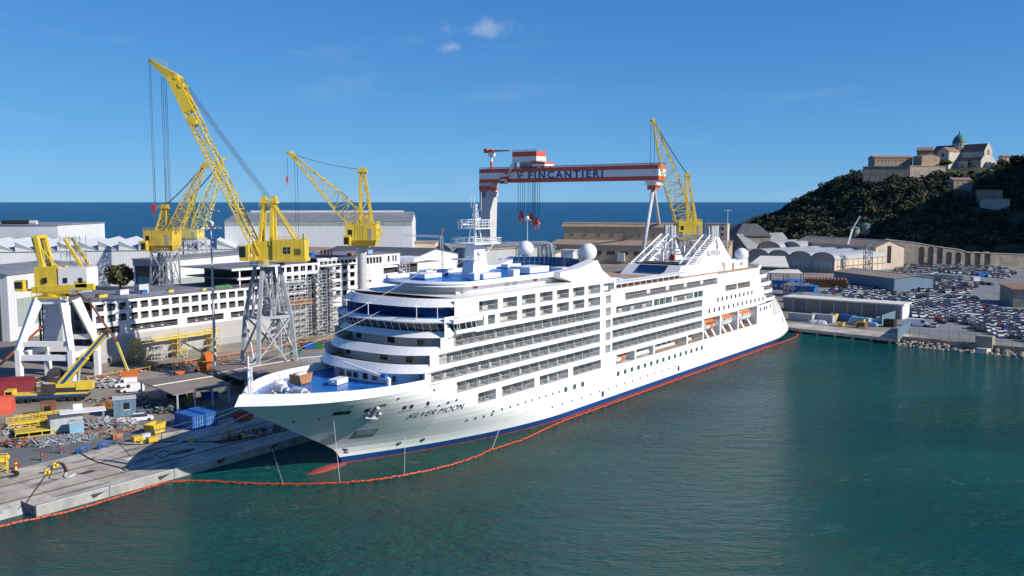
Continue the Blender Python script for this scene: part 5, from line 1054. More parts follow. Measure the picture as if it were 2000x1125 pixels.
# hangars
A=at(1425,600); c,l=shed('grey_gable_shed','grey ribbed roof shed with dark gable left of the vaulted hangars',at(1420,690),at(1462,675),60,zat(484,682),'roof_brown','roof_grey','gable',zat(458,682)-zat(484,682),along=False,cat='shed')
HA=G(1462,522); HBp=G(1630,534); hv=(HBp-HA); hdp=70
hz=zat(486,HA.y)/1.08
for i in range(4):
    a=HA+hv*(i/4); b=HA+hv*((i+1)/4)-hv*.002; a.z=b.z=ZG
    c,l=shed('vaulted_hangar',('leftmost','second from left','third from left','rightmost, with its cream side wall showing')[i]+' of the four barrel vaulted hangars' if i<3 else 'rightmost barrel vaulted hangar with its cream side wall in sunshine',a,b,hdp if i==3 else hdp-8,hz*.72,'hangar_gable_shade','roof_silver',"vault",hz*.36,cat='hangar',)
    c['group']='barrel vaulted hangars'
    MB().box(1.5,l-1.5,-.1,0,hz*.28,hz*.62).build('door_glazing','shed_grey',c)
    for k in range(5): MB().box(1.5+(l-3)*k/4-.1,1.5+(l-3)*k/4+.1,-.3,-.1,0,hz*.64).build('door_rail','grey',c)
    if i==3:
        for k in range(12): MB().box(l,l+.25,3+k*5.5,3.4+k*5.5,0,hz*.72).build('wall_rib','cream',c)
        MB().box(l,l+.5,2,60,hz*.36,hz*.36+.3).build('wall_rail','grey',c)
for i,(px,ww) in enumerate(((1482,46),(1528,40),(1586,42),(1618,40))):
    a=at(px,640); b=at(px+ww,628); c,l=shed('vaulted_hangar',('left','second','third','right')[i]+' of the raised barrel roofs behind the vaulted hangars',a,b,40,zat(472+i*.5,635)-5.5,'hangar_gable_shade','roof_silver','vault',5.5,cat='hangar',); c['group']='raised barrel roofs'
c,l=shed('tall_cream_hall','long cream hall with tan roof and sunlit gable end behind the hangars',at(1555,655),at(1714,572),22,zat(482,580),'cream','roof_tan','gable',4,cat='hall')
g=MB().box(l,l+.1,9,12,4,15).build('window','glass',c); MB().box(l,l+.1,3,5.5,3,13).build('window','shed_grey',c)
p=G(1694,534); st=thing('stair_tower','grey open steel stair tower against the tall cream hall','stair tower',p,.0); m=MB(); m.lattice((0,0,0),(0,0,19),4,3.4,4,3.4,6,.3,.22,up=(0,1,0)); m.build('stair_frame','steel_dark',st)
for k in range(6): MB().bar((-1.7 if k%2 else 1.7,-1.2,k*3.1),(1.7 if k%2 else -1.7,-1.2,k*3.1+3.1),1,.25).build('stair_flight','lgrey',st)
A=G(1628,553); B=G(1746,570); c,l=shed('blue_shed','blue grey shed with tan roof at the edge of the car park',A,B,22,zat(530,A.y),'shed_blue','roof_tan','gable',1.4,cat='shed')
tb=G(1428,462); tb=at(1464,700); cn=MB(); h0=zat(460,700); h1=zat(437,700); hw_=(1500-1428)/2/1750*700
cn.prism([(-hw_,-hw_),(hw_,-hw_),(hw_,hw_),(-hw_,hw_)],h0,h1,[(-hw_*.45,-hw_*.4),(hw_*.35,-hw_*.4),(hw_*.35,hw_*.4),(-hw_*.45,hw_*.4)]); rt=thing('hipped_roof_store','dark hip roofed store at the foot of the hill by the sea','building',tb,0); cn.build('roof','roof_dark',rt); MB().box(-hw_+1,hw_-1,-hw_+1,hw_-1,0,h0).build('wall','stone',rt)
# awnings behind the stern
for px0,px1,py,Yq,dp,lab in ((1462,1545,521,400,26,'large cream sloping canopy roof behind the stern radome'),(1498,1572,534,385,15,'lower cream flat canopy roof behind the stern terraces')):
    a,b=at(px0,Yq),at(px1,Yq-6); h=zat(py,Yq); A_,rz,L_=frame(a,b); c=thing('canopy_roof',lab,'canopy',A_,rz); rs=3.2 if dp>20 else .6
    MB().add([(0,0,h),(L_,0,h),(L_-3,dp,h+rs),(4,dp,h+rs),(0,0,h+.4),(L_,0,h+.4),(L_-3,dp,h+rs+.4),(4,dp,h+rs+.4)],[(0,1,2,3),(4,5,6,7),(0,1,5,4),(1,2,6,5),(2,3,7,6),(3,0,4,7)]).build('roof','roof_cream',c)
    for x in (.5,L_/2,L_-.8):
        for y in (.5,dp-.5): MB().bar((x,y,0),(x,y,h+(rs*y/dp)),.3).build('post','steel_dark',c)
# long quay shed
A=G(1530,606); B=G(1762,624); hh=zat(597,B.y); c,l=shed('quay_shed','long low grey quay shed with cream roof edge and slatted doors behind the pier',A,B,9,hh,'shed_wood','roof_cream','flat',.5,cat='shed')
for i in range(7):
    x=4+i*(l-8)/7; MB().box(x,x+.3,-.35,0,0,hh).build('wall_post','lgrey',c)
    if i in (0,2,4,5): MB().box(x+.5,x+5.2,-.2,0,0,hh-1).build('slatted_door','roof_brown',c)
MB().box(l-.6,l+.05,-.15,9.1,0,hh-.05).build('end_wall','shed_white',c)
A=G(1545,590); B=G(1610,598); c,l=shed('low_shed','low grey flat roofed store behind the quay shed at the stern',A,B,10,zat(575,A.y),'cream','roof_grey','flat',.4,cat='shed')
A=G(1530,577); B=G(1566,580); c,l=shed('site_cabin','white site cabin with grey roof and balcony behind the stern',A,B,9,zat(557,A.y),'tarp','roof_grey','gable',.8,cat='cabin')
for i in range(4): winobj(c,.8+i*2.1,0,zat(557,A.y)*.4,1.1,1.0)
for i,(px,py,w_,hh_) in enumerate(((1508,565,34,16),(1532,562,24,14),(1553,580,36,20))):
    A=G(px,py); B=G(px+w_,py+2); c,l=shed('site_office','%s bright blue container office behind the ship stern'%('left','middle','largest, right hand')[i],A,B,6,zat(py-hh_,A.y),'blue','blue','flat',.15,cat='container office'); c['group']='blue container offices'
    for k in range(2): winobj(c,1.2+k*3,0,1.4,1.2,1.2,'lgrey')
p=G(1612,560); pp=thing('pipe_stack','stack of rusty brown steel pipes beside the blue offices','pipe stack',p,R(-20))
k=0
for r in range(3):
    for i in range(14-r): MB().tube((-11+i*1.7+r*.8,-5,.8+r*1.4),(-11+i*1.7+r*.8,7,.8+r*1.4),.8,n=8).build('pipe','rust',pp)
# building at the right edge with orange roof
A=G(1978,600); B=A+Vector((50,-16,0)); c,l=shed('roadside_building','stone building with orange tiled shed roof at the right edge of the car park',A,B,26,zat(566,A.y),'stone','tile','shed',-4,low=zat(566,A.y),cat='building')
# ---------------------------------------------------------------- hill, wood, cathedral
RIDGE=[(150,-6),(205,-2),(221,6),(251,19),(274,29),(302,42),(327,56),(347,67),(372,72),(402,74),(453,76),(503,77),(603,82),(800,90),(1100,80)]
FOOT=[(150,760),(240,745),(300,700),(345,672),(420,655),(600,640),(1100,600)]
def sm(t): t=max(0,min(1,t)); return t*t*(3-2*t)
def hillz(x,y):
    zr=interp(RIDGE,x); yf=interp(FOOT,x); zf=min(zr,interp([(200,0),(260,8),(340,12),(1100,12)],x))
    t=(y-yf)/(880-yf)
    if t<=0: z=zf if t>-.01 else -8
    elif t<=1: z=zf+(zr-zf)*(.55*t+.45*sm(t))
    else: z=zr*(1-sm((y-950)/320))-6*sm((y-950)/320)
    n=math.sin(x*.11+y*.05)*math.cos(y*.083-x*.04)*2.2+math.sin(x*.031)*math.sin(y*.037)*3
    if 0<t: z+=n*min(1,t*3)*min(1,max(0,zr)/30)
    e=sm((x-(.6*y+25))/110)*sm((y-540)/110)*(1-sm((y-1000)/200));  # unseen rise out of view at right, height set to shade the hillside
    return max(z,166*e) if e>.02 else z
hm=MB(); xs=[190+i*9 for i in range(60)]+[740+i*30 for i in range(14)]; ys=[400+i*10 for i in range(26)]+[660+i*7 for i in range(46)]+[990+i*25 for i in range(14)]
hm.grid([[(x,y,hillz(x,y)) for x in xs] for y in ys]); struct(hm.build('hill','hill',None,True))
# foliage generator: leaf-sized faces through the volume of each crown
def crowns(specs,seed,name,mats,nleaf=80,leaf=.9):
    rs=np.random.RandomState(seed); V=[];MI=[]
    for (x,y,z,r,h,mi) in specs:
        nl=nleaf; u=rs.normal(size=(nl,3)); u/=np.linalg.norm(u,axis=1)[:,None]; rad=rs.uniform(.45,1.05,size=(nl,1))**.6
        lob=1+.25*np.sin(u[:,:1]*5+x)*np.cos(u[:,1:2]*4+y); c=u*rad*lob*np.array([r,r,h/2])+np.array([x,y,z+h/2])
        a=rs.normal(size=(nl,3))+u*.8; a/=np.linalg.norm(a,axis=1)[:,None]; t=np.cross(a,rs.normal(size=(nl,3))); t/=np.linalg.norm(t,axis=1)[:,None]; b=np.cross(a,t)
        s=leaf*r/4*rs.uniform(.6,1.5,size=(nl,1)); q=np.stack([c-t*s-b*s*.7,c+t*s-b*s*.5,c+t*s*.8+b*s,c-t*s*.9+b*s*.6],1); V.append(q.reshape(-1,3)); MI.append(np.full(nl,mi))
    V=np.concatenate(V); MI=np.concatenate(MI); n=len(MI); me=bpy.data.meshes.new(name); me.vertices.add(4*n); me.vertices.foreach_set('co',V.ravel()); me.loops.add(4*n); me.loops.foreach_set('vertex_index',np.arange(4*n)); me.polygons.add(n); me.polygons.foreach_set('loop_start',np.arange(n)*4); me.polygons.foreach_set('loop_total',np.full(n,4))
    for m in mats: me.materials.append(M[m])
    me.polygons.foreach_set('material_index',MI.astype(np.int32)); me.update(); me.validate(); return me
random.seed(21); sp=[]; LM=['leaf_dark','leaf_mid','leaf_olive']
church_c=Vector((D(1868,394,905).x,905,0))
def px_of(x,y,z):
    dx,dy,dz=x,y,z-CAMH; w=dy*math.cos(PITCH)-dz*math.sin(PITCH); return 1000+FPX*x/w, 562.5-FPX*(dy*math.sin(PITCH)+dz*math.cos(PITCH))/w
def keepout(x,y,z):
    u,v=px_of(x,y,z+4)
    if y>850 and 1685<u<1945 and v<350: return True
    if 1905<u<1968 and 372<v<408: return True
    if 1860<u<1905 and 346<v<378: return True
    if 1960<u<2000 and 405<v<440: return random.random()<.8
    return False
for i in range(8200):
    x=random.uniform(195,640); y=random.uniform(640,960); z=hillz(x,y)
    if z<3 or x>y*.66+25 or y<interp(FOOT,x)+3: continue
    if keepout(x,y,z): continue
    r=random.choice((random.uniform(1.0,2.2),random.uniform(1.8,3.2),random.uniform(2.5,4.8))); left=x<340 and y<800; mi=random.choices((0,1,2),(.15,.35,.5) if left else (.5,.36,.14))[0]  # left slope gets more olive: its sunlit tone put into leaf colour
    sp.append((x,y,z-1.2,r,r*random.uniform(1.3,2.0),mi))
print('WOOD',len(sp))
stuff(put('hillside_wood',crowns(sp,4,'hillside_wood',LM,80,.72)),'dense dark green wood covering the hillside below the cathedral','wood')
def tree(label,p,r,h,mi,trunk,seed,nl=420,flat=1,group=None):
    c=thing('tree',label,'tree',p,0,group); t=MB(); t.tube((0,0,-.5),(.1,0,trunk+h*.3),.28*r/3,.12*r/3,n=7)
    for k in range(5):
        a=k*1.3+seed; t.tube((0,0,trunk*(.7+.06*k)),(math.cos(a)*r*.6,math.sin(a)*r*.6,trunk+h*.45),.12*r/3,.04,n=5)
    t.build('trunk','bark',c); rs=random.Random(seed); sub=[(rs.uniform(-.5,.5)*r,rs.uniform(-.5,.5)*r,trunk+rs.uniform(-.1,.35)*h*flat,r*rs.uniform(.45,.68),h*rs.uniform(.45,.7)*flat,mi if rs.random()<.7 else min(2,mi+1)) for _ in range(9)]
    put('crown',crowns(sub,seed,'crown',LM,nl//9,.75),c); return c
def onhill(px,Y): x=D(px,394,Y).x; return Vector((x,Y,hillz(x,Y)-.5))
tree('round olive grey tree standing alone before the saw-tooth hall',at(228,440),7,11,2,2.5,3,1600)
tree('umbrella pine with flat crown in front of the cathedral transept',onhill(1840,868),8,7,1,7,7,700,.6)
tree('dark broad pine at the right edge beyond the cathedral',onhill(1982,872),8,11,0,5,9,900); tree('slim dark cypress left of the cathedral porch',onhill(1892,868),2.6,11,0,1.5,12,400); tree('thin bare looking tree just right of the cathedral front',onhill(1950,870),5,8,2,5,15,250)
tree('low round dark tree on the skyline left of the fortress wall',onhill(1688,872),5,7,0,1.5,18,500)
for i,(px,Y,r) in enumerate(((1936,655,5.5),(1962,655,6.5),(1985,660,5))): tree('%s sunlit bushy tree above the stone wall at the right'%('left','tallest','right hand')[i],onhill(px,Y),r,r*2.2,2,1.5,30+i,700,1,'bushy trees above the wall')
for i,px in enumerate((1812,1832,1852,1905,1935)): tree('%s dark shrub at the foot of the arcaded wall'%('first','second','third','fourth','fifth')[i],G(px,517),3.2,6,0,.6,50+i,260,1,'shrubs under the arcade')
# --- cathedral
zc=77.5; ca_=R(-57); ch=thing('cathedral','white stone cathedral with green copper dome on the hilltop','cathedral',Vector((church_c.x,church_c.y,zc-6)),ca_)
def gabled(mb_w,mb_r,x0,x1,y0,y1,h,rise,along):
    if along=='x':
        m=(y0+y1)/2; mb_w.add([(x0,y0,0),(x1,y0,0),(x1,y1,0),(x0,y1,0),(x0,y0,h),(x1,y0,h),(x1,y1,h),(x0,y1,h),(x0,m,h+rise),(x1,m,h+rise)],[(0,1,5,4),(1,2,6,9,5),(2,3,7,6),(3,0,4,8,7)])
        for ya in (y0-.4,y1+.4): mb_r.quad((x0-.3,ya,h-.1),(x1-.8,ya,h-.1),(x1-.8,m,h+rise+.25),(x0-.3,m,h+rise+.25))
    else:
        m=(x0+x1)/2; mb_w.add([(x0,y0,0),(x1,y0,0),(x1,y1,0),(x0,y1,0),(x0,y0,h),(x1,y0,h),(x1,y1,h),(x0,y1,h),(m,y0,h+rise),(m,y1,h+rise)],[(0,1,5,8,4),(1,2,6,5),(2,3,7,9,6),(3,0,4,7)])
        for xa in (x0-.4,x1+.4): mb_r.quad((xa,y0+.5,h-.1),(xa,y1,h-.1),(m,y1,h+rise+.25),(m,y0+.5,h+rise+.25))
w=MB(); r=MB(); gabled(w,r,-24,30,-6.5,6.5,22,7.5,'x'); w.build('nave_wall','stone_white',ch); r.build('nave_roof','tile',ch)
w=MB(); r=MB(); gabled(w,r,-6,6,-27,24,22,4.5,'y'); w.build('transept_wall','stone_white',ch); r.build('transept_roof','tile',ch)
w=MB(); w.add([(6,-12,0),(29.6,-12,0),(29.6,12,0),(6,12,0),(6,-12,13),(29.6,-12,13),(29.6,12,13),(6,12,13),(6,-5.4,17),(29.6,-5.4,17),(29.6,5.4,17),(6,5.4,17)],[(0,1,5,4),(1,2,6,10,9,5),(2,3,7,6),(3,0,4,8,11,7)]); w.build('aisle_wall','stone_white',ch)
r=MB(); r.quad((6,-12.4,12.9),(29.2,-12.4,12.9),(29.2,-5.3,17.2),(6,-5.3,17.2)); r.quad((6,12.4,12.9),(29.2,12.4,12.9),(29.2,5.3,17.2),(6,5.3,17.2)); r.build('aisle_roof','tile',ch)
w=MB(); w.add([(-15,-9,0),(-6,-9,0),(-6,-21,0),(-15,-21,0),(-15,-9,12),(-6,-9,16),(-6,-21,16),(-15,-21,12)],[(0,1,5,4),(1,2,6,5),(2,3,7,6),(3,0,4,7)]); w.build('aisle_wall','stone_white',ch); MB().quad((-15.4,-8.8,11.9),(-5.9,-8.8,16.2),(-5.9,-21.3,16.2),(-15.4,-21.3,11.9)).build('aisle_roof','tile',ch)
MB().lathe([(7.2,22),(7.2,27),(7.6,27.2),(6.4,27.6),(6.4,31)],(0,0,0),12).build('drum','stone_white',ch)
MB().lathe([(6.3,30.6),(6.2,32.4),(5.6,35),(4.2,37.4),(2.2,39.2),(.9,40),(.7,41.8),(.15,44)],(0,0,0),20).build('dome','copper',ch,True)
wn_=MB(); [wn_.obox((6.42*math.cos(a),6.42*math.sin(a),29),(.1,1.1,2),a) for a in (2*math.pi*i/12+.26 for i in range(12))]; stuff(wn_.build('drum_window','dark',ch))
MB().add([(29.9,-12.2,0),(30.05,-12.2,0),(30.05,-12.2,13.6),(29.9,-12.2,13.6),(29.9,0,31),(30.05,0,31),(29.9,12.2,0),(30.05,12.2,0),(30.05,12.2,13.6),(29.9,12.2,13.6),(30.05,-6.8,18),(30.05,6.8,18),(30.05,-6.8,23),(30.05,6.8,23)],[(1,7,8,11,13,5,12,10,2)]).build('facade','stone_white',ch)
MB().add([(30.1+0*i,2.4*math.cos(2*math.pi*i/16),21+2.4*math.sin(2*math.pi*i/16)) for i in range(16)],[tuple(range(16))]).build('rose_window','dark',ch)
MB().add([(30.15,2.0*math.cos(2*math.pi*i/16)*.55,21+1.1*math.sin(2*math.pi*i/16)) for i in range(16)],[tuple(range(16))]).build('rose_centre','stone_white',ch)
p=MB(); gabled(p,MB(),29.8,36,-4.6,4.6,11.5,3.2,'x'); po=p.build('porch','stone_white',ch); arc=[(36.06,-3+6*i/10,7.5+3*math.sin(math.pi*i/10)) for i in range(11)]; MB().add([(36.06,-3,0),(36.06,3,0)]+arc[::-1],[tuple(range(13))]).build('porch_arch','stone',po); MB().add([(36.1,-1.8,0),(36.1,1.8,0),(36.1,1.8,6),(36.1,-1.8,6)],[(0,1,2,3)]).build('porch_door','brown',po)
MB().add([(6.6*0+1.6*math.cos(2*math.pi*i/12),-27.05,19+1.6*math.sin(2*math.pi*i/12)) for i in range(12)],[tuple(range(12))]).build('transept_window','dark',ch)
for x in (11,17,23): MB().box(x,x+.9,-12.05,-12,6,9.5).build('aisle_window','dark',ch)
# --- fortress wall, convent, ruins, hill houses
def hb(name,label,px0,px1,Y0,Y1,py_top,py_bot,depth,wall,roof,kind='gable',rise=2,cat='building',wins=0,along=True):
    a,b=D(px0,py_bot,Y0),D(px1,py_bot,Y1); z=min(a.z,b.z)-4; h=D(px0,py_top,Y0).z-z; a.z=b.z=z; c,l=shed(name,label,a,b,depth,h,wall,roof,kind,rise,.5,along,cat)
    for i in range(wins): MB().box(3+i*(l-6)/wins,4.2+i*(l-6)/wins,-.06,0,h-3.4,h-1.8).build('window','dark',c)
    return c
hb('convent','long brick convent with tan tiled roof left of the cathedral',1708,1782,872,872,308,324,16,'brick','tile','gable',2.2,wins=9); hb('convent_wing','sunlit end wing of the brick convent beside the cathedral transept',1783,1800,870,858,306,324,20,'brick','tile','gable',2)
hb('chapel_annex','tile roofed annex stepping up behind the convent',1792,1822,895,890,294,318,18,'brick','tile','gable',3)
hb('fortress_wall','high stone fortress wall under the convent',1686,1776,862,850,326,346,5,'stone','stone','flat',0,'wall'); hb('fortress_wall','stone terrace wall between the convent and the cathedral',1777,1846,850,862,324,344,5,'stone','stone','flat',0,'wall'); 
hb('hill_house','grey hillside house with red roof and two windows below the cathedral',1862,1898,800,800,352,370,12,'stone','tile','gable',2,wins=2,cat='house')
hb('ruined_wall','ruined brown fort wall on the slope below the cathedral',1908,1958,770,765,372,388,6,'brick','stone','flat',0,'wall'); hb('ruined_wall','pale retaining wall under the ruined fort',1914,1972,762,755,389,402,4,'stone_white','stone','flat',0,'wall')
hb('hill_house','small tower house at the skyline right of the cathedral',1958,1972,900,900,306,322,8,'cream','tile','gable',1.5,cat='house')
for i,px in enumerate((1672,1692)):
    p=onhill(px,745); c=thing('garden_pavilion','%s of two small pavilions with green roofs on the dark slope'%('left','right')[i],'pavilion',p+Vector((0,0,7)),0,'green roofed pavilions'); MB().lathe([(4.6,3),(3.2,4.2),(.1,5)],(0,0,0),14).build('roof','copper',c,True); MB().lathe([(3.8,-7),(3.8,3)],(0,0,0),14).build('wall','stone',c)
# --- arcaded retaining wall at the foot of the hill
A=G(1727,519); B=G(2030,520); A_,rz,L_=frame(A,B); aw=thing('arcade_wall','long stone retaining wall with blind arches along the back of the car park','wall',A_,rz)
ppm=L_/(2030-1727); topz=lambda x: interp([(0,zat(467,A.y)),(62*ppm,zat(474,A.y)),(100*ppm,zat(481,A.y)),(150*ppm,zat(487,A.y)),(156*ppm,zat(492,A.y)),(300*ppm,zat(497,A.y))],x)
arches=[(x*ppm,11.5*ppm,zat(484 if x<120 else 494,A.y)) for x in (72,90,108,126,144,163,182,201)]
sk=MB(); x=0
for cx,wd,zt_ in arches:
    a,b=cx-wd/2,cx+wd/2; sk.quad((x,0,0),(a,0,0),(a,0,topz(a)),(x,0,topz(x))); r_=wd/2; n=8; sp_=zt_-r_*.4
    arc=[(cx-r_*math.cos(math.pi*i/n),sp_+r_*.8*math.sin(math.pi*i/n)) for i in range(n+1)]
    for (x0,z0),(x1,z1) in zip(arc,arc[1:]): sk.quad((x0,0,z0),(x1,0,z1),(x1,0,topz(x1)),(x0,0,topz(x0))); sk.quad((x0,0,z0),(x1,0,z1),(x1,2.2,z1),(x0,2.2,z0))
    sk.quad((a,0,0),(a,2.2,0),(a,2.2,sp_),(a,0,sp_)); sk.quad((b,0,0),(b,2.2,0),(b,2.2,sp_),(b,0,sp_)); x=b
    MB().quad((a,2.2,0),(b,2.2,0),(b,2.2,zt_+1),(a,2.2,zt_+1)).build('arch_niche','stone',aw)
sk.quad((x,0,0),(L_,0,0),(L_,0,topz(L_)),(x,0,topz(x))); sk.grid([[(xx,0,topz(xx)) for xx in [L_*i/20 for i in range(21)]],[(xx,6,topz(xx)) for xx in [L_*i/20 for i in range(21)]]]); sk.build('wall_face','stone',aw)
cpg=MB(); [cpg.bar((L_*i/30,-.1,topz(L_*i/30)),(L_*(i+1)/30,-.1,topz(L_*(i+1)/30)),.5,.4) for i in range(30)]; cpg.build('coping','stone_white',aw)
# raised telescopic boom behind the cream hall
p=at(1648,600); tc=thing('telescopic_boom','long white telescopic crane boom leaning right above the hangar roofs','crane boom',p); e=D(1680,422,600)-p; m=D(1665,447,600)-p; MB().bar((0,0,0),(m.x,0,m.z),1.0,1.0).build('outer_section','white',tc); MB().bar((m.x,0,m.z),(e.x,0,e.z),.6,.6).build('inner_section','lgrey',tc)
# ---------------------------------------------------------------- car park
def sheet(name,pts,z,m): return struct(MB().add([(p.x,p.y,z) for p in pts],[tuple(range(len(pts)))]).build(name,m))
sheet('car_park',[G(1778,652),G(2060,678),G(2120,600),G(2000,530),G(1735,517),G(1580,560),G(1570,585)],ZG+.004,'carpark')
cu=(rr-pr); cu.z=0; cu.normalize(); cv=Vector((-cu.y,cu.x,0)); 
if cv.y<0: cv=-cv
def inpoly(x,y,pl):
    c=False; n=len(pl)
    for i in range(n):
        a,b=pl[i],pl[i-1]
        if (a[1]>y)!=(b[1]>y) and x<(b[0]-a[0])*(y-a[1])/(b[1]-a[1])+a[0]: c=not c
    return c
def gp(l): return [(G(*q).x,G(*q).y) for q in l]
ZONES=[('nearest block by the sea wall',gp([(1772,592),(1850,588),(1925,594),(1950,606),(2010,612),(2010,668),(1955,660),(1905,646),(1880,634),(1850,628),(1800,622),(1770,619)])),
 ('middle rows of the car park',gp([(1625,592),(1660,569),(1890,579),(1926,592),(1850,587),(1772,591),(1765,606),(1700,600)])),
 ('rows beside the blue shed',gp([(1592,579),(1645,557),(1745,547),(1862,544),(1908,562),(1880,576),(1740,566),(1650,566),(1625,580)])),
 ('far rows under the arcaded wall',gp([(1748,527),(1760,514),(1950,523),(1985,534),(1965,545),(1900,538),(1840,533),(1790,545),(1752,538)]))]
def carmesh(name,L_,W_,H_,hood,van=False):
    b=MB(); w=W_/2; k=.62*H_ if not van else .5*H_
    def sec(x,z0,z1,ww): return [(x,-ww,z0),(x,-ww,z1),(x,ww,z1),(x,ww,z0)]
    xs=[(-L_/2,.35,k*.85,w*.9),(-L_/2+.12,.22,k*.98,w),(L_/2-hood,.22,k,w),(L_/2-.25,.22,k*.82,w*.97),(L_/2,.32,k*.62,w*.85)]
    S=[sec(*q) for q in xs]; b.k=0
    for a,c in zip(S,S[1:]): 
        for i in range(3): b.quad(a[i],c[i],c[i+1],a[i+1])
    b.quad(*S[0]); b.quad(*S[-1])
    x0,x1=-L_/2+.15,L_/2-hood; t0,t1=(x0+(.05 if van else .22)),(x1-(.45 if van else .6)); wt=w*.86
    P_=[(x0,-w*.96,k*.97),(x1,-w*.96,k*.99),(x1,w*.96,k*.99),(x0,w*.96,k*.97),(t0,-wt,H_),(t1,-wt,H_),(t1,wt,H_),(t0,wt,H_)]
    b.add(P_,[(4,5,6,7)]); b.k=0 if van else 1; b.add(P_,[(0,1,5,4),(2,3,7,6),(3,0,4,7)]); b.k=1; b.add(P_,[(1,2,6,5)])
    if van:
        for sg in (-1,1): b.quad((x1-1.1,sg*w*.97,k*1.04),(x1-.2,sg*w*.97,k*1.04),(x1-.45,sg*(wt+.04),H_*.9),(x1-1.1,sg*(wt+.05),H_*.9))
    b.k=2
    for x in (-L_*.31,L_*.31):
        for sg in (-1,1): b.tube((x,sg*(w-.2),.32),(x,sg*(w+.02),.32),.32,n=10)
    me=bpy.data.meshes.new(name); me.from_pydata(b.v,[],b.f); [me.materials.append(M[q]) for q in ('carpaint','car_glass','tyre')]; me.polygons.foreach_set('material_index',b.m); me.update(); return me
CM=[carmesh('car',4.2,1.75,1.46,1.15),carmesh('car',4.5,1.82,1.66,1.1),carmesh('car',3.8,1.68,1.5,.9),carmesh('car',5.0,1.95,2.05,.9,True)]
COLS=[('white',(.82,.82,.81),34),('silver',(.40,.42,.44),12),('dark grey',(.05,.055,.06),20),('black',(.018,.018,.02),20),('blue',(.03,.08,.25),6),('red',(.35,.03,.03),5),('beige',(.45,.40,.32),3)]
random.seed(77); slots=[]
org=Vector((pr.x,pr.y,0))
for zi,(zn,plz) in enumerate(ZONES):
    for j in range(-5,75):
        if j%5==4 and zi in (1,2): continue
        for i in range(-40,150):
            p=org+cu*(i*2.85)+cv*(4+j*4.9)
            if inpoly(p.x,p.y,plz) and random.random()<.93:
                slots.append((p.length,p+cu*random.uniform(-.1,.1)+cv*random.uniform(-.2,.2),zi))
slots.sort(key=lambda s:s[0]); print('CARS',len(slots))
base_rz=math.atan2(-cv.y,-cv.x)+R(24); rest=MB(); restm=[]
def pickcol():
    t=random.uniform(0,100)
    for q in COLS:
        t-=q[2]
        if t<=0: return q
    return COLS[0]
RC=[q[0] for q in COLS]
for n,(dist,p,zi) in enumerate(slots):
    ci=random.choices(range(4),(40,30,22,5))[0]; cn,cc,_=pickcol(); rz=base_rz+random.choice((0,0,0,math.pi))+random.uniform(-.03,.03)
    if n<296:
        o=put('van' if ci==3 else 'car',CM[ci],None,(p.x,p.y,ZG+.01),rz); o.color=cc+(1,); o.scale=(1.06,1.06,1.08)
        kind=('hatchback','suv','small hatchback','van')[ci]; zn=ZONES[zi][0]; tag(o,f'{cn} {kind} parked in the {zn}','van' if ci==3 else 'car',f'{cn} {kind}s, {zn}')
    else:
        Mx=Matrix.Translation((p.x,p.y,ZG+.01))@Matrix.Rotation(rz,4,'Z'); me=CM[ci]; o_=len(rest.v); rest.v+=[tuple(Mx@v.co) for v in me.vertices]
        for f in me.polygons: rest.f.append(tuple(i+o_ for i in f.vertices)); rest.m.append([RC.index(cn),7,8][f.material_index])
for q in COLS: mat('car_'+q[0],q[1],.3,var=.03,spec=.6)
if rest.f: stuff(rest.build('parked_cars',['car_'+q[0] for q in COLS]+['car_glass','tyre']),'mass of small parked cars in the far rows of the car park','cars')
# single cars and the white van trailer on the open lane by the sea wall
for px,py,ci,cc,rz,lab in ((1793,637,3,(.8,.8,.8),R(-25),'white panel van parked across the lane beside the quay shed end'),(1825,639,1,(.5,.52,.55),R(60),'silver suv alone on the open lane behind the fence'),(1836,632,0,(.03,.03,.035),R(-30),'black hatchback beside the lone silver suv'),(1912,608,3,(.45,.5,.55),R(60),'grey van at the top end of the nearest car block')):
    p=G(px,py); o=put('van' if ci==3 else 'car',CM[ci],None,(p.x,p.y,ZG+.01),rz); o.color=cc+(1,); tag(o,lab,'van' if ci==3 else 'car')
    if px==1793: o.scale=(1.5,1.2,1.25)
for i,(px,py) in enumerate(((1908,555),(1921,556),(1934,557))):
    p=G(px,py); o=put('car',CM[i%3],None,(p.x,p.y,ZG+.01),base_rz+.4); o.color=((.75,.75,.75,1),(.05,.05,.06,1),(.05,.06,.08,1))[i]; tag(o,('white car','dark car in the middle','dark car at the right end')[i]+' of three on the open tarmac near the right','car')
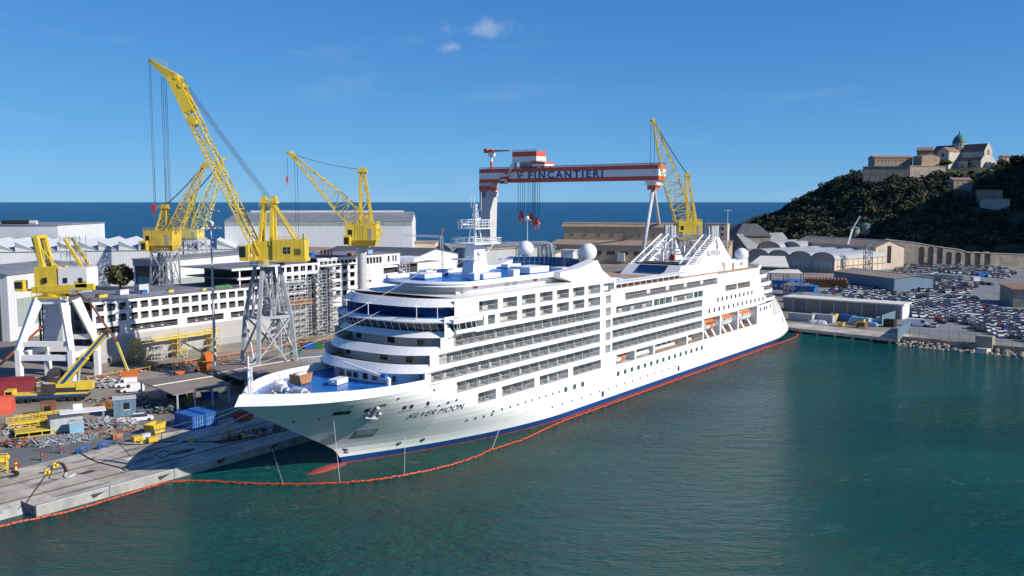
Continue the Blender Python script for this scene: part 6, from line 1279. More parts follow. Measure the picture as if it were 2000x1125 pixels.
def container(label,p,rz,m,L_=6.06,W_=2.44,H_=2.6,name='container',doors=True):
    c=thing(name,label,'container',p,rz); b=MB(); n=int(L_/.3)
    for y in (-W_/2,W_/2):
        for i in range(n):
            x0,x1=-L_/2+L_*i/n,-L_/2+L_*(i+1)/n; o=.05 if i%2 else 0; s=-1 if y<0 else 1; b.quad((x0,y-s*o,.15),(x1,y-s*o,.15),(x1,y-s*o,H_-.12),(x0,y-s*o,H_-.12))
    for x in (-L_/2+.02,L_/2-.02): b.quad((x,-W_/2,.1),(x,W_/2,.1),(x,W_/2,H_),(x,-W_/2,H_))
    b.quad((-L_/2,-W_/2,H_-.05),(L_/2,-W_/2,H_-.05),(L_/2,W_/2,H_-.05),(-L_/2,W_/2,H_-.05)); b.build('side_panel',m,c)
    f=MB()
    for x in (-L_/2,L_/2):
        for y in (-W_/2,W_/2): f.bar((x,y,0),(x,y,H_),.16)
        for z in (.08,H_-.06): f.bar((x,-W_/2,z),(x,W_/2,z),.16)
    for y in (-W_/2,W_/2):
        for z in (.08,H_-.06): f.bar((-L_/2,y,z),(L_/2,y,z),.16)
    f.build('corner_frame',m,c)
    if doors:
        d=MB(); [d.bar((-L_/2-.05,y,.2),(-L_/2-.05,y,H_-.2),.06) for y in (-.8,-.3,.3,.8)]; d.build('door_bar','lgrey',c)
    return c
for i,(px,py,L_) in enumerate(((1807,546,7),(1826,548,12),(1852,549,14))): container('%s grey trailer box standing among the far cars'%('short white','middle','long right hand')[i],G(px,py),math.atan2(cu.y,cu.x)+.25,('tarp','shed_grey','shed_grey')[i],L_,2.5,3.4,'trailer_box')
container('blue skip container near the back right of the car park',G(1920,541),.2,'blue',7,2.4,2.4); container('small white container left of the blue one at the back',G(1905,548),.2,'tarp',4,2.4,2.2)
# ---------------------------------------------------------------- sea wall, fence, rocks
sa=math.atan2(cu.y,cu.x); sl_len=(rr-pr).length+30
sw=thing('sea_wall','low brown stone sea wall between the car park and the rocks','wall',Vector((pr.x,pr.y,ZG)),sa); 
for i in range(int(sl_len/4)): MB().box(i*4+.02,i*4+3.98,-.5,.4,-1.6,.7+.1*((i*7)%3)).build('wall_block','stone',sw)
p=G(1921,686,.3); pb=thing('stone_hut','square concrete block hut on the sea wall','hut',Vector((p.x,p.y,.2)),sa); MB().box(-2.4,2.2,0,3.5,0,4.6).build('wall','stone',pb); MB().prism([(-2.0,-3.2),(1.6,-3.2),(2.2,0),(-2.4,0)],-1.2,1.2,[(-1.2,-2.2),(1.4,-2.2),(2.0,0),(-2.0,0)]).build('base_block','stone_white',pb)
fe=thing('mesh_fence','tall dark wire mesh fence standing on the sea wall','fence',Vector((pr.x,pr.y,ZG)),sa)
PO=boxmesh('fence_post',-.05,.05,-.05,.05,0,3.6,'steel_dark')
for i in range(16): put('fence_post',PO,fe,(i*2.9+2,.9,0))
wr=MB(); [wr.bar((2,.9,z),(46,.9,z),.03) for z in (.6,1.2,1.8,2.4,3.0,3.5)]; wr.build('fence_wire','steel_dark',fe)
RK=[]
for k in range(6):
    rs=np.random.RandomState(k+90); bm=MB().ball((0,0,0),1,6,4); ax=rs.uniform(.75,1.3,3); V=[tuple(np.array(v)*ax*(.78+.45*abs(math.sin(17.3*v[0]+9.1*v[1]+k*2.1))*(.5+.5*math.cos(8*v[2]+k)))) for v in bm.v]
    me=bpy.data.meshes.new('boulder'); me.from_pydata(V,[],bm.f); me.materials.append(M['rock']); RK.append(me)
rv=thing('rock_revetment','bank of pale boulders sloping into the water below the sea wall','rocks',Vector((pr.x,pr.y,0)),sa)
MB().add([(-1,.3,.9),(sl_len+20,.3,.9),(sl_len+20,-7,-1.6),(-1,-7,-1.6)],[(0,1,2,3)]).build('rubble_bed','stone',rv)
random.seed(12)
for i in range(298):
    x=random.uniform(-.5,sl_len+6); t=random.random()**.9; y=-.6-t*5.2; z=.95-t*1.6+random.uniform(-.1,.45); r=random.uniform(.3,.85)*random.choice((1,1,1.25))*(1.0 if x>3 else .8)
    o=put('boulder',random.choice(RK),rv,(x,y,z)); o.scale=(r*random.uniform(.8,1.5),r,r*random.uniform(.6,.95)); o.rotation_euler=(random.uniform(-.4,.4),random.uniform(-.4,.4),random.uniform(0,6))
# ---------------------------------------------------------------- pier behind the stern
pv=Vector((pr.x-c1.x,pr.y-c1.y,0)); pl_=pv.length; pa=math.atan2(pv.y,pv.x)
pi_=thing('pier','concrete pier deck on piles behind the ship stern','pier',Vector((c1.x,c1.y,0)),pa)
MB().box(3,pl_-.2,-2.2,10,ZG-.75,ZG+.06).build('deck_slab','apron',pi_); MB().box(3,pl_-.2,-2.5,-2.2,ZG-1.0,ZG-.1).build('edge_beam','quay_wall',pi_)
PB=boxmesh('pile',-.4,.4,-.4,.4,-3,.9,'concrete')
for i in range(10): put('pile',PB,pi_,(5+i*(pl_-8)/9,-1.7,0))
MB().box(3,pl_-.2,-.15,-.05,-2,ZG-.6).build('underdeck_shade','dark',pi_)  # dark sheet painted in for the shade behind the piles
def PW(px,py): q=G(px,py,ZG+.06); return q
cr=pa
container('long grey tank container at the left end of the pier',PW(1566,626),cr,'shed_grey',9,2.5,2.6); container('long grey container in the middle of the pier',PW(1608,628),cr,'shed_grey',8,2.5,2.7); container('light blue container on the pier near the quay shed end',PW(1682,634),cr,'ltblue',6,2.4,2.6); container('blue container in shade against the quay shed',PW(1650,627),cr,'blue',7,2.4,2.4)
def skip(label,p,rz,m,L_=3.4,W_=1.8,H_=1.3,cat='skip'):
    c=thing('skip',label,cat,p,rz); b=MB(); o=[(-L_/2,-W_/2),(L_/2,-W_/2),(L_/2,W_/2),(-L_/2,W_/2)]; i_=[(x*.72,y) for x,y in o]
    for k in range(4): k2=(k+1)%4; b.quad((*i_[k],.15),(*i_[k2],.15),(*o[k2],H_),(*o[k],H_)); b.quad((*[v*.9 for v in i_[k]],.2),(*[v*.9 for v in i_[k2]],.2),(*[v*.95 for v in o[k2]],H_),(*[v*.95 for v in o[k]],H_))
    b.quad(*[(x,y,.2) for x,y in i_]); b.build('bin_body',m,c); r=MB()
    for k in range(4): r.bar((*o[k],H_),(*o[(k+1)%4],H_),.14)
    for x in (-L_*.3,0,L_*.3):
        for y in (-W_/2,W_/2): r.bar((x*.8,y,.15),(x,y,H_),.1)
    r.build('bin_rim',m,c); return c
skip('tall yellow bin at the right end of the grey pier containers',PW(1629,627),cr,'yellow',2.2,2,2.6); skip('small yellow bin on the open pier deck',PW(1643,637),cr,'yellow',2.2,1.6,1.3)
def bundle(label,p,rz,m,L_=4,W_=2,H_=1.2,name='tarpaulin_bundle',cat='bundle',seed=1):
    rs=random.Random(seed); b=MB(); n,k=12,9; rows=[]
    for j in range(k+1):
        v=j/k*2-1; rows.append([(lerp(-L_/2,L_/2,i/n),v*W_/2*(1-.25*abs(i/n*2-1)**3),H_*max(0,(1-abs(v)**3))*(1-.6*abs(i/n*2-1)**4)*rs.uniform(.8,1.05)) for i in range(n+1)])
    return tag(b.grid(rows).build(name,m,None,True,p,rz),label,cat)
bundle('left white tarpaulin bundle on the pier edge',PW(1590,632),cr+.3,'tarp',4,2.2,1.4,seed=1); bundle('right white tarpaulin bundle on the pier edge',PW(1604,633),cr+.3,'tarp',4,2.2,1.4,seed=2); bundle('pale teal bundle of bags on the pier near the black box',PW(1704,637),cr,'ltblue',4.5,2.4,1.5,seed=3); bundle('white stacked bags left of the light blue container',PW(1666,631),cr,'tarp',3,2,2.4,seed=4); bundle('grey heap of scrap bags behind the teal bundle',PW(1718,628),cr,'lgrey',4,3,1.8,seed=5)
p=PW(1683,640); c=thing('cable_reel','dark brown cable reel lying on the pier','reel',p,cr); MB().tube((-1.4,0,1.1),(1.4,0,1.1),.8,n=14).build('drum','rust',c)
for x in (-1.4,1.4): MB().tube((x-.08,0,1.1),(x+.08,0,1.1),1.15,n=16).build('flange','brown',c)
p=PW(1677,635); c=thing('loading_ramp','yellow sloping ramp beside the cable reel','ramp',p,cr); MB().add([(-2.4,-.9,.1),(2.2,-.9,2.3),(2.2,.9,2.3),(-2.4,.9,.1),(-2.4,-.9,0),(2.2,-.9,0),(2.2,.9,0),(-2.4,.9,0)],[(0,1,2,3),(0,1,5,4),(1,2,6,5),(2,3,7,6),(4,5,6,7)]).build('ramp_body','yellow',c)
container('black box container beside the blue fence',PW(1738,638),cr,'black',3.4,2.4,2.6,doors=False)
for i,(a,b,h) in enumerate(((G(1752,664,ZG),G(1778,643),3.4),(G(1722,633,ZG),G(1763,618),3.2))):
    A_,rz,L_=frame(a,b); c=thing('panel_fence','%s blue grey sheet panel fence at the pier end'%('front','rear')[i],'fence',A_,rz)
    for k in range(int(L_/2)): MB().box(k*2+.03,k*2+1.97,-.05,.05,.1,h).build('panel','shed_blue',c); MB().box(k*2-.05,k*2+.05,-.1,.1,0,h+.1).build('post','steel_dark',c)
# ---------------------------------------------------------------- quay apron
def ssheet(name,pts,z,m): return struct(MB().add([tuple(SW(s,t,z)) for s,t in pts],[tuple(range(len(pts)))]).build(name,m))
ssheet('quay_apron',[(-330,QT-3.6),(-44,QT-3.6),(-44,QT),(200,QT),(200,-36),(-10,-37),(-30,-36),(-330,-35.5)],ZG+.004,'apron')
ssheet('quay_road',[(-330,-35.5),(-30,-36),(-10,-37),(200,-36),(200,-47),(-8,-49),(-330,-56)],ZG+.008,'road')
q0=SW(-330,QT); qb=thing('quay_wall','concrete quay wall with protruding fender beam along the water','quay wall',Vector((q0.x,q0.y,0)),SA)
k=0
for a in range(-330,200,11):
    x0=a+330; beam=a>=-44
    wy=0 if beam else 3.6
    MB().add([(q[0],q[1]+wy,q[2]) for q in [(x0+.04,0,-3),(x0+10.96,0,-3),(x0+10.96,0,ZG-.02),(x0+.04,0,ZG-.02),(x0+.04,-(1.0 if beam else 3.0),-1),(x0+10.96,-(1.0 if beam else 3.0),-1),(x0+10.96,-(1.0 if beam else .05),ZG-.01),(x0+.04,-(1.0 if beam else .05),ZG-.01)]],[(4,5,6,7),(7,6,2,3),(0,4,7,3),(1,2,6,5)]).build('wall_block','quay_wall',qb)
    if beam:
        MB().add([(x0+8,-1.02,1.1),(x0+10.4,-1.02,1.1),(x0+8.4,-1.02,.4)],[(0,2,1)]).build('fender_recess','dark',qb); MB().box(x0+.1,x0+10.9,-1.06,-.7,ZG-.01,ZG+.1).build('edge_kerb','lgrey',qb)
ra=SW(-330,0); 
for t,lab in ((-28.3,'inner'),(-20.3,'outer')):
    p=SW(-330,t,ZG+.01); c=thing('crane_rail',f'{lab} rusty crane rail set in the quay apron','rail',p,SA); MB().box(0,530,-.22,.22,0,.012).build('rail_slot','dark',c); MB().box(0,530,-.06,.06,.013,.06).build('rail_head','rust',c)
# worn patches on the concrete
for i,(s,t,l,w,m) in enumerate(((-36,-17.2,10,1.2,'patch'),(-22,-17.6,7,1.6,'patch'),(-31,-25,3,1.6,'oil'),(-22,-24,5,3,'patch'),(-15,-23,6,2.4,'oil'),(-18,-31.5,9,1.8,'patch'),(-40,-33,4,1,'oil'),(-5,-23,8,4,'oil'),(-28,-31.8,6,1,'patch'),(-26,-22.5,1.6,.9,'oil'),(-33,-30.5,2,.8,'oil'),(-12,-33,5,1.1,'oil'),(-38,-25,5,2,'patch'),(-46,-29,6,1.6,'patch'))):
    n=14; rs=random.Random(i); ssheet('concrete_patch',[(s+l/2*math.cos(a)*rs.uniform(.7,1.1),t+w/2*math.sin(a)*rs.uniform(.7,1.1)) for a in (2*math.pi*j/n for j in range(n))],ZG+.012+.0005*i,m)
jt=MB()
for t in (-18.2,-24.4,-32.6): jt.add([tuple(SW(x,t+d,ZG+.0062)) for x,d in ((-330,-.04),(200,-.04),(200,.04),(-330,.04))],[(0,1,2,3)])
for x in range(-120,60,8): jt.add([tuple(SW(x+e,t,ZG+.0066)) for e,t in ((-.04,QT),(.04,QT),(.04,-36),(-.04,-36))],[(0,1,2,3)])
struct(jt.build('slab_joint','dark'))
# ---------------------------------------------------------------- floating oil boom
bp=[(-30,1036),(0,1028),(60,1015),(120,1002),(175,988),(230,970),(275,957),(318,943),(370,939),(420,940),(480,944),(550,946),(610,945),(680,942),(740,936),(790,928),(840,918),(890,905),(930,892),(960,878),(1000,866),(1030,855),(1065,838),(1100,822)]
pts=[G(x,y,.12) for x,y in bp]+[SW(s,15.1,.12) for s in range(52,176,6)]+[SW(s,t,.12) for s,t in ((182,15.2),(189,14.8),(196,13.4),(201.5,10),(203.5,5),(203.5,1))]
ob=thing('oil_boom','orange floating oil boom curving round the bow and along the hull','oil boom',(0,0,0))
fm_=MB().tube((-.5,0,0),(.5,0,0),.17,n=8); fm_.tube((-.62,0,.02),(-.5,0,0),.08,.15,n=6); FL=bpy.data.meshes.new('boom_float'); FL.from_pydata(fm_.v,[],fm_.f); FL.materials.append(M['boom_orange'])
seg=[0]
for a,b in zip(pts,pts[1:]): seg.append(seg[-1]+(b-a).length)
random.seed(2); n=298; far=MB()
def bpos(d):
    i=max(0,min(len(pts)-2,bisect.bisect(seg,d)-1)); return pts[i].lerp(pts[i+1],(d-seg[i])/(seg[i+1]-seg[i])),pts[i+1]-pts[i]
stepb=seg[-1]/n*.80
for i in range(n):
    p,dv=bpos(i*stepb*(1) if i*stepb<seg[-1] else seg[-1]-.01); o=put('boom_float',FL,ob,p+Vector((random.uniform(-.08,.08),random.uniform(-.08,.08),random.uniform(-.05,.06)))); o.rotation_euler=(0,random.uniform(-.06,.06),math.atan2(dv.y,dv.x)+random.uniform(-.1,.1)); o.scale=(stepb*.9,random.uniform(.85,1.1),random.uniform(.8,1.1))
d_=n*stepb
while d_<seg[-1]-1:
    a,_=bpos(d_); b,_=bpos(min(d_+2.8,seg[-1]-.01)); far.tube(a,b,.18,n=6); d_+=3
stuff(far.build('boom_far_float','boom_orange',ob))
def line(label,a,b,r=.06,sag=.6,m='rope',name='mooring_line',cat='rope',n=14,group=None):
    mb=MB(); a,b=Vector(a),Vector(b); rope(mb,Vector((0,0,0)),b-a,r,sag,n); return tag(mb.build(name,m,None,False,a),label,cat,group)
def SP(s,t,z): return SW(s-.3,t+.8,z)
for i,(s,t,z,px,py) in enumerate(((-20,-1.2,13.6,224,856),(-17.5,-3.6,12.6,318,846),(-13,-5.5,11.2,330,868),(-10.5,-6,9.8,372,858))): line('%s mooring line running from the bow to the quay'%('uppermost','second','third','lowest')[i],SP(s,t,z),G(px,py,ZG+.2),.075,.5)
for i,(px,py,q) in enumerate(((525,856,(553,945)),)): line('thin tether from the quay edge to the oil boom',G(px,py,ZG+.1),G(*q,.2),.04,.1)
for i,(s,z,q) in enumerate(((-6.5,9.6,(664,942)),(9,4.0,(790,926)),(30,1.6,(961,876)))): line('%s thin tether from the hull down to the oil boom'%('bow','middle','aft')[i],SP(s,HT(s,z)+.1,z),G(*q,.25),.035,.15)
line('upper stay wire from the ship mast to the bow mast',SP(34,-1,36.4),SP(-18.4,0,20.8),.032,1.5); line('lower stay wire from the ship mast to the bow mast',SP(34,.8,34),SP(-18.4,0,19.6),.032,1.8)
# ---------------------------------------------------------------- lifeboats, tenders
def lifeboat(label,s,t,z,L_,col,W_=3.4,H_=3.0,name='lifeboat'):
    c=thing(name,label,'lifeboat',SP(s,t,z),SA,'lifeboats in the side bays'); n=12
    def hs(i): k=abs(2*i/n-1); return (1-k**3.2)
    hullr=[[(lerp(-L_/2,L_/2,i/n),W_/2*y*(.25+.75*hs(i)) if hs(i)>0 else 0,zz+.5*abs(2*i/n-1)**2.5) for i in range(n+1)] for y,zz in ((-.05,0),(-.6,.15),(-.95,.7),(-1,1.35))]
    if name=='lifeboat': c.scale=(1,1,1.22)
    m=MB(); m.grid(hullr); m.grid([[(x,-y,zz) for x,y,zz in r] for r in hullr]); m.build('hull','white',c,True)
    can=[[(lerp(-L_/2*.94,L_/2*.94,i/n),W_/2*y*(.2+.78*hs(i)),1.38+zz*(.35+.65*hs(i))) for i in range(n+1)] for y,zz in ((-1,0),(-.97,.45),(-.7,1.1),(0,1.35),(.7,1.1),(.97,.45),(1,0))]
    m=MB(); m.k=0 if col=='orange' else 1; m.grid(can[:2]); m.grid(can[5:]); m.k=0; m.grid(can[1:3]); m.grid(can[4:6]); m.k=1 if col!='orange' else 0; m.grid(can[2:5]); m.build('canopy',['orange','white'],c,True)
    for i in range(5): MB().box(-L_*.28+i*L_*.13,-L_*.28+i*L_*.13+.45,-W_/2*1.0-.04,-W_/2*.94,1.5,1.85).build('window','navy',c)
    MB().box(-L_*.42,L_*.42,-W_/2-.06,-W_/2,1.25,1.38).build('rubbing_strake','grey',c)
    if col=='orange': MB().box(-.4,1.2,-W_/2-.05,-W_/2+.15,.3,1.5).build('side_door','orange',c)
    return c
lifeboat('orange topped lifeboat in the foremost of the three large bays',123.2,11.3,9.9,9.6,'orange'); lifeboat('white lifeboat with orange stripe in the middle bay',135.2,11.3,9.9,10.8,'stripe'); lifeboat('white lifeboat with orange stripe in the aftmost bay',148.9,11.3,9.9,12.4,'stripe')
lifeboat('small orange rescue boat in the low bay amidships',74.6,11.8,8.15,6,'orange',2.0,1.4,'rescue_boat')
for i in range(6): 
    p=SP(81.3+i*1.15,12.3,8.9); o=MB().tube((0,-.55,0),(0,.55,0),.5,n=12); o.tube((0,-.18,0),(0,-.12,0),.53,n=12); tag(o.build('liferaft_canister','white',None,True,p,SA+.0),'%s white liferaft canister racked in the low bay'%('first','second','third','fourth','fifth','sixth')[i],'liferaft','liferaft canisters')
dv_=MB()
for s in (121,125.5,132.8,137.5,146,151.5): dv_.add([P(s,13.0,8.1),P(s+1.1,13.0,8.1),P(s+.3,12.2,10.0),P(s-.7,12.2,10.0),P(s,12.7,8.1),P(s+1.1,12.7,8.1),P(s+.3,11.9,10.0),P(s-.7,11.9,10.0)],[(0,1,2,3),(4,5,6,7),(0,1,5,4),(1,2,6,5),(2,3,7,6),(3,0,4,7)])
for k_ in range(6):
    f=[tuple(i-8*k_ for i in q) for q in dv_.f[6*k_:6*k_+6]]; me=MB(); me.add(dv_.v[8*k_:8*k_+8],f); me.build('davit_arm','white',ship)
# ---------------------------------------------------------------- foredeck cargo
p=SP(-3.5,-5.8,13.87); skip('orange brown slatted waste skip on the blue foredeck',p,SA+R(12),'wood',3.6,2.2,1.7); bundle('white bagged rubbish inside the foredeck skip',p+Vector((0,0,1.2)),SA,'tarp',2.6,1.8,.9,seed=31)
bundle('white sack heap on a pallet by the starboard bulwark',SP(-8.6,-5.2,13.87),SA,'tarp',2.6,2,1.7,seed=33); p=SP(.2,-.6,13.87); c=thing('crate_stack','white crate stack in the middle of the blue foredeck','crate',p,SA+.2); MB().box(-1.6,1.6,-.9,.9,.1,.95).build('crate','white',c); MB().box(-1.5,1.5,-.8,.8,0,.1).build('pallet','wood',c); MB().box(-2.4,-1.6,-.3,.5,.5,.75).build('board','ltblue',c)
# people
def person(label,p,rz,top,bottom,hat=None,stride=.12):
    c=thing('person',label,'person',p,rz)
    V=[(0,0,.95),(0,0,1.18),(0,0,1.38),(0,0,1.5),(.01,0,1.58),(.02,0,1.7),(0,.19,1.4),(.03,.25,1.13),(.1,.24,.88),(0,-.19,1.4),(-.02,-.25,1.13),(.05,-.24,.88),(0,.09,.9),(stride,.1,.5),(stride*.7,.1,.07),(stride*.7+.15,.11,.04),(0,-.09,.9),(-stride*.6,-.1,.5),(-stride,-.1,.07),(-stride+.15,-.11,.04)]
    E=[(0,1),(1,2),(2,3),(3,4),(4,5),(2,6),(6,7),(7,8),(2,9),(9,10),(10,11),(0,12),(12,13),(13,14),(14,15),(0,16),(16,17),(17,18),(18,19)]
    Rr=[.15,.15,.17,.07,.07,.105,.075,.055,.045,.075,.055,.045,.1,.075,.055,.05,.1,.075,.055,.05]
    me=bpy.data.meshes.new('body'); me.from_pydata(V,E,[]); o=put('body',me,c); o.modifiers.new('skin','SKIN')
    for i,r_ in enumerate(Rr): me.skin_vertices[0].data[i].radius=(r_,r_)
    me.skin_vertices[0].data[0].use_root=True; sub=o.modifiers.new('sub','SUBSURF'); sub.levels=1; sub.render_levels=1
    dg=bpy.context.evaluated_depsgraph_get(); me2=bpy.data.meshes.new_from_object(o.evaluated_get(dg)); o.modifiers.clear(); o.data=me2; me2.materials.clear()
    for m in (top,bottom,'skin','black'): me2.materials.append(M[m])
    for f in me2.polygons:
        z=f.center.z; f.material_index=2 if z>1.5 or (abs(f.center.y)>.17 and z<.93) else 0 if z>.93 else 3 if z<.1 else 1; f.use_smooth=True
    MB().lathe([(.125,1.66),(.13,1.72),(.09,1.81),(.005,1.83)],(.02,0,0),12).build('helmet' if hat else 'hair',hat or 'dark',c,True); return c
person('person in dark clothes and white helmet standing on the blue foredeck',SP(-15.4,1.6,13.87),SA+1,'cloth_navy','cloth_navy','white'); person('person in dark blue work clothes under the edge of the brown shelter',G(393,790),.8,'cloth_navy','cloth_navy','white'); person('person in yellow work jacket near the two white vans',G(289,757),2.5,'cloth_hi','cloth_navy','yellow')
# ---------------------------------------------------------------- roofs and cabins in the yard
def roofed(label,front,ridge,back,z,m,posts=True,name='shelter',walls=None):
    F=[G(*q,z) for q in front]; Rg=[G(*q,z+.9) for q in ridge]; Bk=[G(*q,z) for q in back]; o=(F[0]+F[1]+Bk[0]+Bk[1])/4; o.z=ZG; c=thing(name,label,'shelter',o)
    def slab(a,b,c_,d): 
        q=[v-o for v in (a,b,c_,d)]; lo=[v-Vector((0,0,.22)) for v in q]; return MB().add([*q,*lo],[(0,1,2,3),(4,5,6,7),(0,1,5,4),(1,2,6,5),(2,3,7,6),(3,0,4,7)])
    slab(F[0],F[1],Rg[1],Rg[0]).build('roof_plane',m,c); slab(Rg[0],Rg[1],Bk[1],Bk[0]).build('roof_plane',m,c); MB().bar(Rg[0]-o+Vector((0,0,.05)),Rg[1]-o+Vector((0,0,.05)),.4,.12).build('ridge_cap','roof_cream',c)
    for a,b in ((F[0],F[1]),(Bk[0],Bk[1])):
        for k in (.06,.35,.65,.94): v=a.lerp(b,k)-o; MB().bar((v.x,v.y,0),(v.x,v.y,v.z-.2),.28).build('post','lgrey',c)
    return c,o
c,o=roofed('wide brown two sided shelter roof on posts beside the blue containers',[(339,771),(453,750)],[(298,754),(415,735)],[(268,743),(389,727)],5.6,'roof_brown')
for k,(px,py,w,h,m) in enumerate(((372,786,1.2,2,'yellow_worn'),(410,778,3.6,1.3,'blue'),(345,775,4,2.4,'dark'),(430,768,3,2.2,'steel_dark'))):
    p=G(px,py); bx=MB(); bx.box(-w/2,w/2,-.7,.7,.1,h); bx.box(-w/2-.05,w/2+.05,-.75,.75,h-.1,h); bx.box(-w/2,w/2,-.5,.5,0,.1); tag(bx.build('tool_cabinet',m,None,False,p,.4),('worn yellow tool cabinet','low blue tool chest','dark long workbench','dark steel cupboard')[k]+' under the brown shelter','cabinet')
c,o=roofed('long brown canopy roof behind the bow mast',[(470,741),(618,712)],[(432,727),(575,702)],[(408,716),(548,692)],5.0,'roof_brown'); c,o=roofed('flat grey canopy roof beside the far end of the foredeck',[(560,712),(690,700)],[(540,704),(665,692)],[(528,696),(655,686)],4.6,'roof_grey')
def cabin(label,px,py,rz,L_,W_,H_,m,wins=((.5,1.0),),name='site_cabin',roof='lgrey'):
    c=thing(name,label,'cabin',G(px,py),rz); MB().box(-L_/2,L_/2,-W_/2,W_/2,.15,H_).build('wall',m,c); MB().box(-L_/2-.12,L_/2+.12,-W_/2-.12,W_/2+.12,H_,H_+.15).build('roof',roof,c); MB().box(-L_/2,L_/2,-W_/2+.1,W_/2-.1,0,.15).build('skid','steel_dark',c)
    for k,w in wins: x=-L_/2+L_*k; MB().box(x,x+w,-W_/2-.05,-W_/2,H_*.42,H_*.8).build('window','glass',c); MB().bar((x-.1,-W_/2-.05,H_*.4),(x+w+.1,-W_/2-.05,H_*.4),.12).build('window_sill','white',c)
    return c
cabin('blue grey site cabin with one window beside the white car',244,811,R(25),4.2,3.2,3.6,'shed_blue',((.45,1.1),)); cabin('grey flat roofed workshop cabin left of the white canopy',128,841,R(35),5.5,3.6,2.9,'shed_grey',((.6,.9),),roof='roof_dark'); cabin('small pale blue cupboard cabin in front of the white canopy',149,848,R(35),2.4,1.8,2.3,'ltblue',()) ; cabin('rusty open frame kiosk behind the yellow platforms',95,812,R(30),2.6,2.2,2.8,'rust',((.2,1.2),),roof='rust')
p=G(163,833); c=thing('white_canopy','flat white canopy roof on posts beside the scrap heap','canopy',p,R(28)); MB().box(-4,4,-2,2,3.1,3.25).build('roof','white',c); MB().box(-1.6,.0,1.2,2,3.25,4.2).build('roof_box','white',c)
for x in (-3.6,3.6):
    for y in (-1.7,1.7): MB().bar((x,y,0),(x,y,3.1),.14).build('post','grey',c)
# containers and skips
container('left blue container on the quay beside the brown shelter',G(371,834),SA+R(88),'blue',6,2.5,2.7); container('shaded blue container right of the sunlit one',G(396,827),SA+R(88),'blue',6,2.5,2.7)
skip('yellow orange slatted skip at the roadside on the quay',G(303,846),SA+R(20),'yellow_worn',3.6,2.2,1.9); skip('green skip between the portal legs and the unfinished ship',G(578,694),.5,'green',3,2,1.4); skip('second green skip behind the foredeck',G(620,680),.3,'green',3,2,1.4); skip('small yellow skip beside the green one',G(558,698),.2,'yellow',2,1.6,1.0); skip('orange tipper skip beside the tall light mast',G(408,706),.8,'orange',3.4,2.4,2.2); skip('blue covered skip near the grey scaffold tower',G(605,681),.2,'blue',3.4,2,1.6)
skip('faded red skip in the ship shadow on the quay',G(560,826),SA,'redpaint',5,2.2,1.5); skip('brick red skip further along in the ship shadow',G(475,820),SA,'redpaint',4,2,1.3)
for i,(px,py,m) in enumerate(((268,862,'yellow_worn'),(283,858,'tarp'),(297,864,'yellow_worn'),(228,858,'wood'))):
    p=G(px,py); bx=MB(); bx.box(-.9,.9,-.5,.5,.15,1.0); bx.box(-.95,.95,-.55,.55,.95,1.05); bx.box(-.8,-.5,-.5,.5,0,.15); bx.box(.5,.8,-.5,.5,0,.15); tag(bx.build('equipment_crate',m,None,False,p,SA),('worn yellow','white','small yellow','brown timber')[i]+' equipment crate standing on the quay by the roadside','crate')
# scrap heaps
def heap(label,px,py,rad,h,mats,n,seed,name='scrap_heap',ln=(1,3),flat=.5,sy=.6,rz=0):
    rs=random.Random(seed); m=MB(); n=int(n*2.4); ln=(ln[0]*.6,ln[1]*.75)
    for i in range(n):
        m.k=rs.randrange(len(mats)); a=rs.uniform(0,6.28); r_=rad*math.sqrt(rs.random()); c_=Vector((r_*math.cos(a),r_*math.sin(a)*sy,rs.uniform(.1,h)*(1-.7*r_/rad))); L_=rs.uniform(*ln)
        if rs.random()<flat: m.obox(c_,(L_,rs.uniform(.25,.8),rs.uniform(.05,.25)),rs.uniform(0,3),rs.uniform(-.3,.3),rs.uniform(-.3,.3))
        else:
            d=Vector((rs.uniform(-1,1),rs.uniform(-1,1),rs.uniform(-.3,.5))).normalized()*L_/2; m.bar(c_-d,c_+d,rs.uniform(.06,.16))
    return stuff(m.build(name,mats,None,False,G(px,py),rz),label,'scrap heap')
heap('heap of grey and white scrap metal beside the white canopy',200,832,4.5,1.6,['grey','dull_white','steel','rust','dull_blue'],170,1); heap('rack of white steel brackets in front of the blue grey cabin',240,828,3,1.5,['lgrey','lgrey','dull_white'],90,2,'bracket_stack',(.8,1.8),.2); heap('heap of white hull panels behind the mobile crane',205,752,7,1.8,['dull_white','lgrey','rust','grey'],120,3,'panel_heap',(2,4.5),.85,.5); heap('white and rusty panels under the white portal',75,752,7,1.4,['dull_white','lgrey','rust','dull_orange'],90,4,'panel_heap',(2,4),.85,.5)
heap('orange and black scrap heap at the corner of the yellow platforms',40,868,3.2,1.2,['dull_orange','dark','grey','rust'],110,5); heap('low pile of blue grey pipes along the road edge',125,864,5,.5,['shed_blue','grey','lgrey'],70,6,'pipe_pile',(2.5,6),.05,.3,R(35)); heap('orange steel beams behind the blue grey cabin',212,796,3.6,1.2,['dull_orange','rust','dull_yellow'],50,7,'beam_pile',(2,4),.3); heap('dark equipment heap beside the shelter',320,800,6,1.5,['dull_green','dark','steel_dark','dull_white','dull_blue'],130,8,'equipment_heap',(.8,2.4),.5); heap('scattered yard materials in front of the unfinished ship',620,672,16,1.2,['rust','dull_blue','dull_orange','dull_white','wood','dull_green'],160,9,'yard_materials',(.8,2.6),.6,.5); heap('assorted dark gear under the crane portal',480,742,9,1.6,['dark','steel_dark','dull_green','rust','dull_white'],150,10,'yard_materials',(.8,2.5),.5); heap('mixed materials along the dock edge by the forklift',500,708,10,1.0,['dull_orange','rust','dull_white','dark','wood'],90,11,'yard_materials',(.7,2.2),.6,.4); heap('rusty odds and ends at the far left edge of the yard',15,842,5,1.2,['grey','rust','lgrey','dark'],110,12)
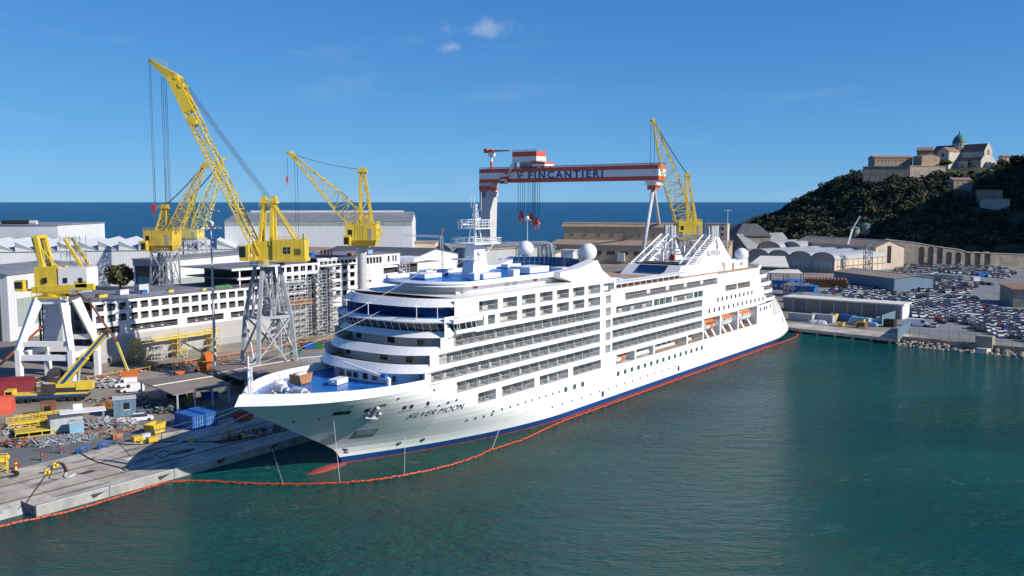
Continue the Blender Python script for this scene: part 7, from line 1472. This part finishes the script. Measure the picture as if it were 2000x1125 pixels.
heap('low litter of timber and pipes between the road and the cabins',185,848,9,.6,['wood','grey','rust','dull_white','steel_dark'],120,14,'yard_materials',(.6,2.4),.4,.25,R(35)); heap('grey and tan clutter along the foot of the brown shelter',300,790,8,1.0,['grey','rust','steel_dark','dull_white','wood'],110,15,'yard_materials',(.6,2),.5,.4); heap('clutter of pallets and drums in front of the vans',230,782,7,.9,['wood','rust','steel_dark','dull_blue','grey'],90,16,'yard_materials',(.6,1.8),.7,.4); heap('tan and rusty litter along the dock edge near the boom lift',330,716,14,.7,['rust','wood','dull_white','dull_yellow','dark'],90,17,'yard_materials',(.6,2),.6,.3,R(40)); heap('cables and fittings lying on the shaded apron under the bow',520,842,9,.4,['dark','rust','steel_dark','dull_orange'],70,18,'yard_materials',(.6,2.2),.3,.35,R(50)); heap('dark machinery parts behind the left red hull sections',40,760,6,1.2,['dark','steel_dark','rust','dull_white'],80,19)
# yellow platform frames
for i,(px,py,rz,L_,W_,lab) in enumerate(((68,848,R(32),6.5,4.2,'square yellow grating platform among the scrap'),(60,832,R(38),8,1.6,'long yellow walkway frame behind the grating platform'),(78,827,R(38),8.5,1.4,'second long yellow walkway frame behind the first'))):
    c=thing('yellow_platform',lab,'platform',G(px,py),rz); MB().box(-L_/2,L_/2,-W_/2,W_/2,.9,1.02).build('grating','yellow_worn',c); g=MB(); railrun([(-L_/2,W_/2,1),(L_/2,W_/2,1)],1.0,1.1,g,.07)
    for x in (-L_/2,-L_/6,L_/6,L_/2): g.bar((x,-W_/2,0),(x,-W_/2,1),.12); g.bar((x,W_/2,0),(x,W_/2,1),.12); g.bar((x,-W_/2,.9),(x,W_/2,.9),.14)
    for y in (-W_/2,W_/2): g.bar((-L_/2,y,.95),(L_/2,y,.95),.2); g.bar((-L_/2,y,.15),(L_/2,y,.15),.12)
    g.build('frame','yellow',c)
c=thing('yellow_stand','tall yellow frame stand cut by the left picture edge','stand',G(3,922),.4); g=MB(); g.lattice((0,0,0),(0,0,2.8),1.8,1.6,1.8,1.6,3,.12,.08,up=(0,1,0)); g.bar((-1,-1,2.2),(1,1,2.2),.5); g.box(-.7,.7,-.6,.6,1.6,2.6); g.build('frame','yellow',c)
# red hull blocks at the left edge
for i,(px,py,L_,r_,m) in enumerate(((8,775,18,3.4,'maroon'),(-5,806,12,2.7,'redpaint'))):
    c=thing('hull_block',('dark red','lighter red')[i]+' curved hull section lying at the left edge','hull section',G(px,py),R(20)); n=10; MB().grid([[(x,-r_*math.cos(math.pi*j/(n)),r_*1.3*math.sin(math.pi*j/n)) for x in (-L_/2,0,L_/2-3)] for j in range(n+1)]).build('shell',m,c); MB().add([(L_/2-3,-r_*math.cos(math.pi*j/n),r_*1.3*math.sin(math.pi*j/n)) for j in range(n+1)],[tuple(range(n+1))]).build('end_plate',m,c)
# ---------------------------------------------------------------- vehicles in the yard
def van(label,p,rz):
    c=thing('van',label,'van',p,rz,'white vans'); o=put('body',carmesh('van_body',5.1,2.0,2.1,1.0,True),c); o.color=(.82,.82,.82,1); MB().box(2.45,2.58,-.8,.8,.3,.5).build('bumper','dark',c)
    for y in (-.75,.75): MB().box(2.3,2.5,y-.18,y+.18,.72,.95).build('headlight','lgrey',c)
    return c
va=math.atan2(-.45,-.9)
van('near white panel van parked left of the brown shelter',G(259,765),R(200)); van('white panel van half hidden behind the near van',G(247,755),R(200))
o=put('car',CM[0],None,G(278,821),R(20)); o.color=(.8,.82,.85,1); tag(o,'white hatchback parked beside the blue grey site cabin','car')
# truck mounted crane
p=G(112,783); c=thing('mobile_crane','yellow truck mounted crane with raised blue striped boom in the yard','mobile crane',p,R(12))
MB().box(-8.5,6.5,-1.25,1.25,.9,1.6).build('chassis','dark',c); b=MB(); b.box(-8.4,-1,-1.2,1.2,1.6,2.0); b.box(-1,6.4,-1.25,1.25,1.6,2.1); b.build('deck','yellow',c)
cbm=MB(); cbm.prism([(-10.4,-1.2),(-8.3,-1.2),(-8.3,1.2),(-10.4,1.2)],.8,2.9,[(-10.0,-1.1),(-8.3,-1.1),(-8.3,1.1),(-10.0,1.1)]); cbm.build('cab','yellow',c); MB().add([(-10.44,-.95,1.75),(-10.44,.95,1.75),(-10.1,.9,2.7),(-10.1,-.9,2.7)],[(0,1,2,3)]).build('windscreen','glass',c); MB().box(-9.8,-8.6,-1.24,-1.2,1.8,2.6).build('cab_window','glass',c)
for x in (-9.3,-6.8,-5.2,1.5,3.1,4.8):
    for y in (-1.15,1.15): MB().tube((x,y-.18,.6),(x,y+.18,.6),.6,n=14).build('wheel','tyre',c)
su=MB(); su.k=1; su.box(-1.8,6.8,-1.3,1.3,2.1,3.1); su.k=0; su.box(-1.8,6.8,-1.25,1.25,3.1,3.9); su.box(4.2,7.4,-1.35,1.35,2.5,4.1); su.build('superstructure',['yellow','dark'],c); MB().box(-8.2,6.3,-1.3,-1.24,1.25,1.65).build('side_stripe','sign_blue',c); MB().box(-2.6,.2,-1.9,-1.3,2.1,4.0).build('operator_cabin','dark',c)
inv2=Matrix.Rotation(-R(12),3,'Z'); e=inv2@(D(205,652,p.y+2)-p); s0=Vector((1.0,0,3.6)); mid_=s0.lerp(e,.55)
MB().bar(s0,mid_,1.5,1.7).build('boom_base','yellow',c); MB().bar(mid_,e,1.15,1.3).build('boom_tip','yellow',c); st_=MB(); dv3=(e-s0).normalized(); sd=Vector((0,-1,0)); nrm=dv3.cross(Vector((0,1,0))).normalized()
st_.bar(s0+sd*.77,mid_+sd*.77,.04,.7); st_.bar(mid_+sd*.6,e+sd*.6,.04,.5); st_.build('boom_stripe','sign_blue',c)
MB().tube((4.2,0,2.4),s0.lerp(e,.42),.28,n=8).build('lift_ram','steel',c); hd2=MB(); hd2.obox(e,(1.3,1.1,1.5)); hd2.build('boom_head','dark',c); hl=MB(); hl.tube(e+Vector((.6,0,0)),e+Vector((.6,0,-5.5)),.04,n=4); hl.box(e.x+.3,e.x+.9,-.25,.25,e.z-6.5,e.z-5.4); hl.build('hook_line','cable',c)
MB().lathe([(1.9,-.5),(2.0,-.3),(2.0,.3),(1.9,.5),(.6,.5),(.6,-.5),(1.9,-.5)],(0,0,0),20).build('cable_drum','dark',None,False); o=COL.objects[-1]
o.location=G(110,752)+Vector((0,0,2.2)); o.rotation_euler=(R(90),0,R(20)); tag(o,'big black spoked cable drum behind the mobile crane','cable drum')
# boom lifts
def boomlift(label,px,py,joints,base,armc,rz=.3):
    p=G(px,py); c=thing('boom_lift',label,'boom lift',p,rz); b=MB(); b.box(-2.2,2.2,-1.1,1.1,.6,1.2); b.build('chassis',base,c); b=MB(); b.prism([(-1.6,-1),(2.2,-1),(2.2,1),(-1.6,1)],1.3,2.7,[(-1.2,-.9),(2.0,-.9),(2.0,.9),(-1.2,.9)]); b.build('turret',base,c)
    for x in (-1.6,1.6):
        for y in (-1.1,1.1): MB().tube((x,y-.2,.55),(x,y+.2,.55),.55,n=12).build('wheel','tyre',c)
    iv=Matrix.Rotation(-rz,3,'Z'); J=[Vector((0,0,2.5))]+[iv@(D(x,y,p.y)-p) for x,y in joints]
    for k,(a,b_) in enumerate(zip(J,J[1:])): MB().bar(a,b_,.5-.08*k,.55-.08*k).build('boom_arm',armc[min(k,len(armc)-1)],c)
    e=J[-1]; bk=MB(); bk.box(e.x-.9,e.x+.9,-.5,.5,e.z-.2,e.z-.05); railrun([(e.x-.9,-.5,e.z),(e.x+.9,-.5,e.z),(e.x+.9,.5,e.z),(e.x-.9,.5,e.z)],1,.8,bk,.06); bk.build('work_basket','grey',c)
boomlift('orange boom lift with a long boom reaching up left in front of the grey hull',252,745,((249,722),(228,668),(175,590),(148,570)),'orange',('yellow_pale','yellow_pale','rust','rust')); boomlift('orange and white boom lift by the light mast reaching the hull side',398,728,((386,712),(398,690),(372,676),(357,668)),'orange',('yellow_pale','yellow_pale'))
boomlift('orange boom lift at the left edge reaching up to the white portal',-40,745,((0,712),(100,622),(122,622)),'orange',('orange','orange'))
p=G(353,733); c=thing('forklift','dark forklift truck with orange rear beside the brown shelter','forklift',p,.5); MB().box(-1.3,1.2,-.7,.7,.35,1.1).build('body','orange',c); f=MB(); [f.bar((x,y,1.1),(x*.8,y,2.3),.09) for x in (-.7,.7) for y in (-.6,.6)]; f.box(-.7,.7,-.65,.65,2.3,2.4); f.build('roll_cage','black',c); f=MB(); [f.bar((-1.4,y,.1),(-1.4,y,2.9),.14) for y in (-.4,.4)]; f.box(-2.5,-1.4,-.45,-.3,.15,.22); f.box(-2.5,-1.4,.3,.45,.15,.22); f.build('mast','dark',c)
for x in (-.9,.9):
    for y in (-.65,.65): MB().tube((x,y-.14,.36),(x,y+.14,.36),.36,n=10).build('wheel','tyre',c)
# ---------------------------------------------------------------- bollards, hoses, stands on the apron
BL=MB().lathe([(.42,0),(.42,.12),(.24,.16),(.22,.5),(.36,.6),(.36,.7),(.1,.74)],(0,0,0),12); 
for i,(px,py) in enumerate(((106,912),(90,925),(277,865),(372,863),(475,856))):
    o=MB(); o.v=list(BL.v); o.f=list(BL.f); o.m=list(BL.m); o.obox((.5,0,.25),(.4,.5,.5)); tag(o.build('bollard','yellow',None,True,G(px,py)),'yellow mooring bollard, %s from the left along the quay'%('second','first','third','fourth','fifth')[i],'bollard','yellow bollards')
for i,(px,py) in enumerate(((31,917),(82,900),(119,886),(227,867))):
    c=thing('hydrant',('red topped yellow hydrant post at the left end of the quay','red valve stand left of the tall frame','red valve stand under the tall square frame','red valve stand right of the blue pipes')[i],'hydrant',G(px,py),.3); MB().lathe([(.22,0),(.18,.2),(.18,.9),(.26,.95),(.26,1.1),(.05,1.2)],(0,0,0),10).build('post','yellow' if i==0 else 'teal',c,True); MB().obox((.25,0,.75),(.6,.35,.3)).build('valve','red',c); MB().tube((0,0,1.1),(0,0,1.55),.16,n=8).build('cap','red',c)
for i,(a,b) in enumerate((((148,880),(172,872)),((190,871),(213,863)))):
    A,B=G(*a,2.2),G(*b,2.5); o=Vector((A.x,A.y,ZG)); c=thing('blue_pipe','%s blue pipe section raised on a stand along the quay road'%('left','right')[i],'pipe',o); MB().tube(A-o,B-o,.2,n=10).build('pipe','blue',c,True); MB().bar((.2,.2,0),(.2,.2,.7),.35).build('stand','blue',c); MB().bar((B-o)*.95-Vector((0,0,.9)),(B-o)*.95,.15).build('stand','blue',c)
p=G(117,884); c=thing('square_frame','thin dark square steel frame standing on the quay','frame',p,.5); f=MB(); [f.bar((x,0,0),(x,0,3.0),.09) for x in (-1,1)]; [f.bar((-1,0,z),(1,0,z),.07) for z in (1,2,3)]; f.build('frame_bar','steel_dark',c)
def hose(label,pxs,r=.12,m='black',z=ZG+.1):
    P_=[G(x,y,z) for x,y in pxs]; o=P_[0].copy(); out=[]
    for i in range(len(P_)-1):
        a=P_[max(0,i-1)];b=P_[i];c_=P_[i+1];d=P_[min(len(P_)-1,i+2)]
        for k in range(6):
            t=k/6; out.append(.5*((2*b)+(c_-a)*t+(2*a-5*b+4*c_-d)*t*t+(3*b-a-3*c_+d)*t**3)-o)
    out.append(P_[-1]-o); tag(MB().path(out,r,6).build('hose',m,None,True,o),label,'hose')
hose('dark corrugated hose curving across the apron beside a bollard',[(112,904),(124,907),(130,918),(131,922)],.2,'rust'); hose('white hose end with red nozzle on the apron',[(130,923),(126,931),(134,932),(146,926)],.14,'tarp'); hose('thick black hose coiled near the left hydrant',[(24,921),(34,924),(30,930),(20,932)],.28,'black'); hose('thin black cable running to the quay edge at left',[(108,906),(85,935),(60,970),(50,985)],.06,'black'); hose('long black cable trailing along the inner crane rail',[(150,880),(185,900),(230,912),(245,918)],.08,'black'); hose('black cable lying between the crates and the ship shadow',[(230,867),(270,868),(330,862),(420,862),(500,852)],.09,'black'); hose('looped thin cable on the bare concrete',[(105,908),(100,925),(97,934),(110,936),(118,934)],.04,'black'); hose('white hose with red end near the ship shadow',[(243,897),(250,897),(257,893)],.14,'tarp'); hose('coiled dark cable in the ship shadow',[(300,888),(320,880),(332,886),(318,893),(305,889)],.06,'black')
p=G(445,864); c=thing('sand_hopper','pair of dull tan hoppers on legs in the ship shadow','hopper',p,SA)
for x in (-.9,.9): MB().lathe([(.15,.7),(.75,1.3),(.75,2.6),(.1,2.6)],(x,0,0),12).build('bin','beige',c); f=MB(); [f.bar((x+dx,dy,0),(x+dx,dy,1.4),.08) for dx in (-.5,.5) for dy in (-.5,.5)]; f.build('stand','steel_dark',c)
# red dock rail, pale kerb, guard rails along the dock
for lab,t,z,m,r in (('red pipe rail along the edge of the building dock',-97.5,2.2,'red',.14),('thin yellow guard rail along the dock edge',-96,2.6,'yellow_worn',.06)):
    mb=MB(); mb.tube((0,0,z-ZG),(130,0,z-ZG),r,n=6); [mb.bar((x,0,0),(x,0,z-ZG),.1) for x in range(0,131,4)]; tag(mb.build('dock_rail',m,None,False,SW(8,t,ZG),SA),lab,'rail')
# pylon braces shared small crane over the bow of the unfinished ship
p=at(862,430); c=thing('tower_crane','small grey tower crane with orange apex behind the unfinished bow','crane',p); zt=zat(462,430); MB().lattice((0,0,0),(0,0,zt),1.4,1.4,1.2,1.2,10,.2,.12,up=(0,1,0)).build('tower','lgrey',c); MB().bar((0,0,zt),(.8,0,zt+4),.5).build('apex','orange',c); MB().lattice((0,0,zt),(-18,0,zt+.6),.9,.9,.6,.6,10,.14,.09).build('jib','lgrey',c)
